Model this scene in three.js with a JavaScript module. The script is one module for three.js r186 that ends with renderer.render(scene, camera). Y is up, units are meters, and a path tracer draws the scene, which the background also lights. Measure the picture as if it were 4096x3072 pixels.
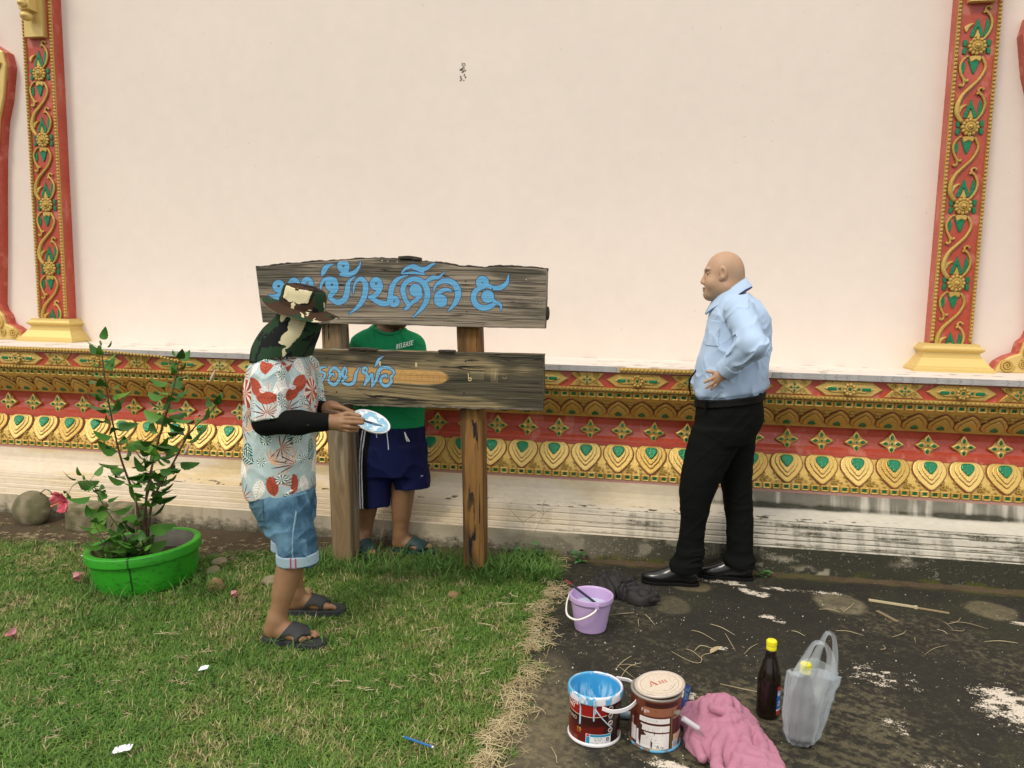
import * as THREE from 'three';
import { mergeGeometries, mergeVertices, toCreasedNormals } from 'three/addons/utils/BufferGeometryUtils.js';

// ---------------------------------------------------------------- camera, sky, sun, exposure
const scene = new THREE.Scene();
const camera = new THREE.PerspectiveCamera(53.0, 4 / 3, 0.05, 200);
camera.position.set(0, 1.5, 4.19);
camera.rotation.order = 'YXZ';
camera.rotation.set(-7.0 * Math.PI / 180, 9.3 * Math.PI / 180, 1.1 * Math.PI / 180);

const skyTex = (() => {                       // an even overcast sky, a little brighter towards the zenith
  const W = 128, H = 64, d = new Float32Array(W * H * 4);
  for (let j = 0; j < H; j++) for (let i = 0; i < W; i++) {
    const el = (j + 0.5) / H * Math.PI - Math.PI / 2, s = Math.max(0, Math.sin(el));
    const L = el > -0.02 ? (0.72 + 0.55 * s) : 0.28;
    const k = (j * W + i) * 4;
    d[k] = L * 1.0; d[k + 1] = L * 0.985; d[k + 2] = L * 0.96; d[k + 3] = 1;
  }
  const t = new THREE.DataTexture(d, W, H, THREE.RGBAFormat, THREE.FloatType);
  t.mapping = THREE.EquirectangularReflectionMapping; t.magFilter = THREE.LinearFilter; t.minFilter = THREE.LinearFilter; t.needsUpdate = true;
  return t;
})();
scene.background = skyTex; scene.environment = skyTex;

const sun = new THREE.DirectionalLight(0xfff3e2, 1.3);
sun.position.set(-4, 9, 7); sun.castShadow = true;
sun.shadow.radius = 28; sun.shadow.mapSize.set(2048, 2048);
Object.assign(sun.shadow.camera, { left: -8, right: 8, top: 8, bottom: -8, near: 0.5, far: 40 });
scene.add(sun); scene.add(sun.target);

const renderer = new THREE.WebGLRenderer({ antialias: true });
renderer.setSize(1024, 768);
renderer.shadowMap.enabled = true; renderer.shadowMap.type = THREE.PCFSoftShadowMap;
renderer.toneMapping = THREE.LinearToneMapping;
renderer.toneMappingExposure = 1.27;

// ---------------------------------------------------------------- helpers
const PI = Math.PI;
function rngOf(seed) { let a = seed >>> 0; return () => { a = (a + 0x6D2B79F5) | 0; let t = Math.imul(a ^ (a >>> 15), 1 | a); t = (t + Math.imul(t ^ (t >>> 7), 61 | t)) ^ t; return ((t ^ (t >>> 14)) >>> 0) / 4294967296; }; }
const clamp = (x, a = 0, b = 1) => x < a ? a : x > b ? b : x;
const lerp = (a, b, t) => a + (b - a) * t;
const sstep = (a, b, x) => { const t = clamp((x - a) / (b - a)); return t * t * (3 - 2 * t); };
function h2(ix, iy, s) { let h = Math.imul(ix, 374761393) ^ Math.imul(iy, 668265263) ^ Math.imul(s + 1, 974634749); h = Math.imul(h ^ (h >>> 13), 1274126177); return ((h ^ (h >>> 16)) >>> 0) / 4294967296; }
function vn(x, y, s = 0) { const ix = Math.floor(x), iy = Math.floor(y); let fx = x - ix, fy = y - iy; fx = fx * fx * (3 - 2 * fx); fy = fy * fy * (3 - 2 * fy);
  const a = h2(ix, iy, s), b = h2(ix + 1, iy, s), c = h2(ix, iy + 1, s), d = h2(ix + 1, iy + 1, s); return a + (b - a) * fx + (c - a) * fy + (a - b - c + d) * fx * fy; }
function fbm(x, y, s = 0, o = 4) { let a = 0.5, r = 0, n = 0; for (let k = 0; k < o; k++) { r += a * vn(x, y, s + k * 17); n += a; a *= 0.5; x *= 2.03; y *= 2.03; } return r / n; }
function h3(ix, iy, iz) { let h = Math.imul(ix, 374761393) ^ Math.imul(iy, 668265263) ^ Math.imul(iz, 1440662683); h = Math.imul(h ^ (h >>> 13), 1274126177); return ((h ^ (h >>> 16)) >>> 0) / 4294967296; }
function vn3(x, y, z) { const ix = Math.floor(x), iy = Math.floor(y), iz = Math.floor(z); let fx = x - ix, fy = y - iy, fz = z - iz; fx = fx * fx * (3 - 2 * fx); fy = fy * fy * (3 - 2 * fy); fz = fz * fz * (3 - 2 * fz);
  const l = (k) => { const a = h3(ix, iy, k), b = h3(ix + 1, iy, k), c = h3(ix, iy + 1, k), d = h3(ix + 1, iy + 1, k); return a + (b - a) * fx + (c - a) * fy + (a - b - c + d) * fx * fy; }; const p = l(iz); return p + (l(iz + 1) - p) * fz; }
// a colour texture from a function of (u, v) that returns sRGB 0..1
function colourTex(W, H, fn, repeat = true, srgb = true) {
  const d = new Uint8Array(W * H * 4);
  for (let j = 0; j < H; j++) for (let i = 0; i < W; i++) { const c = fn((i + 0.5) / W, (j + 0.5) / H), k = (j * W + i) * 4; d[k] = clamp(c[0]) * 255; d[k + 1] = clamp(c[1]) * 255; d[k + 2] = clamp(c[2]) * 255; d[k + 3] = 255; }
  const t = new THREE.DataTexture(d, W, H); t.magFilter = THREE.LinearFilter; t.minFilter = THREE.LinearMipmapLinearFilter; t.generateMipmaps = true;
  t.wrapS = t.wrapT = repeat ? THREE.MirroredRepeatWrapping : THREE.ClampToEdgeWrapping; if (srgb) t.colorSpace = THREE.SRGBColorSpace; t.needsUpdate = true; return t;
}
function canvasTex(W, H, draw, srgb = true) {
  const c = document.createElement('canvas'); c.width = W; c.height = H; draw(c.getContext('2d'), W, H);
  const t = new THREE.CanvasTexture(c); t.wrapS = t.wrapT = THREE.RepeatWrapping; if (srgb) t.colorSpace = THREE.SRGBColorSpace; t.magFilter = THREE.LinearFilter; return t;
}
const mix3 = (a, b, t) => [a[0] + (b[0] - a[0]) * t, a[1] + (b[1] - a[1]) * t, a[2] + (b[2] - a[2]) * t];
const std = (o) => new THREE.MeshStandardMaterial(o);
const lin = (r, g, b) => new THREE.Color().setRGB(r, g, b);
const taken = {};
function numbered(n) { const k = taken[n] = (taken[n] ?? -1) + 1; return k ? `${n}_${String(k).padStart(3, '0')}` : n; }
function mesh(name, geo, mat, parent) { const m = new THREE.Mesh(geo, mat); m.name = name; m.castShadow = m.receiveShadow = true; if (parent) parent.add(m); return m; }
function thing(name, label, category, pos = [0, 0, 0], group) { const g = new THREE.Group(); g.name = numbered(name); g.position.set(...pos); g.userData = { label, category }; if (group) g.userData.group = group; scene.add(g); return g; }
function tagged(m, label, category, group) { m.name = numbered(m.name); m.userData.label = label; m.userData.category = category; if (group) m.userData.group = group; scene.add(m); return m; }
const stuff = (m) => { m.userData.kind = 'stuff'; return m; };
const structure = (m) => { m.userData.kind = 'structure'; scene.add(m); return m; };
const V2 = (x, y) => new THREE.Vector2(x, y), V3 = (x, y, z) => new THREE.Vector3(x, y, z);
function merge(list) { return mergeGeometries(list.map(g => { let q = g.index ? g.toNonIndexed() : g; const o = new THREE.BufferGeometry(); o.setAttribute('position', q.attributes.position); if (!q.attributes.normal) q.computeVertexNormals(); o.setAttribute('normal', q.attributes.normal); o.setAttribute('uv', q.attributes.uv ?? new THREE.BufferAttribute(new Float32Array(q.attributes.position.count * 2), 2)); return o; })); }
const M4 = () => new THREE.Matrix4();
function put(g, x, y, z, rx = 0, ry = 0, rz = 0, s = 1) { const m = M4().makeRotationFromEuler(new THREE.Euler(rx, ry, rz)); if (s !== 1) m.multiply(M4().makeScale(...(Array.isArray(s) ? s : [s, s, s]))); m.setPosition(x, y, z); return g.clone().applyMatrix4(m); }
// a tube through points with its own radius at each: pts [[x,y,z,r],...]
function taperTube(pts, seg = 24, sides = 6, caps = true) {
  const cv = new THREE.CatmullRomCurve3(pts.map(p => V3(p[0], p[1], p[2])), false, 'centripetal'), n = pts.length - 1;
  const fr = cv.computeFrenetFrames(seg, false), pos = [], uv = [], idx = [];
  for (let i = 0; i <= seg; i++) {
    const t = i / seg, tt = cv.getUtoTmapping(t) * n, k = Math.min(n - 1, Math.floor(tt)), r = lerp(pts[k][3], pts[k + 1][3], tt - k), p = cv.getPointAt(t);
    for (let j = 0; j <= sides; j++) { const a = j / sides * 2 * PI, c = Math.cos(a) * r, s = Math.sin(a) * r, N = fr.normals[i], B = fr.binormals[i]; pos.push(p.x + N.x * c + B.x * s, p.y + N.y * c + B.y * s, p.z + N.z * c + B.z * s); uv.push(j / sides, t); }
  }
  const w = sides + 1;
  for (let i = 0; i < seg; i++) for (let j = 0; j < sides; j++) { const a = i * w + j, b = a + w; idx.push(a, a + 1, b, b, a + 1, b + 1); }
  if (caps) for (const [row, flip] of [[0, false], [seg, true]]) { const c = pos.length / 3, p = cv.getPointAt(row / seg); pos.push(p.x, p.y, p.z); uv.push(0.5, 0.5); for (let j = 0; j < sides; j++) { const a = row * w + j; flip ? idx.push(c, a, a + 1) : idx.push(c, a + 1, a); } }
  const g = new THREE.BufferGeometry(); g.setAttribute('position', new THREE.Float32BufferAttribute(pos, 3)); g.setAttribute('uv', new THREE.Float32BufferAttribute(uv, 2)); g.setIndex(idx); g.computeVertexNormals(); return g;
}
function shapeOf(pts) { const s = new THREE.Shape(); pts.forEach((p, i) => i ? s.lineTo(p[0], p[1]) : s.moveTo(p[0], p[1])); s.closePath(); return s; }
function smoothShape(pts, n = 24) { const c = new THREE.CatmullRomCurve3(pts.map(p => V3(p[0], p[1], 0)), true, 'centripetal'); return shapeOf(c.getPoints(n).slice(0, -1).map(p => [p.x, p.y])); }
function relief(shape, depth, bevel = 0.003, seg = 1, curve = 6) { return new THREE.ExtrudeGeometry(shape, { depth: Math.max(0.0005, depth - bevel), bevelEnabled: bevel > 0, bevelThickness: bevel, bevelSize: bevel, bevelOffset: -bevel, bevelSegments: seg, curveSegments: curve }); }
// solid moulding along x: profile [[y,z],...] from bottom to top, closed back to zBack; uv = (x, arclength) in metres
function moulding(profile, x0, x1, zBack, { v0 = 0, nx = 1, jitter = null } = {}) {
  const pos = [], uv = [], nor = [], idx = []; let v = v0;
  const quad = (a, b, c, d, n, uvs) => { const k = pos.length / 3; pos.push(...a, ...b, ...c, ...d); for (let i = 0; i < 4; i++) nor.push(...n); uv.push(...uvs); idx.push(k, k + 1, k + 2, k, k + 2, k + 3); };
  for (let i = 0; i < profile.length - 1; i++) {
    const [ya, za] = profile[i], [yb, zb] = profile[i + 1], L = Math.hypot(yb - ya, zb - za), n = [0, (za - zb) / L, (yb - ya) / L];
    for (let k = 0; k < nx; k++) {
      const xa = lerp(x0, x1, k / nx), xb = lerp(x0, x1, (k + 1) / nx);
      const ja = jitter ? jitter(xa, i) : 0, jb = jitter ? jitter(xb, i) : 0, ka = jitter ? jitter(xa, i + 1) : 0, kb = jitter ? jitter(xb, i + 1) : 0;
      quad([xa, ya, za + ja], [xb, ya, za + jb], [xb, yb, zb + kb], [xa, yb, zb + ka], n, [xa, v, xb, v, xb, v + L, xa, v + L]);
    }
    v += L;
  }
  const yb = profile[0][0], yt = profile[profile.length - 1][0], zb = profile[0][1], zt = profile[profile.length - 1][1];
  quad([x0, yt, zt], [x1, yt, zt], [x1, yt, zBack], [x0, yt, zBack], [0, 1, 0], [x0, v, x1, v, x1, v + 0.5, x0, v + 0.5]);
  quad([x0, yb, zBack], [x1, yb, zBack], [x1, yb, zb], [x0, yb, zb], [0, -1, 0], [x0, v0, x1, v0, x1, v0, x0, v0]);
  const sh = shapeOf([...profile.map(([y, z]) => [z, y]), [zBack, yt], [zBack, yb]]);
  const g = new THREE.BufferGeometry(); g.setAttribute('position', new THREE.Float32BufferAttribute(pos, 3)); g.setAttribute('normal', new THREE.Float32BufferAttribute(nor, 3)); g.setAttribute('uv', new THREE.Float32BufferAttribute(uv, 2)); g.setIndex(idx);
  const cap = new THREE.ShapeGeometry(sh), capA = cap.clone().applyMatrix4(M4().makeRotationY(-PI / 2)).applyMatrix4(M4().makeTranslation(x1, 0, 0)), capB = cap.clone().applyMatrix4(M4().makeRotationY(-PI / 2)).applyMatrix4(M4().makeTranslation(x0, 0, 0));
  return merge([g, capA, capB]);
}
// ---------------------------------------------------------------- temple wall
const WX0 = -7.5, WX1 = 5.5, OX0 = -5.0, OX1 = 3.0;      // wall ends; span that carries carved ornament
const goldBump = colourTex(256, 256, (u, v) => { const n = 0.5 * vn(u * 40, v * 40, 3) + 0.5 * vn(u * 90, v * 90, 8); return [n, n, n]; }, true, false);
goldBump.repeat.set(4, 4);
const gold = std({ color: lin(0.62, 0.42, 0.115), metalness: 0.42, roughness: 0.42, bumpMap: goldBump, bumpScale: 0.0015 });
const goldPaint = std({ color: lin(0.66, 0.49, 0.17), metalness: 0.25, roughness: 0.45 });
const gemGreen = std({ color: lin(0.006, 0.20, 0.085), metalness: 0.25, roughness: 0.28, bumpMap: goldBump, bumpScale: 0.002 });
const redTex = colourTex(512, 256, (u, v) => {
  const a = fbm(u * 14, v * 10, 4, 4), wear = sstep(0.60, 0.74, fbm(u * 30, v * 9, 21, 4)), sp = vn(u * 160, v * 90, 5);
  let c = mix3([0.665, 0.255, 0.180], [0.735, 0.335, 0.255], a); c = mix3(c, [0.82, 0.56, 0.50], wear * 0.5); return c.map(q => q * (0.95 + 0.1 * sp)); });
redTex.repeat.set(0.5, 1);
const red = std({ map: redTex, roughness: 0.33 });
const groove = std({ color: lin(0.24, 0.055, 0.03), roughness: 0.6 });

const wallTex = colourTex(1024, 1024, (u, v) => {
  const a = fbm(u * 5, v * 5, 1, 4), b = fbm(u * 60, v * 60, 2, 3), sp = vn(u * 300, v * 300, 7), spot = sp > 0.985 ? 0.1 : 0;
  const k = 0.985 + 0.03 * (a - 0.5) + 0.022 * (b - 0.5) - spot; return [0.915 * k, 0.868 * k, 0.826 * k]; });
wallTex.repeat.set(1 / 4, 1 / 4);
const wallMat = std({ map: wallTex, roughness: 0.85 });
const temple = thing('temple_wall', 'cream temple wall with carved red and gold base and pilasters', 'wall');
function boxUV(w, h, d) { const g = new THREE.BoxGeometry(w, h, d); const p = g.attributes.position, n = g.attributes.normal, uv = g.attributes.uv; for (let i = 0; i < p.count; i++) { const ax = Math.abs(n.getX(i)), ay = Math.abs(n.getY(i)); uv.setXY(i, ax > 0.5 ? p.getZ(i) : p.getX(i), ay > 0.5 ? p.getZ(i) : p.getY(i)); } return g; }
mesh('wall_panel', put(boxUV(WX1 - WX0, 4.6, 0.3), (WX0 + WX1) / 2, 1.078 + 2.3, -0.8), wallMat, temple);

// weathered white plinth: stained lime-wash with black mould, heavier to the right; u = x, v = arclength up the profile
const plinthProfile = [[-0.2, 0.0], [0.148, 0.0], [0.151, -0.028], [0.176, -0.03], [0.180, -0.046], [0.198, -0.048], [0.201, -0.068], [0.232, -0.072], [0.236, -0.09], [0.262, -0.095], [0.268, -0.108],
  [0.282, -0.135], [0.300, -0.165], [0.318, -0.185], [0.345, -0.197], [0.402, -0.203]];
const arc = [0]; for (let i = 1; i < plinthProfile.length; i++) arc.push(arc[i - 1] + Math.hypot(plinthProfile[i][0] - plinthProfile[i - 1][0], plinthProfile[i][1] - plinthProfile[i - 1][1]));
const PL = 0.72, PX = 8.192;
const plinthTex = colourTex(2048, 720, (u, v) => {
  const x = -5.1 + u * PX, s = v * PL;                      // metres along the wall and up the profile
  const R = sstep(-1.6, 1.2, x);                            // mould grows towards the wet right end
  const y = s - 0.2;                                        // height above ground on the riser
  const grain = fbm(x * 34, s * 60, 3, 3), fine = vn(x * 190, s * 190, 9), patch = fbm(x * 2.1, s * 5, 11, 4), streak = fbm(x * 24, s * 2.2, 13, 4), horiz = fbm(x * 5, s * 70, 15, 4);
  let c = mix3([0.86, 0.80, 0.71], [0.78, 0.755, 0.70], R);
  c = mix3(c, [0.80, 0.70, 0.50], (1 - R) * sstep(0.42, 0.62, fbm(x * 1.4, s * 9, 31, 3)) * (s > arc[10] ? 0.65 : 0.25));   // ochre paint showing on the left
  c = c.map(q => q * (0.96 + 0.08 * grain));
  let m = 0;
  if (s < arc[1] + 0.004) {                                 // plinth riser
    const h = y / 0.148, foot = sstep(0.75 - 0.25 * R, 0.05, h + (grain - 0.5) * 0.7);
    m = Math.max(clamp(foot * (0.55 + 0.42 * R) + (streak - 0.5) * 0.5), R * sstep(0.30, 0.56, patch + 0.15 * (streak - 0.4) + 0.10 * R));
    m *= 0.55 + 0.75 * sstep(0.22, 0.55, fine * 0.55 + grain * 0.6);
    c = mix3(c, [0.66, 0.62, 0.53], 0.55);
    const pale = sstep(0.66, 0.75, fbm(x * 7, s * 12, 41, 3)) * R; m *= 1 - 0.75 * pale;
  } else if (s < arc[10]) {                                 // stepped fillets
    m = clamp(sstep(0.50 - 0.12 * R, 0.66, horiz * 0.75 + 0.3 * (grain - 0.5) + 0.30 * (patch - 0.35)) * (0.25 + 0.8 * R) + 0.35 * R * sstep(0.5, 0.7, streak));
    m *= 0.35 + 0.8 * fine;
    const edge = Math.min(...[1, 3, 5, 7, 9].map(k => Math.abs(s - arc[k]))); if (edge < 0.0035) m *= 0.25;      // worn, clean arrises
    const q = Math.min(...[2, 4, 6, 8, 10].map(k => Math.abs(s - arc[k]))); if (q < 0.004) m = Math.max(m, 0.45 * R + 0.18);
  } else {                                                  // cove and upper face
    const top = sstep(arc[13] - 0.012 + 0.03 * (streak - 0.5), arc[13] + 0.012, s), drip = sstep(0.40, 0.62, streak * 0.6 + patch * 0.5), band = Math.exp(-Math.pow((s - arc[13] - 0.012) / 0.014, 2));
    const on = sstep(0.25, 0.45, x + 0.2 * (patch - 0.5));
    m = clamp(on * (band * (0.35 + 1.1 * sstep(0.35, 0.6, fbm(x * 4, 2.5, 51, 3))) + top * drip * 0.55));
    m *= 0.72 + 0.4 * grain;
    const chip = sstep(0.66, 0.70, fbm(x * 26, s * 60, 61, 3)) * sstep(arc[11] + 0.012, arc[11] - 0.006, s) * sstep(-3.9, -2.9, x) * sstep(1.7, 0.8, x); m = Math.max(m, chip * 0.75);
  }
  const mould = mix3([0.13, 0.14, 0.105], [0.20, 0.185, 0.13], grain);
  c = mix3(c, mould, clamp(m) * 0.93);
  if (s < arc[1] && x > -0.6) { const moss = sstep(0.05, 0.0, y - 0.03 * (grain - 0.3)) * sstep(0.46, 0.6, fbm(x * 9, y * 40, 71, 4)); c = mix3(c, [0.33, 0.34, 0.07], moss * 0.75); }
  return c;
}, false);
plinthTex.repeat.set(1 / PX, 1 / PL); plinthTex.offset.set(5.1 / PX, 0); plinthTex.wrapS = THREE.MirroredRepeatWrapping;
mesh('plinth', moulding(plinthProfile, WX0, WX1, -0.65, { nx: 130, jitter: (x, i) => i < 2 ? 0.006 * (fbm(x * 6, i, 5, 3) - 0.5) : i < 10 ? 0.004 * (fbm(x * 14, i * 3, 6, 3) - 0.5) : 0.003 * (vn(x * 3, i, 7) - 0.5) }), std({ map: plinthTex, roughness: 0.9 }), temple);
mesh('plinth_string', moulding([[0.402, -0.213], [0.418, -0.215]], WX0, WX1, -0.65), std({ color: lin(0.40, 0.22, 0.18), roughness: 0.8 }), temple);

// profile planes that carry carving
const lotusBand = mesh('lotus_band', moulding([[0.418, -0.222], [0.455, -0.224], [0.462, -0.232], [0.500, -0.246], [0.545, -0.270], [0.598, -0.306]], WX0, WX1, -0.65), gold, temple);
const waist = mesh('red_waist', moulding([[0.598, -0.302], [0.616, -0.304], [0.620, -0.312], [0.634, -0.314], [0.650, -0.332], [0.680, -0.345], [0.715, -0.350], [0.745, -0.348], [0.764, -0.338]], WX0, WX1, -0.65), red, temple);
const hangBand = mesh('hanging_petal_band', moulding([[0.764, -0.318], [0.800, -0.296], [0.850, -0.245], [0.900, -0.182], [0.938, -0.176]], WX0, WX1, -0.65), gold, temple);
const lozBand = mesh('lozenge_band', moulding([[0.938, -0.158], [1.050, -0.160]], WX0, WX1, -0.65), red, temple);
const ledgeTex = colourTex(512, 256, (u, v) => { const a = fbm(u * 30, v * 20, 3, 4), b = vn(u * 200, v * 90, 4); const k = 0.95 + 0.1 * (a - 0.5); const d = sstep(0.70, 0.76, fbm(u * 40, v * 14, 9, 3)) * 0.16; return [0.915 * k - d, 0.868 * k - d, 0.826 * k - d].map(q => q + 0.02 * (b - 0.5)); });
ledgeTex.repeat.set(0.25, 1);
const ledge = mesh('ledge', moulding([[1.050, -0.135], [1.083, -0.137]], WX0, WX1, -0.66, { nx: 60, jitter: (x) => 0.004 * (vn(x * 5, 1, 3) - 0.5) }), std({ map: ledgeTex, roughness: 0.85 }), temple);
const cementTex = colourTex(512, 64, (u, v) => { const a = fbm(u * 60, v * 6, 5, 4), s = Math.abs(((u * 44 + v * 0.8) % 1) - 0.5) < 0.03 && vn(u * 44, 0, 3) > 0.5 ? 0.2 : 0; const k = 0.58 + 0.16 * a - s; return [k, k * 0.99, k * 0.98]; });
cementTex.repeat.set(0.4, 20);
const cement = std({ map: cementTex, roughness: 0.9 });
for (const [a, b] of [[-3.30, -0.12], [0.72, 1.985]]) mesh('bare_cement_edge', put(boxUV(b - a, 0.031, 0.012), (a + b) / 2, 1.0675, -0.1285), cement, ledge);

// bead strings, one row joined into one part
const beadGeo = new THREE.SphereGeometry(0.0098, 6, 5);
function beadRow(name, parent, pts, geo = beadGeo, mat = gold) { return stuff(mesh(name, merge(pts.map(p => put(geo, ...p))), mat, parent)); }
const span = (a, b, step) => { const r = []; for (let x = a; x < b; x += step) r.push(x); return r; };
mesh('bead_fillet', put(new THREE.BoxGeometry(OX1 - OX0, 0.021, 0.012), (OX0 + OX1) / 2, 0.9500, -0.152), gold, lozBand);
beadRow('bead_string', lozBand, span(OX0, OX1, 0.0226).map(x => [x, 0.950, -0.142]));
for (const [a, b] of [[OX0, -3.32], [-0.10, 0.70], [2.0, OX1]]) { mesh('bead_fillet', put(new THREE.BoxGeometry(b - a, 0.024, 0.014), (a + b) / 2, 1.066, -0.130), gold, ledge); beadRow('bead_string', ledge, span(a + 0.012, b, 0.0226).map(x => [x, 1.066, -0.120])); }
beadRow('loose_bead_string', ledge, span(-3.30, -2.78, 0.0226).map((x, i) => [x, 1.058 - 0.022 * Math.sin(i / 23 * PI * 0.5) - (i > 17 ? 0.004 * (i - 17) : 0) + 0.012, -0.116]));

// --- gem tiles, two rows
function tileSquare(w, h, r) { const s = new THREE.Shape(); s.moveTo(-w / 2 + r, -h / 2); s.lineTo(w / 2 - r, -h / 2); s.quadraticCurveTo(w / 2, -h / 2, w / 2, -h / 2 + r); s.lineTo(w / 2, h / 2 - r); s.quadraticCurveTo(w / 2, h / 2, w / 2 - r, h / 2); s.lineTo(-w / 2 + r, h / 2); s.quadraticCurveTo(-w / 2, h / 2, -w / 2, h / 2 - r); s.lineTo(-w / 2, -h / 2 + r); s.quadraticCurveTo(-w / 2, -h / 2, -w / 2 + r, -h / 2); return s; }
const tileLow = (() => { const s = tileSquare(0.0485, 0.036, 0.008), hole = new THREE.Path(); hole.moveTo(-0.011, -0.009); hole.lineTo(-0.011, 0.009); hole.lineTo(0.011, 0.009); hole.lineTo(0.011, -0.009); hole.closePath(); s.holes.push(hole); return relief(s, 0.014, 0.004, 1, 2); })();
const gemSq = relief(tileSquare(0.0225, 0.0185, 0.003), 0.006, 0.0025, 1, 1);
const jit = rngOf(77);
const goldB = gold.clone(); goldB.color = lin(0.55, 0.36, 0.085); const goldC = gold.clone(); goldC.color = lin(0.70, 0.50, 0.16); const golds = [gold, goldB, goldC];
const greenB = gemGreen.clone(); greenB.color = lin(0.010, 0.15, 0.055); const greens = [gemGreen, gemGreen, greenB];
for (const x of span(1.36 - 0.0517 * 122, OX1, 0.0517)) {
  const m = mesh('gem_tile', tileLow, golds[Math.floor(jit() * 3)], lotusBand); m.position.set(x, 0.436, -0.223); m.rotation.z = (jit() - 0.5) * 0.06;
  const q = mesh('green_inlay', gemSq, greens[Math.floor(jit() * 3)], lotusBand); q.position.set(x, 0.436, -0.2225);
}
for (const x of span(1.285 - 0.0513 * 120, OX1, 0.0513)) {
  const m = mesh('gem_tile', tileLow, golds[Math.floor(jit() * 3)], hangBand); m.position.set(x, 0.918, -0.179); m.rotation.z = (jit() - 0.5) * 0.06; m.rotation.x = 0.14;
  const q = mesh('green_inlay', gemSq, greens[Math.floor(jit() * 3)], hangBand); q.position.set(x, 0.919, -0.1785); q.rotation.x = 0.14;
}
// --- lotus petals; local x along wall, y up the slope, tip down
const half = (pts) => [...pts, ...pts.slice().reverse().filter(p => Math.abs(p[0]) > 1e-6).map(([x, y]) => [-x, y])];
const petalOuter = smoothShape(half([[0, -0.092], [0.035, -0.066], [0.062, -0.036], [0.066, -0.028], [0.084, 0.004], [0.083, 0.045], [0.062, 0.074], [0, 0.078]]), 34);
const petalMid = smoothShape(half([[0, -0.060], [0.026, -0.036], [0.046, -0.014], [0.048, -0.006], [0.062, 0.020], [0.058, 0.052], [0.04, 0.071], [0, 0.074]]), 30);
const petalIn = smoothShape(half([[0, -0.038], [0.024, -0.012], [0.040, 0.014], [0.040, 0.046], [0.026, 0.066], [0, 0.070]]), 26);
const petalGem = smoothShape(half([[0, -0.008], [0.020, 0.012], [0.034, 0.034], [0.033, 0.052], [0.020, 0.062], [0, 0.064]]), 22);
const petalRed = smoothShape(half([[0, -0.098], [0.037, -0.07], [0.066, -0.038], [0.070, -0.028], [0.088, 0.004], [0.087, 0.047], [0.064, 0.078], [0, 0.082]]), 28);
const lotusGold = merge([relief(petalOuter, 0.012, 0.005, 2), put(relief(petalMid, 0.010, 0.004, 2), 0, 0, 0.0095), put(relief(petalIn, 0.009, 0.004, 2), 0, 0, 0.017)]);
const lotusGem = put(relief(petalGem, 0.012, 0.007, 2), 0, 0, 0.023), lotusRed = merge([relief(petalRed, 0.004, 0.001), put(relief(petalMid, 0.002, 0, 1), 0, -0.004, 0.0108), put(relief(petalIn, 0.002, 0, 1), 0, -0.0035, 0.0178)]);
// small stamped studs between the petals
const studs = merge(span(0, 22, 1).map(i => { const r = rngOf(900 + i), y = -0.085 + 0.05 * r(), sx = r() < 0.5 ? -1 : 1; return put(new THREE.BoxGeometry(0.012, 0.008, 0.006), sx * (0.05 + 0.042 * r() * (1 - (y + 0.085) * 6)), y, 0.002, 0, 0, (r() - 0.5) * 0.4); }));
for (const x of span(1.411 - 0.188 * 34, OX1, 0.188)) {
  const tilt = -0.50, y = 0.537, z = -0.262;
  for (const [n, g, m] of [['lotus_petal', lotusGold, golds[Math.floor(jit() * 3)]], ['petal_outline', lotusRed, groove], ['green_inlay', lotusGem, greens[Math.floor(jit() * 2)]], ['stamped_stud', studs, goldB]]) { const o = mesh(n, g, m, lotusBand); o.position.set(x, y, z); o.rotation.x = tilt; }
}
// --- petals hanging under the cornice: tip up, gem at the waist
const hgGold = merge([put(relief(petalOuter, 0.010, 0.004, 1), 0, 0, 0, 0, 0, PI, [0.74, 0.80, 1]), put(relief(petalMid, 0.009, 0.004, 1), 0, 0, 0.008, 0, 0, PI, [0.74, 0.80, 1])]);
const hgRed = merge([put(relief(petalRed, 0.004, 0.001), 0, 0, 0, 0, 0, PI, [0.75, 0.84, 1]), put(relief(petalMid, 0.002, 0, 1), 0, 0.004, 0.0096, 0, 0, PI, [0.76, 0.82, 1])]);
const hgGem = put(relief(petalGem, 0.008, 0.004, 1), 0, -0.012, 0.014, 0, 0, PI, [0.6, 0.5, 1]);
const hgStud = merge([put(new THREE.BoxGeometry(0.034, 0.010, 0.008), 0.067, 0.060, 0.003), put(new THREE.BoxGeometry(0.008, 0.022, 0.007), 0.067, 0.048, 0.003), put(new THREE.BoxGeometry(0.024, 0.012, 0.006), 0.067, 0.036, 0.003)]);
for (const x of span(1.37 - 0.1338 * 47, OX1, 0.1338)) {
  for (const [n, g, m] of [['hanging_petal', hgGold, golds[Math.floor(jit() * 2)]], ['petal_outline', hgRed, groove], ['green_inlay', hgGem, greenB], ['stamped_stud', hgStud, gold]]) { const o = mesh(n, g, m, hangBand); o.position.set(x, 0.826, -0.262); o.rotation.x = 0.80; }
}
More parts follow.
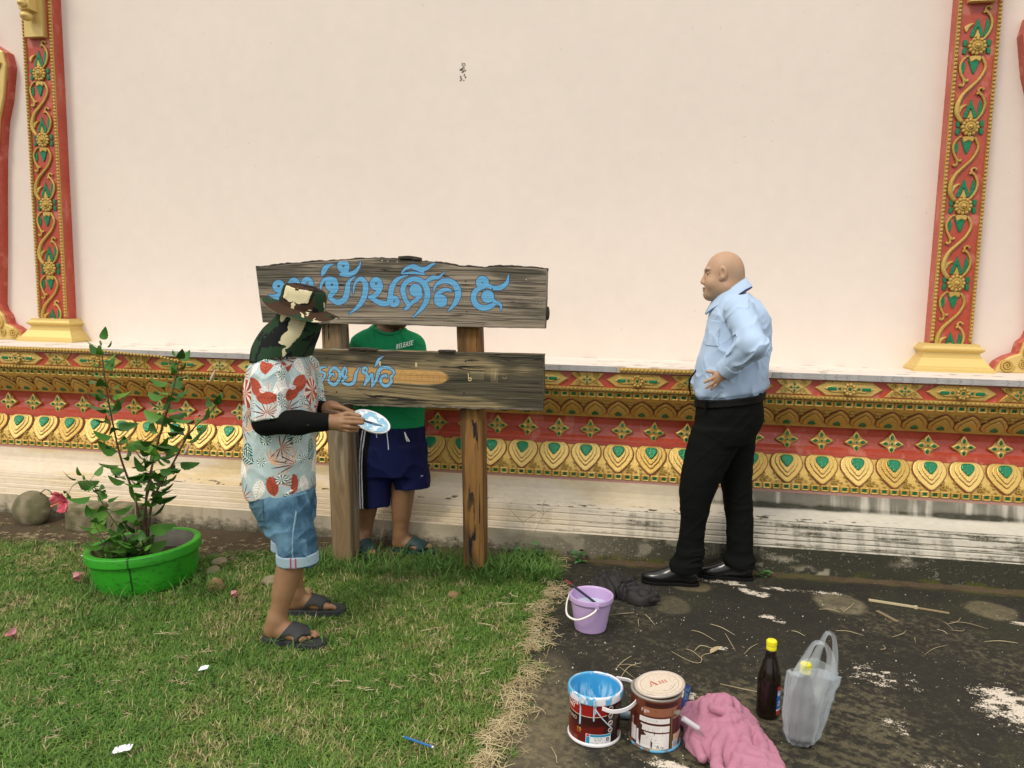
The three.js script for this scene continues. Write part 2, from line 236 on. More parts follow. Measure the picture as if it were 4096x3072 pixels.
// --- four-petalled flower plaques on the red waist
const fp = smoothShape(half([[0, 0.010], [0.014, 0.018], [0.020, 0.032], [0.012, 0.048], [0, 0.064]]), 16), fpG = smoothShape(half([[0, 0.020], [0.007, 0.026], [0.009, 0.034], [0, 0.048]]), 12);
const lobe = smoothShape(half([[0, 0.0], [0.010, 0.012], [0.011, 0.026], [0, 0.040]]), 10);
const flowerGold = merge([relief(shapeOf([[0, 0.056], [0.056, 0], [0, -0.056], [-0.056, 0]]), 0.010, 0.002), ...[0, 1, 2, 3].map(k => put(relief(fp, 0.018, 0.006, 2), 0, 0, 0.004, 0, 0, k * PI / 2)), ...[0, 1, 2, 3].map(k => put(relief(lobe, 0.010, 0.003), 0, 0, 0.008, 0, 0, PI / 4 + k * PI / 2)), put(relief(tileSquare(0.026, 0.026, 0.006), 0.012, 0.004, 1, 2), 0, 0, 0.012)]);
const flowerGem = merge([...[0, 1, 2, 3].map(k => put(relief(fpG, 0.008, 0.004), 0, 0, 0.019, 0, 0, k * PI / 2)), put(relief(tileSquare(0.012, 0.012, 0.003), 0.005, 0.002, 1, 1), 0, 0, 0.0225)]);
for (const x of span(1.412 - 0.1862 * 34, OX1, 0.1862)) {
  const r = (jit() - 0.5) * 0.09; const a = mesh('flower_plaque', flowerGold, golds[Math.floor(jit() * 3)], waist), b = mesh('green_inlay', flowerGem, greens[Math.floor(jit() * 3)], waist);
  for (const o of [a, b]) { o.position.set(x, 0.684, -0.342); o.rotation.set(-0.06, 0, r); }
}
// --- lozenges and scroll plaques of the top band
const lozShape = shapeOf([[-0.172, 0], [-0.115, 0.040], [0.115, 0.040], [0.172, 0], [0.115, -0.040], [-0.115, -0.040]]), lozIn = shapeOf([[-0.125, 0], [-0.085, 0.021], [0.085, 0.021], [0.125, 0], [0.085, -0.021], [-0.085, -0.021]]);
const ring = (R, r, n, rad) => merge([...Array(n).keys()].map(k => put(new THREE.SphereGeometry(rad, 6, 5), Math.cos(k / n * 2 * PI) * R, Math.sin(k / n * 2 * PI) * R, r)));
const lozGold = merge([relief(lozShape, 0.014, 0.006, 1), put(relief(lozIn, 0.012, 0.005, 1), 0, 0, 0.010), ...[-1, 1].map(s => put(new THREE.TorusGeometry(0.012, 0.004, 4, 10), s * 0.05, 0, 0.021)),
  put(new THREE.CylinderGeometry(0.028, 0.031, 0.014, 12), 0, 0, 0.024, PI / 2), ring(0.026, 0.030, 9, 0.0105), put(new THREE.TorusGeometry(0.013, 0.004, 5, 12), 0, 0, 0.033),
  ...[...Array(22).keys()].map(k => put(new THREE.BoxGeometry(0.010, 0.006, 0.006), -0.105 + (k % 11) * 0.021, k < 11 ? 0.030 : -0.030, 0.013, 0, 0, (k % 3 - 1) * 0.3))]);
const lozGem = merge([...[-1, 1].flatMap(s => [put(relief(tileSquare(0.046, 0.018, 0.004), 0.006, 0.003, 1, 1), s * 0.087, 0, 0.020), put(new THREE.SphereGeometry(0.009, 8, 5), s * 0.048, 0, 0.021, 0, 0, 0, [1.2, 0.8, 0.5])]), put(new THREE.SphereGeometry(0.008, 8, 5), 0, 0, 0.032)]);
const scrShape = shapeOf([[-0.098, 0.038], [0.098, 0.038], [0.060, 0], [0.098, -0.038], [-0.098, -0.038], [-0.060, 0]]);
const spiral = (R, turns, rad, flip = 1, n = 16) => taperTube([...Array(n).keys()].map(k => { const t = k / (n - 1), a = t * turns * 2 * PI * flip, r = R * (1 - 0.85 * t); return [Math.cos(a) * r, Math.sin(a) * r, 0, rad * (1 - 0.4 * t)]; }), n * 2, 5);
const scrGold = merge([relief(scrShape, 0.010, 0.003), put(relief(shapeOf([[0, 0.034], [0.056, 0], [0, -0.034], [-0.056, 0]]), 0.012, 0.005), 0, 0, 0.007), ...[[-1, -1], [-1, 1], [1, -1], [1, 1]].map(([a, b]) => put(spiral(0.017, 2.2, 0.0045, a * b), a * 0.050, b * 0.021, 0.012)), ...[0, 1, 2, 3].map(k => put(relief(fp, 0.008, 0.003), 0, 0, 0.015, 0, 0, k * PI / 2, 0.5))]);
const scrGem = merge([...[0, 1, 2, 3].map(k => put(relief(fpG, 0.004, 0.002), 0, 0, 0.0215, 0, 0, k * PI / 2, 0.55)), put(new THREE.SphereGeometry(0.004, 6, 4), 0, 0, 0.022)]);
for (let k = -12; k < 3; k++) { const x = 1.681 + k * 0.5604;
  for (const [n, g, m, dx] of [['lozenge_plaque', lozGold, golds[(k + 12) % 3], 0], ['green_inlay', lozGem, gemGreen, 0], ['scroll_plaque', scrGold, golds[(k + 13) % 3], 0.2802], ['green_inlay', scrGem, gemGreen, 0.2802]]) { const o = mesh(n, g, m, lozBand); o.position.set(x + dx, 1.004, -0.161); } }

// --- pilasters
const vineGold = [], leafGreen = [];
{
  const tube = (pts, s = 24) => vineGold.push(taperTube(pts.map(([x, y, r]) => [x, y, 0.006, r]), s, 6));
  tube([[0.030, -0.055, 0.006], [0.0377, -0.0677, 0.007], [0.0526, -0.108, 0.008], [0.0286, -0.167, 0.008], [-0.0125, -0.212, 0.009], [-0.0535, -0.257, 0.011], [-0.0753, -0.316, 0.014], [-0.0713, -0.361, 0.014], [-0.045, -0.401, 0.011]], 32);
  tube([[-0.035, -0.050, 0.005], [-0.049, -0.054, 0.006], [-0.0753, -0.09, 0.007], [-0.0743, -0.126, 0.007], [-0.057, -0.167, 0.007], [-0.040, -0.182, 0.007], [-0.029, -0.176, 0.008]]);
  tube([[-0.058, -0.165, 0.006], [-0.050, -0.195, 0.006], [-0.060, -0.208, 0.008], [-0.073, -0.200, 0.008]], 14);
  tube([[0.028, 0.036, 0.006], [0.0525, 0.068, 0.007], [0.066, 0.122, 0.007], [0.048, 0.167, 0.007], [0.028, 0.187, 0.007], [0.030, 0.204, 0.006], [0.050, 0.206, 0.006], [0.053, 0.194, 0.008]]);
  tube([[0.046, 0.168, 0.006], [0.030, 0.180, 0.006], [0.0176, 0.176, 0.008]], 10);
  vineGold.push(relief(smoothShape([[-0.072, 0.100], [-0.050, 0.118], [-0.024, 0.122], [-0.046, 0.100], [-0.060, 0.075]], 18), 0.010, 0.003));                 // torn leaf on the stem
  vineGold.push(relief(shapeOf([[-0.019, 0.046], [0.014, 0.046], [-0.003, 0.092]]), 0.012, 0.004), relief(smoothShape([[-0.030, -0.052], [0.026, -0.052], [0.020, -0.080], [0.0, -0.070], [-0.024, -0.082]], 18), 0.012, 0.004));
  leafGreen.push(relief(smoothShape(half([[0, 0.150], [0.012, 0.115], [0.030, 0.075], [0.032, 0.050], [0.018, 0.050], [0.004, 0.095], [0, 0.100]]).map(([x, y]) => [x - 0.004, y]), 26), 0.006, 0.002));
  leafGreen.push(relief(smoothShape([[0.035, 0.050], [0.050, 0.075], [0.055, 0.12], [0.042, 0.148], [0.036, 0.110]], 16), 0.004, 0.001));
  leafGreen.push(relief(smoothShape([[-0.036, -0.066], [0.014, -0.062], [0.016, -0.084], [-0.006, -0.144], [-0.026, -0.098]], 18), 0.006, 0.002));
  leafGreen.push(relief(smoothShape([[-0.066, -0.080], [-0.052, -0.086], [-0.056, -0.140], [-0.067, -0.128]], 12), 0.004, 0.001));
  for (const s of [-1, 1]) for (const [y, r] of [[0.019, 0], [-0.022, 0.12]]) leafGreen.push(put(relief(tileSquare(0.021, 0.036, 0.008), 0.008, 0.003, 1, 2), s * 0.060, y, 0, 0, 0, s * r));
}
const vineGeo = merge(vineGold), leafGeo = merge(leafGreen);
const rosette = merge([put(new THREE.CylinderGeometry(0.030, 0.036, 0.016, 14), 0, 0, 0.008, PI / 2), ring(0.038, 0.010, 12, 0.0115), put(new THREE.TorusGeometry(0.021, 0.005, 5, 14), 0, 0, 0.018), put(new THREE.SphereGeometry(0.017, 10, 6), 0, 0, 0.016), put(relief(shapeOf([[0, 0.012], [0.003, 0.003], [0.012, 0], [0.003, -0.003], [0, -0.012], [-0.003, -0.003], [-0.012, 0], [-0.003, 0.003]]), 0.006, 0.002), 0, 0, 0.030)]);
function pilaster(cx, mirror) {
  const p = mesh('pilaster', put(boxUV(0.222, 4.3, 0.085), cx, 1.24 + 2.15, -0.6075), red, temple);
  for (const s of [-1, 1]) { const e = mesh('bead_border', put(new THREE.BoxGeometry(0.017, 3.4, 0.010), cx + s * 0.1015, 1.25 + 1.7, -0.562), gold, p); beadRow('bead_string', p, span(1.262, 4.6, 0.0213).map(y => [cx + s * 0.1015, y, -0.554])); }
  for (let k = -1; k < 4; k++) {
    const y = 1.583 + 0.427 * k;
    if (k < 0) {                                            // the run starts cut off above the base
      const keep = (g, lo) => { const q = g.clone(), a = q.attributes.position; for (let i = 0; i < a.count; i++) if (a.getY(i) < lo) a.setY(i, lo); return q; };
      const lo = 1.238 - y; mesh('vine_scroll', keep(merge(vineGold.slice(3)), lo), gold, p).position.set(cx, y, -0.564); mesh('green_leaf', keep(merge(leafGreen.slice(0, 2)), lo), gemGreen, p).position.set(cx, y, -0.564); continue;
    }
    for (const [n, g, m] of [['vine_scroll', k ? vineGeo : (() => { const q = vineGeo.clone(), a = q.attributes.position; for (let i = 0; i < a.count; i++) if (a.getY(i) < 1.238 - y) a.setY(i, 1.238 - y); return q; })(), k % 2 ? gold : goldB], ['green_leaf', leafGeo, gemGreen], ['rosette', rosette, gold]]) mesh(n, g, m, p).position.set(cx, y, -0.564);
  }
  // base: stacked mouldings, mitred to the sides
  const lv = [[1.080, 0.2135, -0.468], [1.098, 0.2130, -0.470], [1.102, 0.2060, -0.476], [1.110, 0.2040, -0.478], [1.114, 0.1960, -0.486], [1.150, 0.1700, -0.508], [1.160, 0.1660, -0.514], [1.162, 0.1560, -0.522], [1.172, 0.1540, -0.523], [1.175, 0.1500, -0.528], [1.190, 0.1480, -0.529], [1.194, 0.1560, -0.520], [1.205, 0.1660, -0.508], [1.212, 0.1670, -0.507], [1.215, 0.1580, -0.517], [1.226, 0.1540, -0.522], [1.229, 0.1480, -0.530], [1.240, 0.1460, -0.531]];
  const pos = [], idx = []; const F = (a, b, c, d) => { const k = pos.length / 3; pos.push(...a, ...b, ...c, ...d); idx.push(k, k + 1, k + 2, k, k + 2, k + 3); };
  for (let i = 0; i < lv.length - 1; i++) { const [y0, h0, z0] = lv[i], [y1, h1, z1] = lv[i + 1]; F([-h0, y0, z0], [h0, y0, z0], [h1, y1, z1], [-h1, y1, z1]); F([h0, y0, z0], [h0, y0, -0.66], [h1, y1, -0.66], [h1, y1, z1]); F([-h0, y0, -0.66], [-h0, y0, z0], [-h1, y1, z1], [-h1, y1, -0.66]); }
  const [yt, ht, zt] = lv[lv.length - 1]; F([-ht, yt, zt], [ht, yt, zt], [ht, yt, -0.66], [-ht, yt, -0.66]);
  const bg = new THREE.BufferGeometry(); bg.setAttribute('position', new THREE.Float32BufferAttribute(pos, 3)); bg.setIndex(idx);
  const bflat = bg.toNonIndexed(); bflat.computeVertexNormals(); mesh('pilaster_base', bflat, goldPaint, p).position.x = cx;
  // gold bracket high on the shaft
  const br = [put(new THREE.BoxGeometry(0.135, 0.9, 0.045), cx, 3.09 + 0.45, -0.545), put(new THREE.BoxGeometry(0.075, 0.8, 0.10), cx, 3.24 + 0.4, -0.50)];
  for (const [y, r, z] of [[3.20, 0.036, -0.47], [3.27, 0.028, -0.44], [3.40, 0.040, -0.43], [3.52, 0.03, -0.40], [3.66, 0.045, -0.38]]) br.push(put(new THREE.SphereGeometry(r, 10, 7), cx, y, z, 0, 0, 0, [1, 0.8, 1.2]));
  for (let k = 0; k < 9; k++) br.push(put(new THREE.TorusGeometry(0.04, 0.008, 5, 10, PI), cx, 3.28 + k * 0.06, -0.45, 0, PI / 2, -0.5));
  mesh('bracket', merge(br), goldPaint, p);
}
pilaster(1.757, 1); pilaster(-4.003, -1);

// --- carved window surrounds beyond the pilasters
function windowFrame(cx, s) {       // s = +1: edge faces +x
  const E = [[0, 3.30], [0.05, 3.10], [0.185, 3.02], [0.205, 2.93], [0.170, 2.72], [0.127, 2.58], [0.095, 2.35], [0.076, 2.10], [0.050, 1.70], [0.020, 1.33], [0.035, 1.285], [0.066, 1.255], [0.080, 1.195], [0.130, 1.175], [0.175, 1.145], [0.198, 1.105], [0.205, 1.082]];
  const pts = [...E.map(([x, y]) => [s * x, y]), [-s * 0.7, 1.082], [-s * 0.7, 3.30]];
  const f = mesh('window_surround', relief(shapeOf(s > 0 ? pts.reverse() : pts), 0.06, 0.006), red, temple); f.position.set(cx, 0, -0.651);
  const inner = E.map(([x, y]) => [s * (x - 0.016), y]), gi = relief(shapeOf([...inner, ...E.slice().reverse().map(([x, y]) => [s * (Math.min(x, 0.09) - 0.19), y])]), 0.03, 0.008, 2);
  const add = (g, x, y, z, r = 0, sc = 1) => { const o = mesh('gold_scroll', g, gold, f); o.position.set(s * x, y, z); o.rotation.z = r; o.scale.setScalar(sc); return o; };
  mesh('gilt_edge', put(gi, 0, 0, 0.052), goldPaint, f);
  const sx0 = -0.40, shut = mesh('window_shutter', put(new THREE.BoxGeometry(0.36, 1.95, 0.02), s * sx0, 2.10, 0.066), groove, f); mesh('shutter_frame', merge([put(new THREE.BoxGeometry(0.03, 1.95, 0.02), s * (sx0 + 0.165), 2.10, 0.076), put(new THREE.BoxGeometry(0.03, 1.95, 0.02), s * (sx0 - 0.165), 2.10, 0.076), put(new THREE.BoxGeometry(0.30, 0.03, 0.02), s * sx0, 1.14, 0.076), put(new THREE.BoxGeometry(0.30, 0.03, 0.02), s * sx0, 3.06, 0.076)]), gold, f);
  const sp = spiral(0.045, 2.2, 0.011, s), sp2 = spiral(0.045, 2.2, 0.011, -s);
  add(sp, 0.128, 1.125, 0.085, 0, 0.8); add(sp2, 0.005, 1.200, 0.085, 1, 1.0); add(sp, 0.045, 1.135, 0.088, 2, 0.6); add(sp2, -0.06, 1.14, 0.085, 0.5, 1.1);
  for (let k = 0; k < 9; k++) add(k % 2 ? sp : sp2, 0.10 - 0.018 * k, 2.95 - 0.17 * k, 0.085, k * 1.3, 1.15 - 0.03 * k);
  for (let k = 0; k < 10; k++) { const g = mesh('green_leaf', relief(fpG, 0.02, 0.004), gemGreen, f); g.position.set(s * (0.05 - 0.016 * k), 2.86 - 0.16 * k, 0.075); g.rotation.z = k * 1.7; g.scale.setScalar(1.5); }
}
windowFrame(-4.455, 1); windowFrame(2.195, -1);
// an old insect nest mark low relief on the plaster
{
  const r = rngOf(5), l = []; for (let k = 0; k < 46; k++) { const t = r(), a = (r() - 0.5) * 0.05 * (1 - 0.5 * t), y = (t - 0.45) * 0.11; l.push(put(new THREE.IcosahedronGeometry(0.0022 + 0.0026 * r(), 0), a, y, 0, r(), r(), r(), [1.4, 1, 0.6])); }
  const o = tagged(mesh('insect_nest', merge(l), std({ color: lin(0.16, 0.14, 0.11), roughness: 1 })), 'small grey insect nest stuck high on the blank cream wall', 'insect nest'); o.position.set(-1.137, 2.823, -0.6495);
}
// ---------------------------------------------------------------- ground, slab, grass
const soilTex = colourTex(1024, 1024, (u, v) => { const a = fbm(u * 9, v * 9, 3, 5), b = vn(u * 260, v * 260, 5), c = fbm(u * 70, v * 70, 8, 3); let k = mix3([0.20, 0.155, 0.10], [0.38, 0.32, 0.23], a * 0.6 + c * 0.4); k = mix3(k, [0.62, 0.55, 0.40], b > 0.93 ? 0.55 : 0); return mix3(k, [0.25, 0.27, 0.10], sstep(0.5, 0.7, fbm(u * 6, v * 6, 33, 3)) * 0.5); });
soilTex.repeat.set(0.5, 0.5);
{
  const N = 120, g = new THREE.PlaneGeometry(60, 60, 1, 1).rotateX(-PI / 2); const uv = g.attributes.uv, p = g.attributes.position; for (let i = 0; i < p.count; i++) uv.setXY(i, p.getX(i), p.getZ(i));
  structure(mesh('ground', g, std({ map: soilTex, roughness: 1 }), null)).position.y = -0.014;
}
const edgePts = [[-0.6, -0.40], [-0.043, -0.383], [0.069, -0.366], [0.383, -0.376], [0.498, -0.335], [0.789, -0.375], [1.109, -0.325], [1.242, -0.358], [1.306, -0.30], [1.469, -0.375], [1.621, -0.324], [1.808, -0.392], [1.864, -0.34], [1.959, -0.388], [2.4, -0.37], [2.8, -0.41], [3.6, -0.38], [9, -0.4]];
function edgeX(z) { for (let i = 0; i < edgePts.length - 1; i++) if (z <= edgePts[i + 1][0]) { const t = clamp((z - edgePts[i][0]) / (edgePts[i + 1][0] - edgePts[i][0])); return lerp(edgePts[i][1], edgePts[i + 1][1], t); } return -0.4; }
// mouldy concrete: x -0.6..3.496, z -0.1..3.996
const SW = 4.096;
const slabTex = colourTex(2048, 2048, (u, v) => {
  const x = -0.6 + u * SW, z = -0.1 + v * SW, wx = x + 0.03 * (fbm(x * 8, z * 8, 91, 3) - 0.5), wz = z + 0.03 * (fbm(x * 8, z * 8, 92, 3) - 0.5);
  const big = fbm(x * 1.6, z * 2.0, 3, 4), mid = fbm(x * 11, z * 15, 5, 5), fine = vn(x * 230, z * 230, 9), f2 = vn(x * 480, z * 480, 10), gr2 = fbm(x * 60, z * 60, 12, 3), ang = x * 0.9 + z * 0.43, per = z * 0.9 - x * 0.43, dr = fbm(ang * 9, per * 46, 7, 5);
  let c = mix3([0.085, 0.080, 0.052], [0.165, 0.150, 0.10], 0.45 * mid + 0.35 * gr2 + 0.2 * fine);
  const light = sstep(0.45, 0.72, big * 0.62 + gr2 * 0.34 + 0.20 * sstep(0.8, 1.8, z) - 0.10 * sstep(0.9, 0.2, z) + 0.05 * (x > 0.4 ? 1 : 0));
  c = mix3(c, mix3([0.30, 0.275, 0.195], [0.42, 0.39, 0.30], fine), light * sstep(0.34, 0.62, 0.5 * dr + 0.5 * gr2) * 0.8);
  c = mix3(c, [0.20, 0.205, 0.10], 0.35 * sstep(0.5, 0.7, fbm(x * 3, z * 3, 15, 4)) * (0.5 + gr2));
  const speck = sstep(0.70, 0.80, 0.55 * fine + 0.45 * f2) * sstep(0.40, 0.60, fbm(x * 7, z * 7, 18, 3)); c = mix3(c, [0.50, 0.47, 0.38], speck * 0.55);
  const disc = (cx, cz, r, rz, col, k) => { const d = Math.hypot((wx - cx) / r, (wz - cz) / rz); c = mix3(c, col.map(q => q * (0.80 + 0.40 * gr2)), k * (0.72 + 0.5 * (mid - 0.3)) * sstep(1.08, 0.80, d + 0.25 * (gr2 - 0.5))); };
  disc(1.025, 0.345, 0.130, 0.145, [0.50, 0.465, 0.37], 0.85); disc(1.735, 0.290, 0.12, 0.125, [0.46, 0.42, 0.32], 0.8); disc(0.315, 0.27, 0.11, 0.085, [0.44, 0.39, 0.28], 0.85); disc(0.20, 0.54, 0.10, 0.12, [0.40, 0.37, 0.29], 0.6);
  disc(-0.30, 1.55, 0.13, 0.42, [0.44, 0.40, 0.31], 0.65); disc(-0.28, 2.1, 0.2, 0.5, [0.42, 0.38, 0.29], 0.6);
  const lime = (cx, cz, rx, rz, ang, thr) => { const a = Math.cos(ang), b = Math.sin(ang), dx = x - cx, dz = z - cz, q = Math.hypot((dx * a + dz * b) / rx, (dz * a - dx * b) / rz); const k = sstep(1.2, 0.3, q) * 0.42; const n = fbm(x * 26, z * 44, 23, 4) * 0.6 + fine * 0.25 + f2 * 0.15; const m = sstep(thr - k, thr - k + 0.10, n); c = mix3(c, [0.80, 0.76, 0.70], m * sstep(1.25, 0.9, q)); };
  lime(0.50, 0.18, 0.20, 0.045, 0.15, 0.82); lime(0.63, 0.30, 0.13, 0.06, 0.5, 0.80); lime(0.72, 0.21, 0.12, 0.04, 0.2, 0.85); lime(0.67, 0.60, 0.10, 0.05, 0.6, 0.84); lime(0.40, 0.96, 0.06, 0.03, 0, 0.92); lime(1.42, 1.25, 0.19, 0.24, -0.3, 0.80); lime(0.15, 1.85, 0.16, 0.05, 0.4, 0.82); lime(0.22, 1.38, 0.12, 0.05, 0.3, 0.87); lime(0.95, 1.45, 0.08, 0.10, 0, 0.92); lime(1.8, 0.42, 0.08, 0.04, 0, 0.85); lime(0.05, 0.35, 0.12, 0.05, 0.3, 0.92); lime(0.95, 0.22, 0.25, 0.05, 0, 0.95); lime(1.1, 1.75, 0.3, 0.12, 0.5, 0.93); lime(1.0, 1.1, 0.3, 0.2, 0.4, 0.97);
  if (f2 > 0.975 && mid > 0.45) c = mix3(c, [0.72, 0.68, 0.58], 0.7);
  const sl = sstep(0.085, 0.02, z + 0.05 * (fbm(x * 12, z * 30, 27, 3) - 0.5)); c = mix3(c, mix3([0.26, 0.19, 0.11], [0.34, 0.33, 0.10], sstep(0.45, 0.6, fbm(x * 11, z * 40, 29, 4))), sl * 0.85);
  return c;
}, true);
slabTex.repeat.set(1 / SW, 1 / SW); slabTex.offset.set(0.6 / SW, 0.1 / SW); slabTex.wrapS = slabTex.wrapT = THREE.MirroredRepeatWrapping;
{
  const pts = []; for (let z = -0.3; z < 9; z += 0.03) pts.push([edgeX(z) - 0.05 + 0.03 * (fbm(z * 9, 1, 5, 3) - 0.5), -z]);
  pts.push([9, -9], [9, 0.3]);
  const g = new THREE.ExtrudeGeometry(shapeOf(pts), { depth: 0.03, bevelEnabled: false }).rotateX(-PI / 2); g.translate(0, -0.03, 0);
  const uv = g.attributes.uv, p = g.attributes.position; for (let i = 0; i < p.count; i++) uv.setXY(i, p.getX(i), p.getZ(i));
  const bump = colourTex(512, 512, (u, v) => { const n = 0.5 * vn(u * 120, v * 120, 3) + 0.5 * fbm(u * 40, v * 40, 5, 4); return [n, n, n]; }, true, false); bump.repeat.set(1, 1);
  structure(mesh('concrete_slab', g, std({ map: slabTex, roughness: 0.92, bumpMap: bump, bumpScale: 0.004 })));
}
// crumbled earth heaped against the foot of the wall
{
  const nx = 420, nz = 8, x0 = -5.5, x1 = 3.2, pos = [], uv = [], idx = [];
  for (let i = 0; i <= nx; i++) for (let j = 0; j <= nz; j++) { const x = lerp(x0, x1, i / nx), L = x < -0.4, t = j / nz, w = L ? 0.30 : 0.055 + 0.03 * fbm(x * 5, 2, 3, 3); const h = (L ? 0.020 : 0.016) * (1 - t * t) * (0.4 + 1.1 * fbm(x * 14, t * 5, 9, 3)) - 0.013 * t; pos.push(x, h - (L ? 0.012 * t : 0), -0.01 + t * w); uv.push(x, t * w); }
  for (let i = 0; i < nx; i++) for (let j = 0; j < nz; j++) { const a = i * (nz + 1) + j, b = a + nz + 1; idx.push(a, a + 1, b, b, a + 1, b + 1); }
  const g = new THREE.BufferGeometry(); g.setAttribute('position', new THREE.Float32BufferAttribute(pos, 3)); g.setAttribute('uv', new THREE.Float32BufferAttribute(uv, 2)); g.setIndex(idx); g.computeVertexNormals();
  const et = soilTex.clone(); et.repeat.set(1.1, 1.1); et.needsUpdate = true;
  structure(mesh('earth_bank', g, std({ map: et, roughness: 1 })));
}
// --- lawn
const POT = [-2.43, 0.755];
function soilEdge(x) { const P = [[-5.5, 0.40], [-3.6, 0.38], [-3.085, 0.316], [-2.315, 0.36], [-2.117, 0.22], [-1.694, 0.24], [-1.43, 0.20], [-1.114, 0.13], [-0.91, 0.17], [-0.686, 0.02], [-0.43, -0.02], [0, 0]]; for (let i = 0; i < P.length - 1; i++) if (x <= P[i + 1][0]) return lerp(P[i][1], P[i + 1][1], (x - P[i][0]) / (P[i + 1][0] - P[i][0])); return 0; }
function tuft(seed, n, hgt, spread, width) {
  const r = rngOf(seed), pos = [], nor = [];
  for (let k = 0; k < n; k++) {
    const a = r() * 2 * PI, lean = 0.45 + r() * 1.35, L = hgt * (0.55 + 0.75 * r()), bx = (r() - 0.5) * spread, bz = (r() - 0.5) * spread, w = width * (0.7 + 0.6 * r());
    const dx = Math.cos(a), dz = Math.sin(a), sx = -dz * w, sz = dx * w; const P = [];
    for (let s = 0; s <= 2; s++) { const t = s / 2, b = lean * t; P.push([bx + dx * L * t * Math.sin(b), L * t * Math.cos(b * 0.8), bz + dz * L * t * Math.sin(b), s === 2 ? 0.08 : s === 1 ? 0.85 : 1]); }
    for (let s = 0; s < 2; s++) { const [ax, ay, az, aw] = P[s], [cx, cy, cz, cw] = P[s + 1]; const q = [[ax - sx * aw, ay, az - sz * aw], [ax + sx * aw, ay, az + sz * aw], [cx + sx * cw, cy, cz + sz * cw], [cx - sx * cw, cy, cz - sz * cw]]; for (const i of [0, 1, 2, 0, 2, 3]) pos.push(...q[i]); }
  }
  const g = new THREE.BufferGeometry(); g.setAttribute('position', new THREE.Float32BufferAttribute(pos, 3)); g.computeVertexNormals(); return g;
}
const grassMat = std({ color: 0xffffff, roughness: 0.7 }), strawMat = std({ color: 0xffffff, roughness: 0.85 });
const gr = rngOf(2024);
const lists = [[], [], [], [], []];     // two lawn tufts, long grass, dead blades, straw litter
const feet = [[-1.40, 1.27, 0.10], [-1.42, 1.0, 0.09]];
for (let i = 0; i < 88000; i++) {
  const x = -5.2 + gr() * 5.0, z = -0.02 + gr() * 3.5, ex = edgeX(z);
  if (x > ex + 0.01 * gr()) continue;
  const se = soilEdge(x), pd = fbm(x * 2.2, z * 2.2, 5, 4), patch = fbm(x * 6, z * 6, 8, 3);
  const near = z - se; if (near < 0.12 * (patch - 0.35)) continue;
  if (near < 0.45 && gr() < 0.75 - near * 1.6 && x < -1.2) continue;
  if (Math.hypot(x - POT[0], z - POT[1]) < 0.25) continue;
  const toE = ex - x; if (toE < 0.06 && gr() < 0.65) continue;
  const dry = sstep(0.48, 0.66, patch * 0.6 + pd * 0.4) * 0.6 + 0.13 + (toE < 0.09 ? 0.35 : 0);
  const s = 0.75 + 0.6 * gr(), m = [x, z, s, gr() * 6.28, patch, pd, gr()];
  if (gr() < dry * 0.50) lists[3].push(m); else lists[gr() < 0.5 ? 0 : 1].push(m);
}
const longSpots = [[-1.53, 0.36, 0.16, 90], [-0.82, 0.36, 0.15, 110], [-0.55, 0.22, 0.17, 220], [-0.68, 0.30, 0.14, 120], [-2.30, 0.98, 0.30, 70], [-2.05, 0.80, 0.10, 45], [-1.25, 0.33, 0.20, 110], [-1.0, 0.30, 0.18, 90], [-2.62, 0.86, 0.10, 40], [-0.45, 0.35, 0.07, 60], [-1.75, 0.40, 0.2, 60], [-1.40, 1.36, 0.2, 40]];
for (const [cx, cz, r, n] of longSpots) for (let k = 0; k < n; k++) { const a = gr() * 6.28, q = r * Math.sqrt(gr()), x = cx + Math.cos(a) * q * 1.2, z = cz + Math.sin(a) * q; if (x > edgeX(z) || Math.hypot(x - POT[0], z - POT[1]) < 0.252) continue; lists[2].push([x, z, 0.7 + 0.6 * gr(), gr() * 6.28, 0.5, 0.5, gr()]); }
for (let k = 0; k < 2300; k++) { const z = gr() * 3.4, x = edgeX(z) - 0.07 + 0.115 * gr() * gr() + 0.03 * (gr() - 0.5) + 0.05 * (fbm(z * 7, 3, 3, 2) - 0.5); if (gr() > 0.25 + 1.6 * (fbm(z * 4, x * 9, 71, 3) - 0.3) * sstep(0.2, 0.8, z)) continue; lists[4].push([x, z, 0.6 + 0.9 * gr(), gr() * 6.28, 0.5, 0.5, gr()]); }
for (let k = 0; k < 3200; k++) { const z = 0.3 + gr() * 3.0, x = -5 + gr() * 4.6; if (fbm(x * 4, z * 4, 61, 3) > 0.5) lists[4].push([x, z, 0.4 + 0.7 * gr(), gr() * 6.28, 0.5, 0.5, gr()]); }
for (let k = 0; k < 500; k++) { const z = 0.06 + gr() * 0.35, x = -5 + gr() * 4.4; lists[4].push([x, z, 0.4 + 0.7 * gr(), gr() * 6.28, 0.5, 0.5, gr()]); }
function field(name, geo, mat, list, colour, y = -0.014, tilt = 0) {
  const im = new THREE.InstancedMesh(geo, mat, list.length); im.name = name; const d = new THREE.Object3D(), c = new THREE.Color();
  list.forEach((m, i) => { d.position.set(m[0], y, m[1]); d.rotation.set(tilt * (m[6] - 0.5), m[3], tilt * (m[5] - 0.5)); d.scale.setScalar(m[2]); d.updateMatrix(); im.setMatrixAt(i, d.matrix); const q = colour(m); c.setRGB(...q); im.setColorAt(i, c); });
  im.castShadow = im.receiveShadow = true; im.userData.kind = 'stuff'; scene.add(im); return im;
}
const greenOf = (m) => { const t = m[6], y = sstep(0.35, 0.7, m[5] * 0.5 + m[4] * 0.5); return mix3(mix3([0.042, 0.122, 0.011], [0.125, 0.245, 0.028], t), [0.23, 0.27, 0.055], y * 0.6 * t); };
const tag2 = (o, l, c) => { o.userData.label = l; o.userData.category = c; };
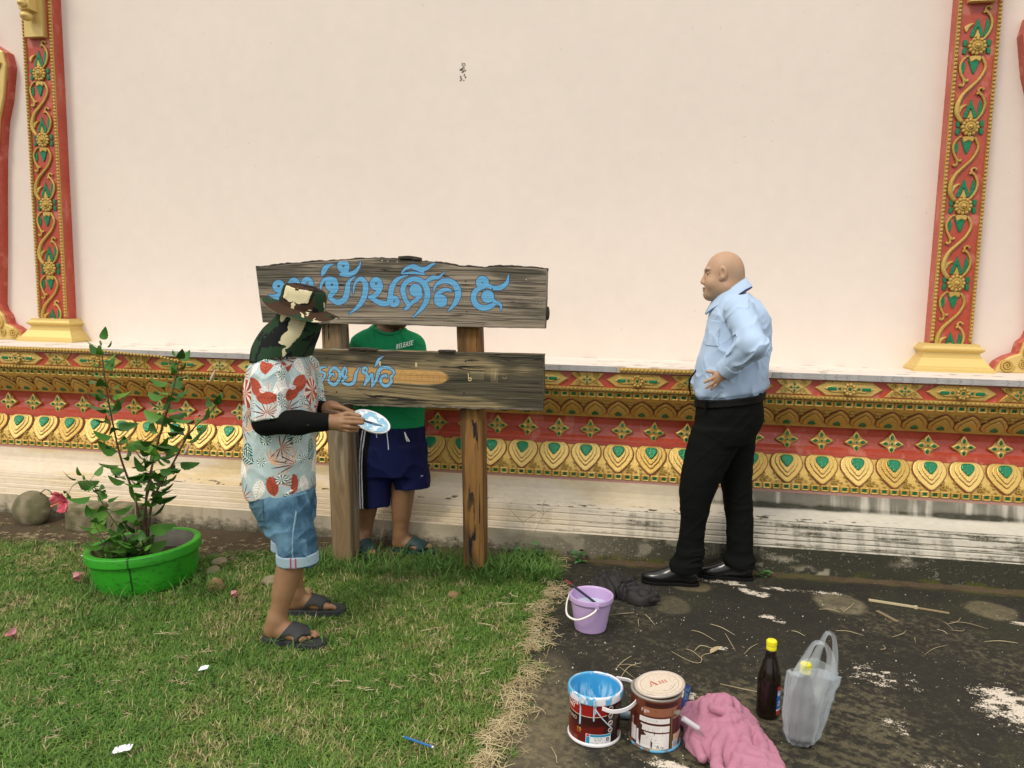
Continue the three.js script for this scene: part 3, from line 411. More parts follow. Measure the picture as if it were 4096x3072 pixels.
tag2(field('lawn_grass', tuft(11, 9, 0.031, 0.042, 0.0017), grassMat, lists[0], greenOf), 'short green mown lawn grass in front of the sign', 'grass');
tag2(field('creeping_grass', tuft(12, 8, 0.027, 0.046, 0.0021), grassMat, lists[1], greenOf), 'low broad-bladed creeping grass mixed through the lawn', 'grass');
tag2(field('tall_grass', tuft(13, 6, 0.105, 0.03, 0.0022), grassMat, lists[2], (m) => mix3([0.045, 0.13, 0.015], [0.10, 0.20, 0.03], m[6])), 'tall uncut grass around the sign posts and planter', 'grass');
tag2(field('dead_grass', tuft(14, 6, 0.030, 0.045, 0.0016), strawMat, lists[3], (m) => mix3([0.32, 0.25, 0.11], [0.52, 0.44, 0.24], m[6])), 'dry yellowed grass blades scattered through the lawn', 'dry grass');
const litter = (() => { const r = rngOf(5), l = []; for (let k = 0; k < 3; k++) { const L = 0.025 + 0.03 * r(), a = r() * PI; const x = (r() - 0.5) * 0.02, z = (r() - 0.5) * 0.02, y0 = 0.016 + 0.006 * r(); l.push(taperTube([[x - Math.cos(a) * L / 2, y0, z - Math.sin(a) * L / 2, 0.0009], [x + 0.003, y0 + 0.006 * r(), z + 0.003, 0.0012], [x + Math.cos(a) * L / 2, y0, z + Math.sin(a) * L / 2, 0.0006]], 3, 3, false)); } return merge(l); })();
tag2(field('straw_litter', litter, strawMat, lists[4], (m) => mix3([0.36, 0.28, 0.14], [0.62, 0.53, 0.32], m[6])), 'loose dry clippings heaped along the edge of the concrete', 'straw');
// ---------------------------------------------------------------- painted wooden sign
const strokesTop = [[[-1.841,1.4939,0.0234],[-1.844,1.4839,0.0234],[-1.8519,1.4766,0.0234],[-1.8625,1.4737,0.0234],[-1.8731,1.4762,0.0234],[-1.8807,1.4833,0.0234],[-1.8834,1.4931,0.0234],[-1.8803,1.503,0.0234],[-1.8724,1.5104,0.0234],[-1.8618,1.5132,0.0234],[-1.8512,1.5107,0.0234],[-1.8436,1.5037,0.0234],[-1.841,1.4939,0.0234]],[[-1.8348,1.4889,0.022],[-1.8454,1.4638,0.0249],[-1.8694,1.4429,0.022],[-1.897,1.4408,0.0132],[-1.9174,1.4463,0.0022]],[[-1.9049,1.4421,0.0073],[-1.8775,1.431,0.0117],[-1.8541,1.4226,0.0073]],[[-1.7556,1.507,0.022],[-1.7586,1.4972,0.022],[-1.7664,1.4898,0.022],[-1.777,1.487,0.022],[-1.7875,1.4894,0.022],[-1.7951,1.4965,0.022],[-1.7977,1.5063,0.022],[-1.7947,1.5162,0.022],[-1.7869,1.5235,0.022],[-1.7763,1.5263,0.022],[-1.7659,1.5238,0.022],[-1.7583,1.5168,0.022],[-1.7556,1.507,0.022]],[[-1.798,1.4917,0.0176],[-1.7946,1.459,0.019],[-1.7874,1.4226,0.019]],[[-1.6834,1.5119,0.022],[-1.6863,1.5021,0.022],[-1.6941,1.4948,0.022],[-1.7046,1.492,0.022],[-1.715,1.4944,0.022],[-1.7226,1.5014,0.022],[-1.7253,1.5112,0.022],[-1.7223,1.521,0.022],[-1.7145,1.5283,0.022],[-1.704,1.5311,0.022],[-1.6936,1.5287,0.022],[-1.6861,1.5217,0.022],[-1.6834,1.5119,0.022]],[[-1.6804,1.5084,0.019],[-1.6778,1.4685,0.022],[-1.6861,1.4247,0.022]],[[-1.5586,1.6097,0.0015],[-1.5839,1.6043,0.0117],[-1.6031,1.5911,0.0249],[-1.6149,1.5708,0.022],[-1.6259,1.549,0.0022]],[[-1.6314,1.473,0.0029],[-1.6287,1.502,0.0117],[-1.6154,1.5261,0.0161],[-1.5846,1.5367,0.019],[-1.554,1.5286,0.0249]],[[-1.5481,1.5071,0.0264],[-1.5511,1.4969,0.0264],[-1.559,1.4894,0.0264],[-1.5697,1.4865,0.0264],[-1.5805,1.489,0.0264],[-1.5882,1.4963,0.0264],[-1.591,1.5063,0.0264],[-1.588,1.5165,0.0264],[-1.5801,1.524,0.0264],[-1.5693,1.5269,0.0264],[-1.5586,1.5244,0.0264],[-1.5509,1.5171,0.0264],[-1.5481,1.5071,0.0264]],[[-1.5452,1.4891,0.0249],[-1.5623,1.4671,0.0264],[-1.5809,1.4472,0.022],[-1.5665,1.4272,0.022],[-1.5359,1.417,0.0249],[-1.5029,1.4322,0.0278],[-1.4873,1.4722,0.0278],[-1.4817,1.5119,0.0205],[-1.4663,1.5337,0.0102],[-1.4435,1.5505,0.0015]],[[-1.4863,1.6021,0.0234],[-1.4892,1.5924,0.0234],[-1.4967,1.5852,0.0234],[-1.507,1.5825,0.0234],[-1.5173,1.5849,0.0234],[-1.5247,1.5919,0.0234],[-1.5274,1.6015,0.0234],[-1.5246,1.6112,0.0234],[-1.517,1.6184,0.0234],[-1.5067,1.6211,0.0234],[-1.4965,1.6187,0.0234],[-1.489,1.6117,0.0234],[-1.4863,1.6021,0.0234]],[[-1.4849,1.5928,0.019],[-1.4926,1.5741,0.0205],[-1.5232,1.5593,0.0088],[-1.4775,1.56,0.0205],[-1.4433,1.5748,0.0176],[-1.4228,1.5987,0.0102],[-1.4128,1.6295,0.0015]],[[-1.4531,1.4599,0.0015],[-1.4514,1.4909,0.0073],[-1.4414,1.5197,0.0117],[-1.4155,1.5395,0.019],[-1.3929,1.5206,0.0264],[-1.3886,1.4849,0.0293],[-1.4009,1.4379,0.0264],[-1.4292,1.3977,0.0176],[-1.479,1.3567,0.0015]],[[-1.3117,1.5163,0.0249],[-1.3144,1.5066,0.0249],[-1.3218,1.4994,0.0249],[-1.332,1.4966,0.0249],[-1.3421,1.499,0.0249],[-1.3496,1.506,0.0249],[-1.3522,1.5156,0.0249],[-1.3495,1.5253,0.0249],[-1.342,1.5325,0.0249],[-1.3319,1.5352,0.0249],[-1.3218,1.5328,0.0249],[-1.3144,1.5259,0.0249],[-1.3117,1.5163,0.0249]],[[-1.3057,1.5043,0.022],[-1.3208,1.474,0.0249],[-1.3479,1.4519,0.0205],[-1.3706,1.4472,0.0073],[-1.3419,1.4334,0.019],[-1.3081,1.4183,0.0249],[-1.2743,1.4155,0.022]],[[-1.263,1.4265,0.022],[-1.2555,1.4624,0.0249],[-1.2481,1.4982,0.0264],[-1.2294,1.5305,0.0205],[-1.2034,1.5487,0.0117],[-1.1663,1.5592,0.0015]],[[-1.2182,1.4289,0.022],[-1.2205,1.4202,0.022],[-1.2271,1.4138,0.022],[-1.2361,1.4113,0.022],[-1.2451,1.4134,0.022],[-1.2516,1.4196,0.022],[-1.254,1.4281,0.022],[-1.2516,1.4367,0.022],[-1.2451,1.4431,0.022],[-1.2361,1.4456,0.022],[-1.2271,1.4435,0.022],[-1.2206,1.4374,0.022],[-1.2182,1.4289,0.022]],[[-1.1786,1.3897,0.0102],[-1.1607,1.4058,0.019],[-1.1787,1.4425,0.022],[-1.1907,1.485,0.0249],[-1.1774,1.5208,0.0234],[-1.133,1.5428,0.022],[-1.085,1.5259,0.0264],[-1.0627,1.4839,0.0293],[-1.0661,1.4378,0.0264],[-1.0917,1.3945,0.0176],[-1.1397,1.3462,0.0015]],[[-1.1069,1.4866,0.0307],[-1.1091,1.4788,0.0307],[-1.115,1.4729,0.0307],[-1.1231,1.4707,0.0307],[-1.1313,1.4726,0.0307],[-1.1373,1.4782,0.0307],[-1.1395,1.486,0.0307],[-1.1373,1.4938,0.0307],[-1.1314,1.4997,0.0307],[-1.1233,1.5019,0.0307],[-1.1151,1.5,0.0307],[-1.1091,1.4944,0.0307],[-1.1069,1.4866,0.0307]],[[-1.0995,1.4655,0.0249],[-1.1141,1.4439,0.0205],[-1.14,1.4255,0.0161],[-1.1733,1.3912,0.0044]],[[-1.0776,1.5261,0.0146],[-1.0374,1.55,0.019],[-1.0045,1.5534,0.0117],[-0.9741,1.5805,0.0015]],[[-1.1997,1.57,0.0015],[-1.1738,1.5951,0.0132],[-1.1332,1.6063,0.0176],[-1.1001,1.5941,0.019],[-1.067,1.5967,0.0161],[-1.0415,1.6146,0.0102],[-1.0145,1.6262,0.0015]],[[-1.196,1.5687,0.0029],[-1.1405,1.5738,0.0102],[-1.0779,1.5677,0.0059]],[[-1.1406,1.5935,0.0029],[-1.1184,1.5889,0.0073],[-1.0853,1.5802,0.0102]],[[-0.975,1.4362,0.0307],[-0.9771,1.4283,0.0307],[-0.983,1.4225,0.0307],[-0.991,1.4202,0.0307],[-0.9991,1.4221,0.0307],[-1.005,1.4277,0.0307],[-1.0073,1.4355,0.0307],[-1.0052,1.4433,0.0307],[-0.9993,1.4491,0.0307],[-0.9913,1.4514,0.0307],[-0.9832,1.4495,0.0307],[-0.9773,1.4439,0.0307],[-0.975,1.4362,0.0307]],[[-1.0182,1.4317,0.0161],[-1.0148,1.4601,0.019],[-0.993,1.4831,0.019],[-0.9566,1.493,0.0146],[-0.9346,1.4814,0.0044]],[[-1.0296,1.4796,0.0015],[-1.021,1.5094,0.0117],[-0.9846,1.534,0.0205],[-0.9387,1.532,0.0264],[-0.9071,1.4974,0.0307],[-0.9052,1.4553,0.0278],[-0.923,1.4196,0.019],[-0.9555,1.3835,0.0015]],[[-0.7611,1.5316,0.0264],[-0.7635,1.5225,0.0264],[-0.7702,1.5157,0.0264],[-0.7795,1.5131,0.0264],[-0.7889,1.5154,0.0264],[-0.7958,1.5219,0.0264],[-0.7984,1.5309,0.0264],[-0.7961,1.54,0.0264],[-0.7893,1.5468,0.0264],[-0.78,1.5494,0.0264],[-0.7707,1.5471,0.0264],[-0.7638,1.5406,0.0264],[-0.7611,1.5316,0.0264]],[[-0.7559,1.5177,0.019],[-0.7257,1.5064,0.019],[-0.6829,1.51,0.022],[-0.6563,1.5334,0.0161],[-0.6485,1.5716,0.0015]],[[-0.783,1.5053,0.0146],[-0.8116,1.4908,0.0234],[-0.8241,1.4569,0.0264],[-0.8106,1.4221,0.0264],[-0.7743,1.4053,0.0249],[-0.7349,1.4153,0.022],[-0.7066,1.4328,0.0146],[-0.6849,1.4213,0.0117],[-0.6844,1.394,0.0015]],[[-0.7343,1.4623,0.0278],[-0.7364,1.4538,0.0278],[-0.7426,1.4475,0.0278],[-0.7512,1.4451,0.0278],[-0.7599,1.4472,0.0278],[-0.7663,1.4532,0.0278],[-0.7687,1.4616,0.0278],[-0.7665,1.47,0.0278],[-0.7603,1.4763,0.0278],[-0.7517,1.4787,0.0278],[-0.7431,1.4766,0.0278],[-0.7367,1.4706,0.0278],[-0.7343,1.4623,0.0278]],[[-0.7305,1.4518,0.0176],[-0.7102,1.4341,0.0117]]];
const strokesLow = [[[-1.6617,1.0921,0.0016],[-1.682,1.0747,0.0098],[-1.6861,1.0345,0.0115],[-1.6832,0.9887,0.0033]],[[-1.598,1.081,0.0025],[-1.64,1.0712,0.0148],[-1.6402,1.0571,0.0131],[-1.6124,1.0439,0.0131],[-1.625,1.0118,0.0131],[-1.6498,0.9874,0.0148],[-1.6567,0.998,0.0033]],[[-1.5811,1.0301,0.0033],[-1.5861,1.0549,0.0148],[-1.5615,1.0765,0.0164],[-1.5339,1.0584,0.0164],[-1.5342,1.0194,0.0164],[-1.5641,0.9874,0.0164],[-1.5918,1.0064,0.0148],[-1.5846,1.0333,0.0115],[-1.5653,1.0457,0.0082],[-1.562,1.0308,0.0049]],[[-1.4994,1.0415,0.0049],[-1.4923,1.0599,0.0082],[-1.5026,1.0786,0.0131],[-1.5166,1.0533,0.0148],[-1.5116,1.0327,0.0131],[-1.4908,1.0335,0.0098],[-1.517,1.0059,0.0115],[-1.4842,0.9906,0.0148],[-1.4538,1.0059,0.0164],[-1.4423,1.0518,0.0148],[-1.4215,1.0872,0.0025]],[[-1.389,1.0554,0.0049],[-1.3821,1.0746,0.0098],[-1.3957,1.0849,0.0131],[-1.4044,1.0615,0.0148],[-1.3839,1.0498,0.0164],[-1.3857,1.0209,0.0148],[-1.4013,0.9855,0.0033]],[[-1.3944,0.9916,0.0049],[-1.3737,1.0255,0.0148],[-1.3548,1.055,0.0082],[-1.3531,1.0221,0.0131],[-1.3584,0.9789,0.0025]],[[-1.3584,0.9806,0.0049],[-1.3309,1.0271,0.0148],[-1.3223,1.0686,0.0131],[-1.3052,1.0963,0.0025]],[[-1.2932,1.1458,0.0016],[-1.3187,1.1286,0.0131],[-1.3273,1.1094,0.0148],[-1.3418,1.0884,0.0025]],[[-1.3121,1.0467,0.0033],[-1.3163,1.0688,0.0131],[-1.2865,1.0887,0.0148],[-1.2525,1.0817,0.0148],[-1.2373,1.0634,0.0098],[-1.2542,1.0382,0.0148],[-1.2508,1.0178,0.0148],[-1.2823,0.9919,0.0164],[-1.3079,1.0115,0.0148],[-1.3036,1.0364,0.0131],[-1.2797,1.0496,0.0115],[-1.2763,1.0349,0.0066]]];
function woodPaint(ctx, W, H, x0, y1, k, px) {             // fill a canvas from a function of board metres
  const im = ctx.createImageData(W, H), d = im.data;
  for (let j = 0; j < H; j++) for (let i = 0; i < W; i++) { const c = px(x0 + i / k, y1 - j / k), q = (j * W + i) * 4; d[q] = clamp(c[0]) * 255; d[q + 1] = clamp(c[1]) * 255; d[q + 2] = clamp(c[2]) * 255; d[q + 3] = 255; }
  ctx.putImageData(im, 0, 0);
}
function brush(ctx, strokes, x0, y1, k, grow, style, wob) {
  ctx.fillStyle = style;
  for (const s of strokes) {
    const cv = new THREE.CatmullRomCurve3(s.map(p => V3(p[0], p[1], p[2])), false, 'centripetal'), n = Math.ceil(cv.getLength() * k / 1.2);
    for (let i = 0; i <= n; i++) { const p = cv.getPoint(i / n), r = Math.max(0.0009, p.z / 2) * (1 + wob * (vn(i * 0.09, s.length, 7) - 0.5)) + grow; ctx.beginPath(); ctx.arc((p.x - x0) * k, (y1 - p.y) * k, r * k, 0, 7); ctx.fill(); }
  }
}
const boardGrain = (x, y, s, knots) => {
  let yy = y, kd = 9; for (const [kx, ky, r] of knots) { const dx = x - kx, dy = y - ky, q = Math.hypot(dx * 0.7, dy); yy += Math.sign(dy || 1) * r * 0.9 * Math.exp(-q * q / (r * r * 2.2)); kd = Math.min(kd, q / r); }
  const w = 0.012 * (fbm(x * 2.2, yy * 6, s + 4, 3) - 0.5); const g1 = fbm(x * 2.2, (yy + w) * 95, s, 4), g2 = fbm(x * 7, (yy + w) * 330, s + 9, 3); const ck = Math.abs(fbm(x * 1.7, (yy + w) * 46, s + 20, 3) - 0.5);
  return { g1, g2, crack: ck < 0.020 ? sstep(0.50, 0.62, fbm(x * 6, yy * 30, s + 30, 3)) : 0, rings: kd < 2 ? 0.5 + 0.5 * Math.sin(kd * 26) : 0.5, kd };
};
const K = 1312;
const topTex = canvasTex(2048, 512, (ctx, W, H) => {
  const x0 = -2.01, y1 = 1.67;
  woodPaint(ctx, W, H, x0, y1, K, (x, y) => {
    const q = boardGrain(x, y, 3, [[-0.545, 1.44, 0.035]]); const t = clamp(1.25 * (0.5 * q.g1 + 0.5 * q.g2 - 0.5) + 0.5); let c = mix3([0.33, 0.305, 0.26], [0.68, 0.62, 0.53], t);
    c = mix3(c, [0.60, 0.55, 0.48], 0.25); const dark = sstep(0.46, 0.66, fbm(x * 3.2, y * 12, 41, 4) + 0.12 * sstep(-1.75, -2.0, x)); c = mix3(c, [0.21, 0.205, 0.165], dark * (0.30 + 0.55 * q.g1));
    c = mix3(c, [0.09, 0.085, 0.07], q.crack * 0.85); const ln = fbm(x * 3.5, y * 210 + 6 * fbm(x * 2, y * 8, 77, 2), 71, 3); c = c.map(v => v * (1 - 0.42 * sstep(0.58, 0.70, ln)) + 0.05 * sstep(0.42, 0.30, ln)); if (q.kd < 1.1) c = c.map(v => v * (0.86 + 0.16 * q.rings)); const e = 0.97 + 0.06 * vn(x * 700, y * 700, 5); return c.map(v => v * e);
  });
  brush(ctx, strokesTop, x0, y1, K, 0.0040, 'rgba(46,58,96,0.9)', 0.06); brush(ctx, strokesTop, x0, y1, K, 0.0011, 'rgb(96,164,208)', 0.06);
  const r = rngOf(8); for (let k = 0; k < 900; k++) { const x = r() * W, y = r() * H; ctx.fillStyle = `rgba(${60 + 60 * r()},${60 + 50 * r()},${55 + 50 * r()},${0.10 + 0.25 * r()})`; ctx.fillRect(x, y, 10 + 60 * r(), 1.2); }
  ctx.fillStyle = 'rgb(35,30,28)'; for (const [x, y] of [[-0.865, 1.535], [-0.858, 1.385], [-1.60, 1.36], [-0.73, 1.50]]) { ctx.beginPath(); ctx.arc((x - x0) * K, (y1 - y) * K, 5, 0, 7); ctx.fill(); }
  ctx.fillStyle = 'rgb(225,220,205)'; for (const [x, y] of [[-1.84, 1.605], [-1.75, 1.612], [-1.71, 1.614], [-1.30, 1.633], [-1.27, 1.631], [-1.22, 1.628], [-0.56, 1.55]]) { ctx.beginPath(); ctx.arc((x - x0) * K, (y1 - y) * K, 3.5, 0, 7); ctx.fill(); }
});
const lowTex = canvasTex(2048, 416, (ctx, W, H) => {
  const x0 = -2.0, y1 = 1.195;
  woodPaint(ctx, W, H, x0, y1, K, (x, y) => {
    const q = boardGrain(x, y, 13, [[-0.62, 1.10, 0.03], [-1.42, 0.95, 0.02]]); const t = clamp(0.6 * q.g1 + 0.4 * q.g2); let c = mix3([0.35, 0.31, 0.225], [0.66, 0.585, 0.425], t);
    const dark = sstep(0.43, 0.60, fbm(x * 2.3, y * 9, 43, 4) + 0.10 * sstep(1.09, 1.17, y) + 0.16 * sstep(-0.62, -0.47, x)); c = mix3(c, [0.155, 0.15, 0.11], dark * (0.45 + 0.5 * q.g1));
    c = mix3(c, [0.55, 0.42, 0.20], 0.4 * sstep(0.52, 0.66, fbm(x * 3, y * 10, 47, 3)) * sstep(-1.2, -1.6, x));
    c = mix3(c, [0.07, 0.065, 0.05], q.crack * 0.85); const ln = fbm(x * 3.5, y * 190 + 7 * fbm(x * 2, y * 8, 79, 2), 73, 3); c = c.map(v => v * (1 - 0.45 * sstep(0.58, 0.70, ln)) + 0.05 * sstep(0.42, 0.30, ln));
    const up = 1.083 + 0.008 * (fbm(x * 16, 1, 5, 3) - 0.5) - 0.03 * sstep(-1.0, -0.93, x), lo = 1.012 + 0.016 * (fbm(x * 11, 2, 6, 3) - 0.5) + 0.03 * sstep(-1.0, -0.93, x); const sand = sstep(up + 0.004, up - 0.004, y) * sstep(lo - 0.004, lo + 0.004, y) * sstep(-0.935, -0.97, x);
    const raw = mix3([0.70, 0.52, 0.28], [0.82, 0.65, 0.40], q.g1); c = mix3(c, raw, sand * 0.9); const e = 0.97 + 0.06 * vn(x * 700, y * 700, 5); return c.map(v => v * e);
  });
  brush(ctx, strokesLow, x0, y1, K, 0.0035, 'rgba(44,42,92,0.92)', 0.05); brush(ctx, strokesLow, x0, y1, K, 0.0003, 'rgb(118,176,206)', 0.05);
  const P = (x, y) => [(x - x0) * K, (y1 - y) * K];
  ctx.fillStyle = 'rgb(206,186,140)'; for (const [x, y] of [[-1.312, 1.107], [-1.119, 1.108]]) { const [a, b] = P(x, y); ctx.fillRect(a - 7, b - 15, 13, 28); }
  ctx.fillStyle = 'rgba(180,165,125,0.28)'; { const [a, b] = P(-0.803, 1.067); ctx.fillRect(a - 45, b - 40, 95, 75); ctx.fillRect(a + 95, b - 45, 50, 90); }
  ctx.strokeStyle = 'rgb(205,185,140)'; ctx.lineWidth = 6; { const [a, b] = P(-0.84, 1.05); ctx.beginPath(); ctx.moveTo(a - 8, b - 32); ctx.lineTo(a - 5, b + 14); ctx.quadraticCurveTo(a + 12, b + 24, a + 14, b + 4); ctx.quadraticCurveTo(a + 4, b - 8, a - 6, b + 6); ctx.stroke(); }
  ctx.strokeStyle = 'rgba(200,180,140,0.5)'; ctx.lineWidth = 5; { const [a, b] = P(-0.705, 1.071); ctx.beginPath(); ctx.moveTo(a, b - 28); ctx.lineTo(a - 6, b + 30); ctx.moveTo(a + 45, b + 10); ctx.quadraticCurveTo(a + 65, b + 35, a + 75, b + 8); ctx.stroke(); }
  ctx.strokeStyle = 'rgba(90,50,30,0.55)'; ctx.lineWidth = 1.6; for (const [x, w] of [[-1.19, 22], [-1.13, 30], [-1.07, 26], [-1.01, 24]]) { const [a, b] = P(x, 1.048); ctx.beginPath(); ctx.moveTo(a - w, b + 26); ctx.quadraticCurveTo(a - w, b - 34, a, b - 30); ctx.quadraticCurveTo(a + w, b - 24, a + w * 0.8, b + 30); ctx.stroke(); }
  ctx.fillStyle = 'rgb(30,26,22)'; for (const [x, y] of [[-1.6, 1.125], [-0.861, 1.134], [-0.867, 0.972], [-1.55, 0.95]]) { const [a, b] = P(x, y); ctx.beginPath(); ctx.arc(a, b, 6, 0, 7); ctx.fill(); }
});
const woodBump = colourTex(1024, 512, (u, v) => { const x = u * 1.56, y = v * 0.39, q = boardGrain(x, y, 3, []); const n = clamp(0.35 + 0.4 * q.g1 + 0.25 * q.g2 - 0.5 * q.crack); return [n, n, n]; }, true, false);
function boardMat(tex, x0, y1, W, H) { const t = tex; t.repeat.set(K / W, K / H); t.offset.set(-x0 * K / W, -(y1 - H / K) * K / H); const b = woodBump.clone(); b.repeat.set(1 / 1.56, 1 / 0.39); b.needsUpdate = true; return std({ map: t, roughness: 0.85, bumpMap: b, bumpScale: 0.006 }); }
const sign = thing('wooden_sign', 'weathered two-board wooden sign on posts with blue painted lettering', 'sign');
const ragged = (pts, n, amp, seed) => { const o = []; for (let i = 0; i < pts.length - 1; i++) for (let k = 0; k < n; k++) { const t = k / n, x = lerp(pts[i][0], pts[i + 1][0], t), y = lerp(pts[i][1], pts[i + 1][1], t); o.push([x, y + amp * (fbm(x * 30, y * 3, seed, 3) - 0.5) * 2]); } o.push(pts[pts.length - 1]); return o; };
function board(name, outline, mat, z0, th) { const m = mesh(name, new THREE.ExtrudeGeometry(shapeOf(outline), { depth: th - 0.008, bevelEnabled: true, bevelThickness: 0.004, bevelSize: 0.004, bevelOffset: -0.004, bevelSegments: 2 }), mat, sign); m.position.z = z0 + 0.004; return m; }
const topEdge = [[-0.457, 1.600], [-0.517, 1.606], [-0.722, 1.608], [-0.77, 1.602], [-0.899, 1.606], [-0.981, 1.622], [-1.112, 1.634], [-1.194, 1.637], [-1.336, 1.643], [-1.548, 1.628], [-1.746, 1.614], [-1.99, 1.588]];
const b1 = board('board', [...ragged([[-1.957, 1.302], [-1.295, 1.308], [-0.766, 1.308], [-0.459, 1.311]], 12, 0.002, 3), ...ragged([[-0.459, 1.311], [-0.456, 1.46], [-0.457, 1.600]], 4, 0.001, 4), ...ragged(topEdge, 6, 0.002, 5)], boardMat(topTex, -2.01, 1.67, 2048, 512), 0.352, 0.048);
b1.userData.label = 'upper board with large blue lettering and live edge';
const barkTex = colourTex(256, 256, (u, v) => { const a = fbm(u * 40, v * 8, 4, 4); return mix3([0.12, 0.11, 0.10], [0.34, 0.31, 0.27], a); }); const bark = std({ map: barkTex, roughness: 1 });
const strip = (pts, th, zw, amp, seed, z0 = zw - 0.357) => { const up = pts.map(([x, y], i) => [x, y + th * (0.35 + 1.1 * fbm(x * 17, 3, seed, 3)) + (fbm(x * 55, 2, seed + 3, 2) - 0.5) * amp]); const g = new THREE.ExtrudeGeometry(shapeOf([...pts, ...up.reverse()]), { depth: 0.036, bevelEnabled: true, bevelThickness: 0.003, bevelSize: 0.002, bevelSegments: 1 }); g.translate(0, 0, z0); return g; };
mesh('bark_edge', strip(ragged(topEdge, 14, 0.002, 5).map(([x, y]) => [x, y - 0.006]), 0.013, 0.357, 0.008, 11), bark, b1);
mesh('bark_edge', put(new THREE.IcosahedronGeometry(0.016, 2), -0.452, 1.385, 0.015, 0, 0, 0, [0.6, 2.2, 1.1]), bark, b1);
mesh('bark_flake', strip([[-1.10, 1.637], [-1.13, 1.640], [-1.16, 1.644], [-1.21, 1.645]], 0.012, 0.375, 0.006, 31), bark, b1);
const b2 = board('board', [...ragged([[-1.935, 0.888], [-1.651, 0.893], [-1.45, 0.889], [-1.295, 0.891], [-1.041, 0.897], [-0.792, 0.900], [-0.461, 0.908]], 9, 0.005, 13), ...ragged([[-0.461, 0.908], [-0.458, 1.05], [-0.463, 1.184]], 4, 0.001, 14), ...ragged([[-0.463, 1.184], [-0.936, 1.179], [-1.295, 1.177], [-1.423, 1.176], [-1.687, 1.172], [-1.94, 1.168]], 9, 0.002, 15)], boardMat(lowTex, -2.0, 1.195, 2048, 416), 0.354, 0.046);
b2.userData.label = 'lower board with unfinished blue lettering over a sanded strip';
mesh('bark_edge', strip(ragged([[-1.93, 0.893], [-1.651, 0.897], [-1.295, 0.895], [-0.792, 0.904], [-0.463, 0.911]], 20, 0.003, 13).map(([x, y]) => [x, y]), -0.010, 0.360, 0.006, 17), std({ map: colourTex(256, 64, (u, v) => mix3([0.28, 0.26, 0.22], [0.52, 0.48, 0.42], fbm(u * 40, v * 5, 6, 4))), roughness: 1 }), b2);
mesh('bark_flake', strip([[-1.33, 1.176], [-1.38, 1.177], [-1.44, 1.178], [-1.48, 1.177]], 0.006, 0.370, 0.005, 37), bark, b2); mesh('bark_flake', strip([[-0.92, 1.180], [-0.96, 1.181], [-1.0, 1.180]], 0.006, 0.372, 0.005, 39), bark, b2);
// posts
function postTex(seed, a, b, dk, mixLow) { return colourTex(512, 1024, (u, v) => { const w = 0.06 * (fbm(u * 3, v * 5, seed, 3) - 0.5), g = fbm((u + w) * 46, v * 5, seed + 3, 4), f = fbm((u + w) * 170, v * 12, seed + 5, 3), ck = Math.abs(fbm((u + w) * 26, v * 2.6, seed + 7, 3) - 0.5); let c = mix3(a, b, 0.5 * g + 0.5 * f); c = mix3(c, mixLow, sstep(0.45, 0.62, fbm(u * 6, v * 4, seed + 11, 4)) * 0.7); c = mix3(c, dk, sstep(0.5, 0.66, fbm(u * 14, v * 3, seed + 13, 4)) * 0.55); c = c.map(q => q * (0.86 + 0.28 * f)); if (ck < 0.022) c = mix3(c, [0.06, 0.05, 0.04], sstep(0.46, 0.56, fbm(u * 14, v * 9, seed + 17, 3)) * 0.92); return c; }); }
function post(secs, depth, seed, mat) {                    // secs: [y, xl, xr]
  const N = 40, R = 34, pos = [], uv = [], idx = [];
  const at = (y) => { for (let i = 0; i < secs.length - 1; i++) if (y <= secs[i + 1][0]) { const t = (y - secs[i][0]) / (secs[i + 1][0] - secs[i][0]); return [lerp(secs[i][1], secs[i + 1][1], t), lerp(secs[i][2], secs[i + 1][2], t)]; } const e = secs[secs.length - 1]; return [e[1], e[2]]; };
  for (let i = 0; i <= N; i++) { const y = lerp(secs[0][0], secs[secs.length - 1][0], i / N), [a, b] = at(y), cx = (a + b) / 2, hw = (b - a) / 2;
    for (let j = 0; j <= R; j++) { const q = j / R * 2 * PI, c = Math.cos(q), s = Math.sin(q), e = 0.30, x = Math.sign(c) * Math.pow(Math.abs(c), e), z = Math.sign(s) * Math.pow(Math.abs(s), e); const n = 1 + 0.06 * (fbm(Math.cos(q) * 3 + seed, y * 3 + Math.sin(q) * 2, seed, 3) - 0.5) - 0.05 * Math.pow(vn(j % R * 0.9, y * 1.5, seed + 1), 4); pos.push(cx + x * hw * n, y, 0.285 + z * depth / 2 * n); uv.push(j / R, (y + 0.1) / 1.6); } }
  const w = R + 1; for (let i = 0; i < N; i++) for (let j = 0; j < R; j++) { const a = i * w + j, b = a + w; idx.push(a, b, a + 1, b, b + 1, a + 1); }
  for (const [row, y, f] of [[0, secs[0][0], 0], [N, secs[secs.length - 1][0], 1]]) { const [a, b] = at(y), k = pos.length / 3; pos.push((a + b) / 2, y, 0.285); uv.push(0.5, 0.5); for (let j = 0; j < R; j++) f ? idx.push(k, row * w + j + 1, row * w + j) : idx.push(k, row * w + j, row * w + j + 1); }
  const g = new THREE.BufferGeometry(); g.setAttribute('position', new THREE.Float32BufferAttribute(pos, 3)); g.setAttribute('uv', new THREE.Float32BufferAttribute(uv, 2)); g.setIndex(idx); g.computeVertexNormals(); return mesh('post', toCreasedNormals(g, 0.7), mat, sign);
}
post([[-0.12, -1.603, -1.485], [0.35, -1.618, -1.492], [0.75, -1.632, -1.508], [1.0, -1.648, -1.530], [1.56, -1.668, -1.555]], 0.132, 21, std({ map: postTex(21, [0.36, 0.32, 0.26], [0.64, 0.57, 0.46], [0.30, 0.24, 0.17], [0.50, 0.40, 0.27]), roughness: 0.9 })).userData.label = 'greyish weathered post';
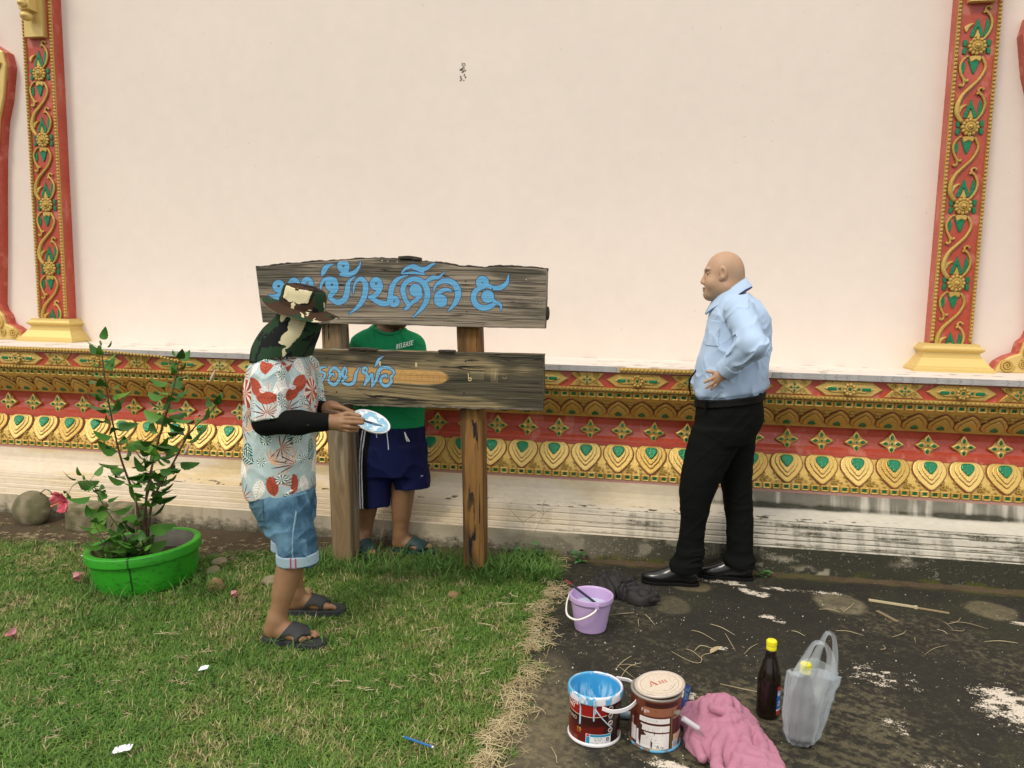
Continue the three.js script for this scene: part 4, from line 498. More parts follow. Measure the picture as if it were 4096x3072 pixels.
post([[-0.12, -0.872, -0.757], [0.45, -0.885, -0.768], [0.88, -0.905, -0.782], [1.3, -0.927, -0.802], [1.56, -0.938, -0.815]], 0.132, 29, std({ map: postTex(29, [0.33, 0.225, 0.10], [0.58, 0.41, 0.19], [0.20, 0.145, 0.08], [0.55, 0.40, 0.20]), roughness: 0.85 })).userData.label = 'orange-brown cracked post';
// ---------------------------------------------------------------- distance fields and their meshing (people, cloth)
function rc(a, b, ra, rb = ra) { const bx = b[0] - a[0], by = b[1] - a[1], bz = b[2] - a[2], l2 = bx * bx + by * by + bz * bz, rr = ra - rb, a2 = l2 - rr * rr, il2 = 1 / l2, sg = Math.sign(rr) * rr * rr;
  return (x, y, z) => { const px = x - a[0], py = y - a[1], pz = z - a[2], yv = px * bx + py * by + pz * bz, zv = yv - l2, qx = px * l2 - bx * yv, qy = py * l2 - by * yv, qz = pz * l2 - bz * yv, X2 = qx * qx + qy * qy + qz * qz, y2 = yv * yv * l2, z2 = zv * zv * l2, k = sg * X2;
    if (Math.sign(zv) * a2 * z2 > k) return Math.sqrt(X2 + z2) * il2 - rb; if (Math.sign(yv) * a2 * y2 < k) return Math.sqrt(X2 + y2) * il2 - ra; return (Math.sqrt(X2 * a2 * il2) + yv * rr) * il2 - ra; }; }
function ell(c, r, yaw = 0, pitch = 0) { const cy = Math.cos(yaw), sy = Math.sin(yaw), cp = Math.cos(pitch), sp = Math.sin(pitch);
  return (x, y, z) => { let px = x - c[0], py = y - c[1], pz = z - c[2]; const q = px * cy - pz * sy; pz = px * sy + pz * cy; px = q * cp + py * sp; py = -q * sp + py * cp; const k0 = Math.hypot(px / r[0], py / r[1], pz / r[2]), k1 = Math.hypot(px / (r[0] * r[0]), py / (r[1] * r[1]), pz / (r[2] * r[2])); return k1 < 1e-9 ? -Math.min(...r) : k0 * (k0 - 1) / k1; }; }
const smin = (a, b, k) => { const h = Math.max(k - Math.abs(a - b), 0) / k; return Math.min(a, b) - h * h * k * 0.25; };
const smax = (a, b, k) => -smin(-a, -b, k);
const U = (k, ...f) => (x, y, z) => { let d = f[0](x, y, z); for (let i = 1; i < f.length; i++) d = smin(d, f[i](x, y, z), k); return d; };
const box = (c, h, r = 0) => (x, y, z) => { const qx = Math.abs(x - c[0]) - h[0] + r, qy = Math.abs(y - c[1]) - h[1] + r, qz = Math.abs(z - c[2]) - h[2] + r; return Math.hypot(Math.max(qx, 0), Math.max(qy, 0), Math.max(qz, 0)) + Math.min(Math.max(qx, qy, qz), 0) - r; };
// stacked ellipses: sections [y, cx, cz, a, b], turned by yaw about y
function loft(S, yaw = 0, pw = 2) { const n = S.length, cy = Math.cos(yaw), sy = Math.sin(yaw), o = [0, 0, 0, 0, 0];
  const tan = S.map((s, i) => { const p = S[Math.max(0, i - 1)], q = S[Math.min(n - 1, i + 1)], d = q[0] - p[0]; return s.map((_, k) => (q[k] - p[k]) / d); });
  return (x, y, z) => { const yc = clamp(y, S[0][0], S[n - 1][0]); let i = 0; while (i < n - 2 && yc > S[i + 1][0]) i++; const h = S[i + 1][0] - S[i][0], t = (yc - S[i][0]) / h, t2 = t * t, t3 = t2 * t, A = 2 * t3 - 3 * t2 + 1, B = (t3 - 2 * t2 + t) * h, C = -2 * t3 + 3 * t2, D = (t3 - t2) * h;
    for (let k = 1; k < 5; k++) o[k] = A * S[i][k] + B * tan[i][k] + C * S[i + 1][k] + D * tan[i + 1][k];
    let px = x - o[1], pz = z - o[2]; const q = px * cy - pz * sy; pz = px * sy + pz * cy; px = q; const u = Math.abs(px / o[3]), v = Math.abs(pz / o[4]); let r, d;
    if (pw === 2) { r = Math.hypot(u, v); const g = Math.hypot(u / o[3], v / o[4]); d = g < 1e-9 ? -Math.min(o[3], o[4]) : r * (r - 1) / g; } else { r = Math.pow(Math.pow(u, pw) + Math.pow(v, pw), 1 / pw); d = (r - 1) * Math.min(o[3], o[4]); }
    const dy = Math.max(S[0][0] - y, y - S[n - 1][0]); return dy <= 0 ? Math.max(d, dy) : Math.hypot(Math.max(d, 0), dy); }; }
// surface nets of fn < 0 in [lo, hi]; options: uvScale (metres to uv), colour(x, y, z, nx, ny, nz) -> linear rgb
function skin(fn, lo, hi, h, opt = {}) {
  const nx = Math.ceil((hi[0] - lo[0]) / h) + 1, ny = Math.ceil((hi[1] - lo[1]) / h) + 1, nz = Math.ceil((hi[2] - lo[2]) / h) + 1, F = new Float32Array(nx * ny * nz), sx = 1, syy = nx, sz = nx * ny;
  for (let k = 0, q = 0; k < nz; k++) for (let j = 0; j < ny; j++) for (let i = 0; i < nx; i++, q++) F[q] = fn(lo[0] + i * h, lo[1] + j * h, lo[2] + k * h);
  const vid = new Int32Array(nx * ny * nz).fill(-1), P = [], N = []; const c8 = [0, sx, syy, sx + syy, sz, sz + sx, sz + syy, sz + sx + syy], ed = [[0, 1], [2, 3], [4, 5], [6, 7], [0, 2], [1, 3], [4, 6], [5, 7], [0, 4], [1, 5], [2, 6], [3, 7]];
  const e = h * 0.5;
  for (let k = 0; k < nz - 1; k++) for (let j = 0; j < ny - 1; j++) for (let i = 0; i < nx - 1; i++) {
    const q = i + j * syy + k * sz; let m = 0; for (let c = 0; c < 8; c++) if (F[q + c8[c]] < 0) m |= 1 << c; if (m === 0 || m === 255) continue;
    let ax = 0, ay = 0, az = 0, n = 0; for (const [a, b] of ed) { if (((m >> a) & 1) === ((m >> b) & 1)) continue; const fa = F[q + c8[a]], fb = F[q + c8[b]], t = fa / (fa - fb); ax += lerp(a & 1, b & 1, t); ay += lerp((a >> 1) & 1, (b >> 1) & 1, t); az += lerp(a >> 2, b >> 2, t); n++; }
    let x = lo[0] + (i + ax / n) * h, y = lo[1] + (j + ay / n) * h, z = lo[2] + (k + az / n) * h;
    let gx = fn(x + e, y, z) - fn(x - e, y, z), gy = fn(x, y + e, z) - fn(x, y - e, z), gz = fn(x, y, z + e) - fn(x, y, z - e), gl = Math.hypot(gx, gy, gz) || 1; gx /= gl; gy /= gl; gz /= gl; const d = clamp(fn(x, y, z), -h * 0.4, h * 0.4); x -= gx * d * 0.8; y -= gy * d * 0.8; z -= gz * d * 0.8;
    vid[q] = P.length / 3; P.push(x, y, z); N.push(gx, gy, gz);
  }
  const pos = [], nor = [], uv = [], col = []; const s = opt.uv ?? 1;
  const tri = (a, b, c) => {
    const fx = N[a * 3] + N[b * 3] + N[c * 3], fy = N[a * 3 + 1] + N[b * 3 + 1] + N[c * 3 + 1], fz = N[a * 3 + 2] + N[b * 3 + 2] + N[c * 3 + 2], X = Math.abs(fx), Y = Math.abs(fy) * 0.8, Z = Math.abs(fz) * (opt.zBias ?? 1);
    for (const i of [a, b, c]) { const x = P[i * 3], y = P[i * 3 + 1], z = P[i * 3 + 2]; pos.push(x, y, z); nor.push(N[i * 3], N[i * 3 + 1], N[i * 3 + 2]); if (opt.planar) uv.push(...opt.planar(x, y, z)); else if (Z >= X && Z >= Y) uv.push(x * s, y * s); else if (X >= Y) uv.push(z * s + 0.37, y * s); else uv.push(x * s, z * s + 0.61); if (opt.colour) col.push(...opt.colour(x, y, z, N[i * 3], N[i * 3 + 1], N[i * 3 + 2])); } };
  const quad = (a, b, c, d, flip) => { if (a < 0 || b < 0 || c < 0 || d < 0) return; flip ? (tri(a, c, b), tri(a, d, c)) : (tri(a, b, c), tri(a, c, d)); };
  for (let k = 1; k < nz - 1; k++) for (let j = 1; j < ny - 1; j++) for (let i = 1; i < nx - 1; i++) { const q = i + j * syy + k * sz, s0 = F[q] < 0;
    if (s0 !== (F[q + sx] < 0)) quad(vid[q - syy - sz], vid[q - sz], vid[q], vid[q - syy], !s0);
    if (s0 !== (F[q + syy] < 0)) quad(vid[q - sx - sz], vid[q - sx], vid[q], vid[q - sz], !s0);
    if (s0 !== (F[q + sz] < 0)) quad(vid[q - sx - syy], vid[q - syy], vid[q], vid[q - sx], !s0); }
  const g = new THREE.BufferGeometry(); g.setAttribute('position', new THREE.Float32BufferAttribute(pos, 3)); g.setAttribute('normal', new THREE.Float32BufferAttribute(nor, 3)); g.setAttribute('uv', new THREE.Float32BufferAttribute(uv, 2)); if (opt.colour) g.setAttribute('color', new THREE.Float32BufferAttribute(col, 3)); return g;
}
function joinSkin(list) { return mergeGeometries(list); }
const ridge = (x, y, z) => { const n = 1 - Math.abs(2 * vn3(x, y, z) - 1); return n * n; };
const fold = (x, y, z) => { const n = 1 - Math.abs(2 * vn3(x, y, z) - 1); return n * n * n * n; };
const chain = (pts, r0, r1) => pts.slice(1).map((p, i) => { const n = pts.length - 1; return rc(pts[i], p, lerp(r0, r1, i / n), lerp(r0, r1, (i + 1) / n)); });
// a bare foot: heel at (hx, hz), pointing along angle a in plan; returns {d, toLocal}
function footField(hx, hz, a, ank, s, y0 = 0.022, L = 0.25) {     // s = +1: little toe on the +lateral side
  const ca = Math.cos(a), sa = Math.sin(a), W = (f, y, l) => [hx + f * ca - l * sa, y0 + y, hz + f * sa + l * ca], k = L / 0.25;
  const toes = []; for (let i = 0; i < 5; i++) { const l = s * (-0.028 + i * 0.0155), b = 0.185 - i * 0.009, e = (0.240 - i * 0.0135 + (i === 1 ? 0.006 : 0)), r = i === 0 ? 0.0125 : 0.0088; toes.push(rc(W(b * k, 0.014, l), W((b + (e - b) * 0.55) * k, 0.016, l * 1.05), r, r), rc(W((b + (e - b) * 0.55) * k, 0.016, l * 1.05), W((e - r) * k, 0.010, l * 1.05), r, r * 0.85)); }
  const main = U(0.03, rc(W(0.032, 0.028, 0), ank, 0.030, 0.036), rc(W(0.028, 0.024, 0), W(0.06, 0.020, 0), 0.027, 0.025), rc(W(0.05, 0.05, 0), W(0.15 * k, 0.026, -0.006 * s), 0.030, 0.022), rc(W(0.09, 0.020, 0.012 * s), W(0.175 * k, 0.014, 0.022 * s), 0.022, 0.016), rc(W(0.12, 0.024, -0.012 * s), W(0.185 * k, 0.017, -0.022 * s), 0.022, 0.0165));
  const toe = (x, y, z) => { let d = 9; for (const t of toes) d = Math.min(d, t(x, y, z)); return d; };
  return { W, d: (x, y, z) => Math.max(smin(main(x, y, z), toe(x, y, z), 0.008), y0 - y), local: (x, z) => [(x - hx) * ca + (z - hz) * sa, -(x - hx) * sa + (z - hz) * ca] };
}
function soleGeo(hx, hz, a, s, L, wide, h, y = 0) {               // flat sandal or shoe sole
  const pts = [[-0.010, 0], [-0.004, 0.022], [0.03, 0.034], [0.09, 0.032], [0.16, 0.040], [0.21, 0.044], [0.245, 0.034], [0.262, 0.010], [0.262, -0.012], [0.245, -0.036], [0.20, -0.044], [0.13, -0.036], [0.06, -0.033], [0.02, -0.031], [-0.004, -0.020]].map(([f, l]) => [f * L / 0.25, l * wide * s]);
  const g = relief(smoothShape(s > 0 ? pts : pts.reverse(), 44), h, 0.005, 2); g.rotateX(-PI / 2); g.rotateY(-a); g.translate(hx, y, hz); return g;
}
// ---------------------------------------------------------------- cloth and skin materials
const weave = colourTex(256, 256, (u, v) => { const n = 0.5 + 0.25 * Math.sin(u * 2 * PI * 64) * Math.sin(v * 2 * PI * 64) + 0.35 * (vn(u * 90, v * 90, 3) - 0.5); return [n, n, n]; }, true, false);
weave.repeat.set(14, 14);
const cloth = (o) => new THREE.MeshPhysicalMaterial({ roughness: 0.9, specularIntensity: 0.3, bumpMap: weave, bumpScale: 0.0006, ...o });
const skinMat = std({ vertexColors: true, roughness: 0.52, color: 0xffffff });
const camoTex = colourTex(1024, 1024, (u, v) => {
  const x = u * 5.2 + 0.9 * fbm(u * 13, v * 13, 3, 3), y = v * 5.2 + 0.9 * fbm(u * 13, v * 13, 9, 3);
  let c = [0.155, 0.245, 0.165]; if (fbm(x * 0.9, y * 1.3, 21, 3) > 0.55) c = [0.255, 0.185, 0.135]; if (fbm(x * 1.2, y * 1.0, 33, 3) > 0.585) c = [0.105, 0.115, 0.115]; if (fbm(x * 1.0 + 3.1, y * 0.85, 47, 3) > 0.545) c = [0.80, 0.765, 0.62];
  const n = 0.93 + 0.14 * vn(u * 400, v * 400, 5); return c.map(q => q * n); });
camoTex.wrapS = camoTex.wrapT = THREE.MirroredRepeatWrapping; camoTex.repeat.set(1.8, 1.8);
const camo = cloth({ map: camoTex });
const denimTex = colourTex(1024, 1024, (u, v) => { const t = fbm(u * 5, v * 5, 3, 4), f = 0.5 * vn(u * 500, v * 170, 5) + 0.5 * vn(u * 170, v * 500, 6); let c = mix3([0.165, 0.285, 0.375], [0.37, 0.52, 0.62], sstep(0.3, 0.7, t)); c = mix3(c, [0.58, 0.70, 0.76], 0.42 * f * f); return c; });
denimTex.repeat.set(2.2, 2.2);
const denim = cloth({ map: denimTex, roughness: 0.95 }), denimPale = cloth({ color: lin(0.30, 0.41, 0.48), roughness: 0.95 });
const floralTex = canvasTex(1536, 1536, (ctx, W) => {
  ctx.fillStyle = 'rgb(178,198,198)'; ctx.fillRect(0, 0, W, W); const r = rngOf(31);
  for (let k = 0; k < 260; k++) { ctx.strokeStyle = `rgba(${235},${240},${238},0.55)`; ctx.lineWidth = 2; const x = r() * W, y = r() * W, a = r() * 6.28; ctx.beginPath(); for (let q = 0; q < 5; q++) { ctx.moveTo(x, y); ctx.lineTo(x + Math.cos(a + q * 0.12) * 90, y + Math.sin(a + q * 0.12) * 90); } ctx.stroke(); }
  const wrap = (fn) => (x, y, ...q) => { for (const dx of [-W, 0, W]) for (const dy of [-W, 0, W]) if (x + dx > -220 && x + dx < W + 220 && y + dy > -220 && y + dy < W + 220) { ctx.save(); ctx.translate(x + dx, y + dy); fn(...q); ctx.restore(); } };
  const fan = wrap((R, a0, sweep, n, c1, c2) => { for (let i = 0; i < n; i++) { const a = a0 + sweep * i / n, q = R * (0.75 + 0.25 * Math.sin(i * 2.7)); ctx.fillStyle = i % 2 ? c1 : c2; ctx.beginPath(); ctx.moveTo(0, 0); ctx.quadraticCurveTo(Math.cos(a - 0.10) * q * 0.6, Math.sin(a - 0.10) * q * 0.6, Math.cos(a) * q, Math.sin(a) * q); ctx.quadraticCurveTo(Math.cos(a + 0.10) * q * 0.6, Math.sin(a + 0.10) * q * 0.6, 0, 0); ctx.fill(); } });
  const leaf = wrap((R, a, c, vein, striped) => { ctx.rotate(a); ctx.fillStyle = c; ctx.beginPath(); ctx.moveTo(0, 0); ctx.bezierCurveTo(R * 0.25, -R * 0.42, R * 0.8, -R * 0.34, R, 0); ctx.bezierCurveTo(R * 0.8, R * 0.34, R * 0.25, R * 0.42, 0, 0); ctx.fill(); ctx.strokeStyle = vein; ctx.lineWidth = striped ? 9 : 3.5; ctx.beginPath(); ctx.moveTo(0, 0); ctx.lineTo(R, 0); for (let k = 1; k < 7; k++) { const t = k / 7 * R; for (const s of [-1, 1]) { ctx.moveTo(t, 0); ctx.quadraticCurveTo(t + R * 0.08, s * R * 0.12, t + R * 0.16, s * R * 0.30 * Math.sin(PI * (0.15 + 0.75 * k / 7))); } } ctx.stroke(); });
  const round = wrap((R, c1, c2) => { for (let i = 0; i < 18; i++) { const a = i / 18 * 2 * PI; ctx.fillStyle = i % 2 ? c1 : c2; ctx.beginPath(); ctx.moveTo(0, 0); ctx.arc(0, 0, R * (0.85 + 0.15 * (i % 3 === 0)), a, a + 0.33); ctx.fill(); } });
  const N = 7; for (let j = 0; j < N; j++) for (let i = 0; i < N; i++) { const x = (i + 0.5 + (j % 2) * 0.5 + (r() - 0.5) * 0.35) * W / N, y = (j + 0.5 + (r() - 0.5) * 0.35) * W / N, k = [0, 0, 1, 2, 2, 3, 4, 5, 0, 3][Math.floor(r() * 10)], R = 165 + 55 * r(), a = r() * 6.28;
    if (k === 0) fan(x, y, R * 1.2, a, 4.6, 21, 'rgb(96,34,52)', 'rgb(226,178,146)'); else if (k === 1) leaf(x, y, R * 1.45, a, 'rgb(178,84,62)', 'rgb(108,40,38)', false); else if (k === 2) leaf(x, y, R * 1.4, a, 'rgb(240,236,228)', 'rgb(150,160,160)', false); else if (k === 3) leaf(x, y, R * 1.3, a, 'rgb(40,104,98)', 'rgb(226,232,226)', true); else if (k === 4) round(x, y, R * 0.85, 'rgb(160,66,60)', 'rgb(232,208,192)'); else fan(x, y, R * 1.25, a, 2.6, 15, 'rgb(222,152,104)', 'rgb(238,210,180)'); }
  for (let k = 0; k < 40; k++) { const x = r() * W, y = r() * W; r() < 0.5 ? leaf(x, y, 90, r() * 6.28, r() < 0.5 ? 'rgb(216,120,84)' : 'rgb(242,238,232)', 'rgb(130,60,50)', false) : round(x, y, 62, 'rgb(44,112,106)', 'rgb(238,238,230)'); }
});
floralTex.repeat.set(1.95, 1.95);
const floral = cloth({ map: floralTex, roughness: 0.8 });
const blueShirt = cloth({ color: lin(0.42, 0.555, 0.745), roughness: 0.7 }), blackTrouser = cloth({ color: lin(0.0062, 0.0070, 0.0062), specularIntensity: 0.16, roughness: 0.85 }), blackKnit = cloth({ color: lin(0.0065, 0.0068, 0.0062), specularIntensity: 0.18 });
const greenTee = cloth({ color: lin(0.012, 0.255, 0.095), roughness: 0.85 }), navyShort = cloth({ color: lin(0.006, 0.009, 0.055), roughness: 0.6 }), whiteCloth = cloth({ color: lin(0.72, 0.72, 0.72) });
const blackLeather = std({ color: lin(0.008, 0.0085, 0.009), roughness: 0.22 }), soleMat = new THREE.MeshPhysicalMaterial({ color: lin(0.006, 0.006, 0.006), roughness: 0.75, specularIntensity: 0.3 }), rubber = std({ color: lin(0.022, 0.026, 0.026), roughness: 0.75 }), tealRubber = std({ color: lin(0.010, 0.040, 0.042), roughness: 0.6 });
// ---------------------------------------------------------------- person in a blue shirt, hand on hip, facing -x
{
  const man = thing('person', 'bald person in light blue shirt and black trousers, hand on hip', 'person'), Z = 0.18;
  const torso = loft([[0.86, 0.468, Z, 0.160, 0.176], [0.93, 0.466, Z, 0.160, 0.182], [0.99, 0.464, Z, 0.170, 0.190], [1.05, 0.463, Z, 0.181, 0.195], [1.14, 0.470, Z, 0.177, 0.193], [1.23, 0.483, Z, 0.167, 0.190], [1.33, 0.495, Z, 0.155, 0.190], [1.41, 0.490, Z, 0.136, 0.186], [1.455, 0.478, Z, 0.112, 0.158], [1.50, 0.462, Z, 0.078, 0.098]], 0, 2.25);
  const S = [0.468, 1.415, Z + 0.178], E = [0.520, 1.272, Z + 0.365], Wr = [0.418, 1.143, Z + 0.240];
  const mir = (p) => [p[0], p[1], 2 * Z - p[2]];
  const armAxis = (x, y, z) => { const zz = z < Z ? 2 * Z - z : z; return [(x - S[0]) * 0.22 + (y - S[1]) * -0.6 + (zz - S[2]) * 0.76, zz]; };
  const sleeves = U(0.02, rc(S, E, 0.076, 0.058), rc(E, Wr, 0.057, 0.047), rc(mir(S), mir(E), 0.076, 0.058), rc(mir(E), mir(Wr), 0.057, 0.047));
  const beltY = (x) => 0.967 + (x - 0.303) * 0.15;
  const shirtF = (x, y, z) => {
    const a = torso(x, y, z), b = sleeves(x, y, z); let d = smin(a, b, 0.022);
    if (d < 0.04) {
      const arm = sstep(0.01, -0.005, b - a), [t] = armAxis(x, y, z), el = Math.exp(-Math.pow((y - 1.25) / 0.085, 2));
      const fT = fold(x * 8 + y * 6, y * 6 - x * 9, z * 5) * 0.010 + fold(x * 19 + y * 13, y * 13 - x * 12, z * 9 + 4) * 0.006 * (0.45 + sstep(1.15, 0.98, y)) + 0.004 * Math.sin((x * 0.9 - y * 0.6) * 60 + 3 * vn3(x * 8, y * 8, z * 8)) * sstep(1.28, 1.05, y) * sstep(0.46, 0.36, x);
      const fA = (0.016 * el + 0.005) * fold(t * 5 + x * 5, (x - y) * 21 + 1.6 * vn3(x * 18, y * 18, z * 18), z * 4);
      d -= lerp(fT, fA, arm) - 0.004; d += 0.012 * Math.exp(-Math.pow((y - beltY(x) - 0.002) / 0.012, 2)) * (1 - arm);
    }
    const wx = Wr[0] - E[0], wy = Wr[1] - E[1]; const cuff = ((x - Wr[0]) * wx + (y - Wr[1]) * wy + ((z < Z ? 2 * Z - z : z) - Wr[2]) * (Wr[2] - E[2])) / Math.hypot(wx, wy, Wr[2] - E[2]);
    d = smax(d, beltY(x) - 0.004 - y, 0.006); if (b < a + 0.006 && Math.hypot(x - Wr[0], y - Wr[1], (z < Z ? 2 * Z - z : z) - Wr[2]) < 0.10) d = Math.max(d, cuff - 0.004); return Math.max(d, y - 1.497 - (x - 0.43) * 0.42);
  };
  const shirt = mesh('shirt', skin(shirtF, [0.24, 0.93, -0.28], [0.70, 1.58, 0.66], 0.0075), blueShirt, man);
  // collar: a folded band, high at the nape, open at the throat
  { const pos = [], idx = [], n = 48, ring = (a, lv) => { const c = Math.cos(a), s = Math.sin(a), fr = Math.max(0, -c), tip = Math.pow(fr, 6); const R = [[0.067, 0.066, 1.512, 0.050], [0.071, 0.070, 1.531, 0.052], [0.077, 0.076, 1.529, 0.053], [0.110 + 0.006 * tip, 0.100, 1.478 - 0.022 * tip, 0.062], [0.106, 0.096, 1.474 - 0.022 * tip, 0.062]][lv]; return [0.437 + R[0] * c, R[2] + R[3] * c, Z + R[1] * s * (lv > 2 ? 1 - 0.25 * tip : 1)]; };
    for (let i = 0; i <= n; i++) { const a = -PI + 0.13 + (2 * PI - 0.26) * i / n; for (let l = 0; l < 5; l++) pos.push(...ring(a, l)); }
    for (let i = 0; i < n; i++) for (let l = 0; l < 5; l++) { const m = (l + 1) % 5, a = i * 5 + l, b = i * 5 + m; idx.push(a, a + 5, b, b, a + 5, b + 5); }
    const g = new THREE.BufferGeometry(); g.setAttribute('position', new THREE.Float32BufferAttribute(pos, 3)); g.setIndex(idx); g.computeVertexNormals(); mesh('collar', toCreasedNormals(g, 0.9), blueShirt, shirt); }
  const off = (f, t) => (x, y, z) => f(x, y, z) - t; const both = (f, g) => (x, y, z) => Math.max(f(x, y, z), g(x, y, z));
  mesh('pocket', skin(both(off(shirtF, 0.0035), box([0.352, 1.305, Z + 0.12], [0.032, 0.062, 0.055], 0.004)), [0.29, 1.22, 0.22], [0.41, 1.38, 0.40], 0.005), blueShirt, shirt);
  mesh('placket', skin(both(off(shirtF, 0.003), box([0.31, 1.22, Z], [0.06, 0.25, 0.018], 0.002)), [0.24, 0.95, 0.14], [0.39, 1.48, 0.22], 0.006), blueShirt, shirt);
  for (const s of [1, -1]) { const zc = Z + s * 0.240, dx = (Wr[0] - E[0]) / 0.207, dy = (Wr[1] - E[1]) / 0.207, dz = s * (Wr[2] - E[2]) / 0.207; const q = (k) => [Wr[0] + dx * k, Wr[1] + dy * k, zc + dz * k]; const F = (x, y, z) => Math.max(rc(q(-0.06), q(0.03), 0.051, 0.050)(x, y, z) - 0.003 * ridge(x * 20, y * 20, z * 20), ((x - Wr[0]) * dx + (y - Wr[1]) * dy + (z - zc) * dz) - 0.012, -(((x - Wr[0]) * dx + (y - Wr[1]) * dy + (z - zc) * dz) + 0.048)); mesh('cuff', skin(F, [0.33, 1.05, zc - 0.09], [0.51, 1.25, zc + 0.09], 0.006), blueShirt, shirt); }
  mesh('lanyard', taperTube([[0.505, 1.515, Z - 0.075, 0.006], [0.535, 1.533, Z - 0.02, 0.007], [0.536, 1.533, Z + 0.03, 0.007], [0.500, 1.512, Z + 0.085, 0.006], [0.462, 1.488, Z + 0.098, 0.004]], 24, 5), std({ color: lin(0.006, 0.012, 0.10), roughness: 0.7 }), man);
  mesh('key_strap', taperTube([[0.292, 1.115, Z + 0.03, 0.004], [0.280, 1.095, Z + 0.04, 0.004], [0.263, 1.072, Z + 0.06, 0.005], [0.260, 1.03, Z + 0.06, 0.005], [0.268, 0.99, Z + 0.05, 0.004]], 20, 5), soleMat, man);
  // trousers
  const hips = loft([[0.76, 0.450, Z, 0.138, 0.165], [0.83, 0.460, Z, 0.163, 0.178], [0.89, 0.467, Z, 0.168, 0.184], [0.96, 0.466, Z, 0.160, 0.182], [1.05, 0.464, Z, 0.16, 0.18]], 0, 2.2);
  const legL = loft([[0.082, 0.283, 0.252, 0.080, 0.074], [0.12, 0.287, 0.253, 0.080, 0.074], [0.17, 0.299, 0.255, 0.071, 0.066], [0.30, 0.310, 0.258, 0.063, 0.064], [0.44, 0.316, 0.262, 0.080, 0.078], [0.54, 0.330, 0.264, 0.098, 0.086], [0.68, 0.368, 0.262, 0.118, 0.094], [0.83, 0.420, 0.258, 0.140, 0.100]]);
  const legR = loft([[0.080, 0.568, 0.112, 0.080, 0.074], [0.12, 0.568, 0.112, 0.080, 0.074], [0.17, 0.566, 0.112, 0.068, 0.066], [0.33, 0.556, 0.110, 0.070, 0.064], [0.50, 0.533, 0.108, 0.079, 0.078], [0.65, 0.522, 0.106, 0.090, 0.090], [0.83, 0.500, 0.104, 0.122, 0.100]]);
  const trousF = (x, y, z) => { let d = smin(hips(x, y, z), Math.min(legL(x, y, z), legR(x, y, z)), 0.035); if (d < 0.03) { const lo = sstep(0.34, 0.12, y); d -= (0.003 + 0.007 * lo) * ridge(x * 7 + 3 * y, y * 26 + 2 * vn3(x * 9, y * 9, z * 9), z * 7) + 0.0035 * ridge(x * 16 - y * 14, y * 9, z * 12) - 0.003; d += 0.004 * sstep(0.03, 0.0, Math.abs(y - 0.142)) ; } return smax(d, y - beltY(x) + 0.02, 0.004); };
  const trousers = mesh('trousers', skin(trousF, [0.17, 0.06, -0.05], [0.70, 1.03, 0.42], 0.0085), blackTrouser, man);
  const beltF = (x, y, z) => { const b = beltY(x); return Math.max(Math.min(hips(x, y, z) - 0.010, torso(x, y, z) - 0.0035), y - b - 0.002, b - 0.036 - y); };
  const belt = mesh('belt', skin(beltF, [0.26, 0.90, -0.04], [0.68, 1.05, 0.40], 0.006), new THREE.MeshPhysicalMaterial({ color: lin(0.006, 0.006, 0.006), roughness: 0.5, specularIntensity: 0.35 }), man);
  mesh('belt_loop', new THREE.BoxGeometry(0.010, 0.044, 0.012).translate(0.335, 0.952, Z + 0.148).toNonIndexed(), blackTrouser, belt); mesh('belt_loop', put(new THREE.BoxGeometry(0.022, 0.046, 0.012), 0.600, 0.995, Z + 0.118, 0, 0.9), blackTrouser, belt); mesh('buckle', put(new THREE.BoxGeometry(0.012, 0.040, 0.052), 0.295, 0.948, Z + 0.03), std({ color: lin(0.03, 0.03, 0.03), metalness: 0.8, roughness: 0.35 }), belt);
  // shoes
  const shoe = (hx, hz, a) => { const ca = Math.cos(a), sa = Math.sin(a), W = (f, y, l = 0) => [hx + f * ca - l * sa, y, hz + f * sa + l * ca];
    const f = U(0.03, rc(W(0.034, 0.048), W(0.045, 0.088), 0.034, 0.036), rc(W(0.04, 0.048), W(0.14, 0.046), 0.035, 0.036), rc(W(0.085, 0.086), W(0.165, 0.056), 0.031, 0.026), ell(W(0.202, 0.034), [0.082, 0.030, 0.043], -a, 0), rc(W(0.20, 0.034), W(0.250, 0.028), 0.030, 0.018));
    const g = skin((x, y, z) => Math.max(f(x, y, z), 0.014 - y), [hx - 0.33, 0, hz - 0.12], [hx + 0.10, 0.14, hz + 0.12], 0.0055); const m = mesh('shoe', g, blackLeather, man);
    mesh('sole', soleGeo(hx, hz, a, 1, 0.270, 1.06, 0.018), soleMat, m); mesh('heel', put(new THREE.CylinderGeometry(0.036, 0.034, 0.020, 16), ...W(0.032, 0.008), 0, 0, 0, [1, 1, 0.95]), soleMat, m);
    for (let k = 0; k < 4; k++) { const c = W(0.112 + k * 0.018, 0.104 - k * 0.0105), n = [-sa, 0, ca]; mesh('lace', taperTube([[c[0] - n[0] * 0.021, c[1] - 0.010, c[2] - n[2] * 0.021, 0.0022], [c[0], c[1] + 0.006, c[2], 0.0026], [c[0] + n[0] * 0.021, c[1] - 0.010, c[2] + n[2] * 0.021, 0.0022]], 8, 4), soleMat, m); } };
  shoe(0.345, 0.255, PI - 0.03); shoe(0.635, 0.115, PI + 0.03);
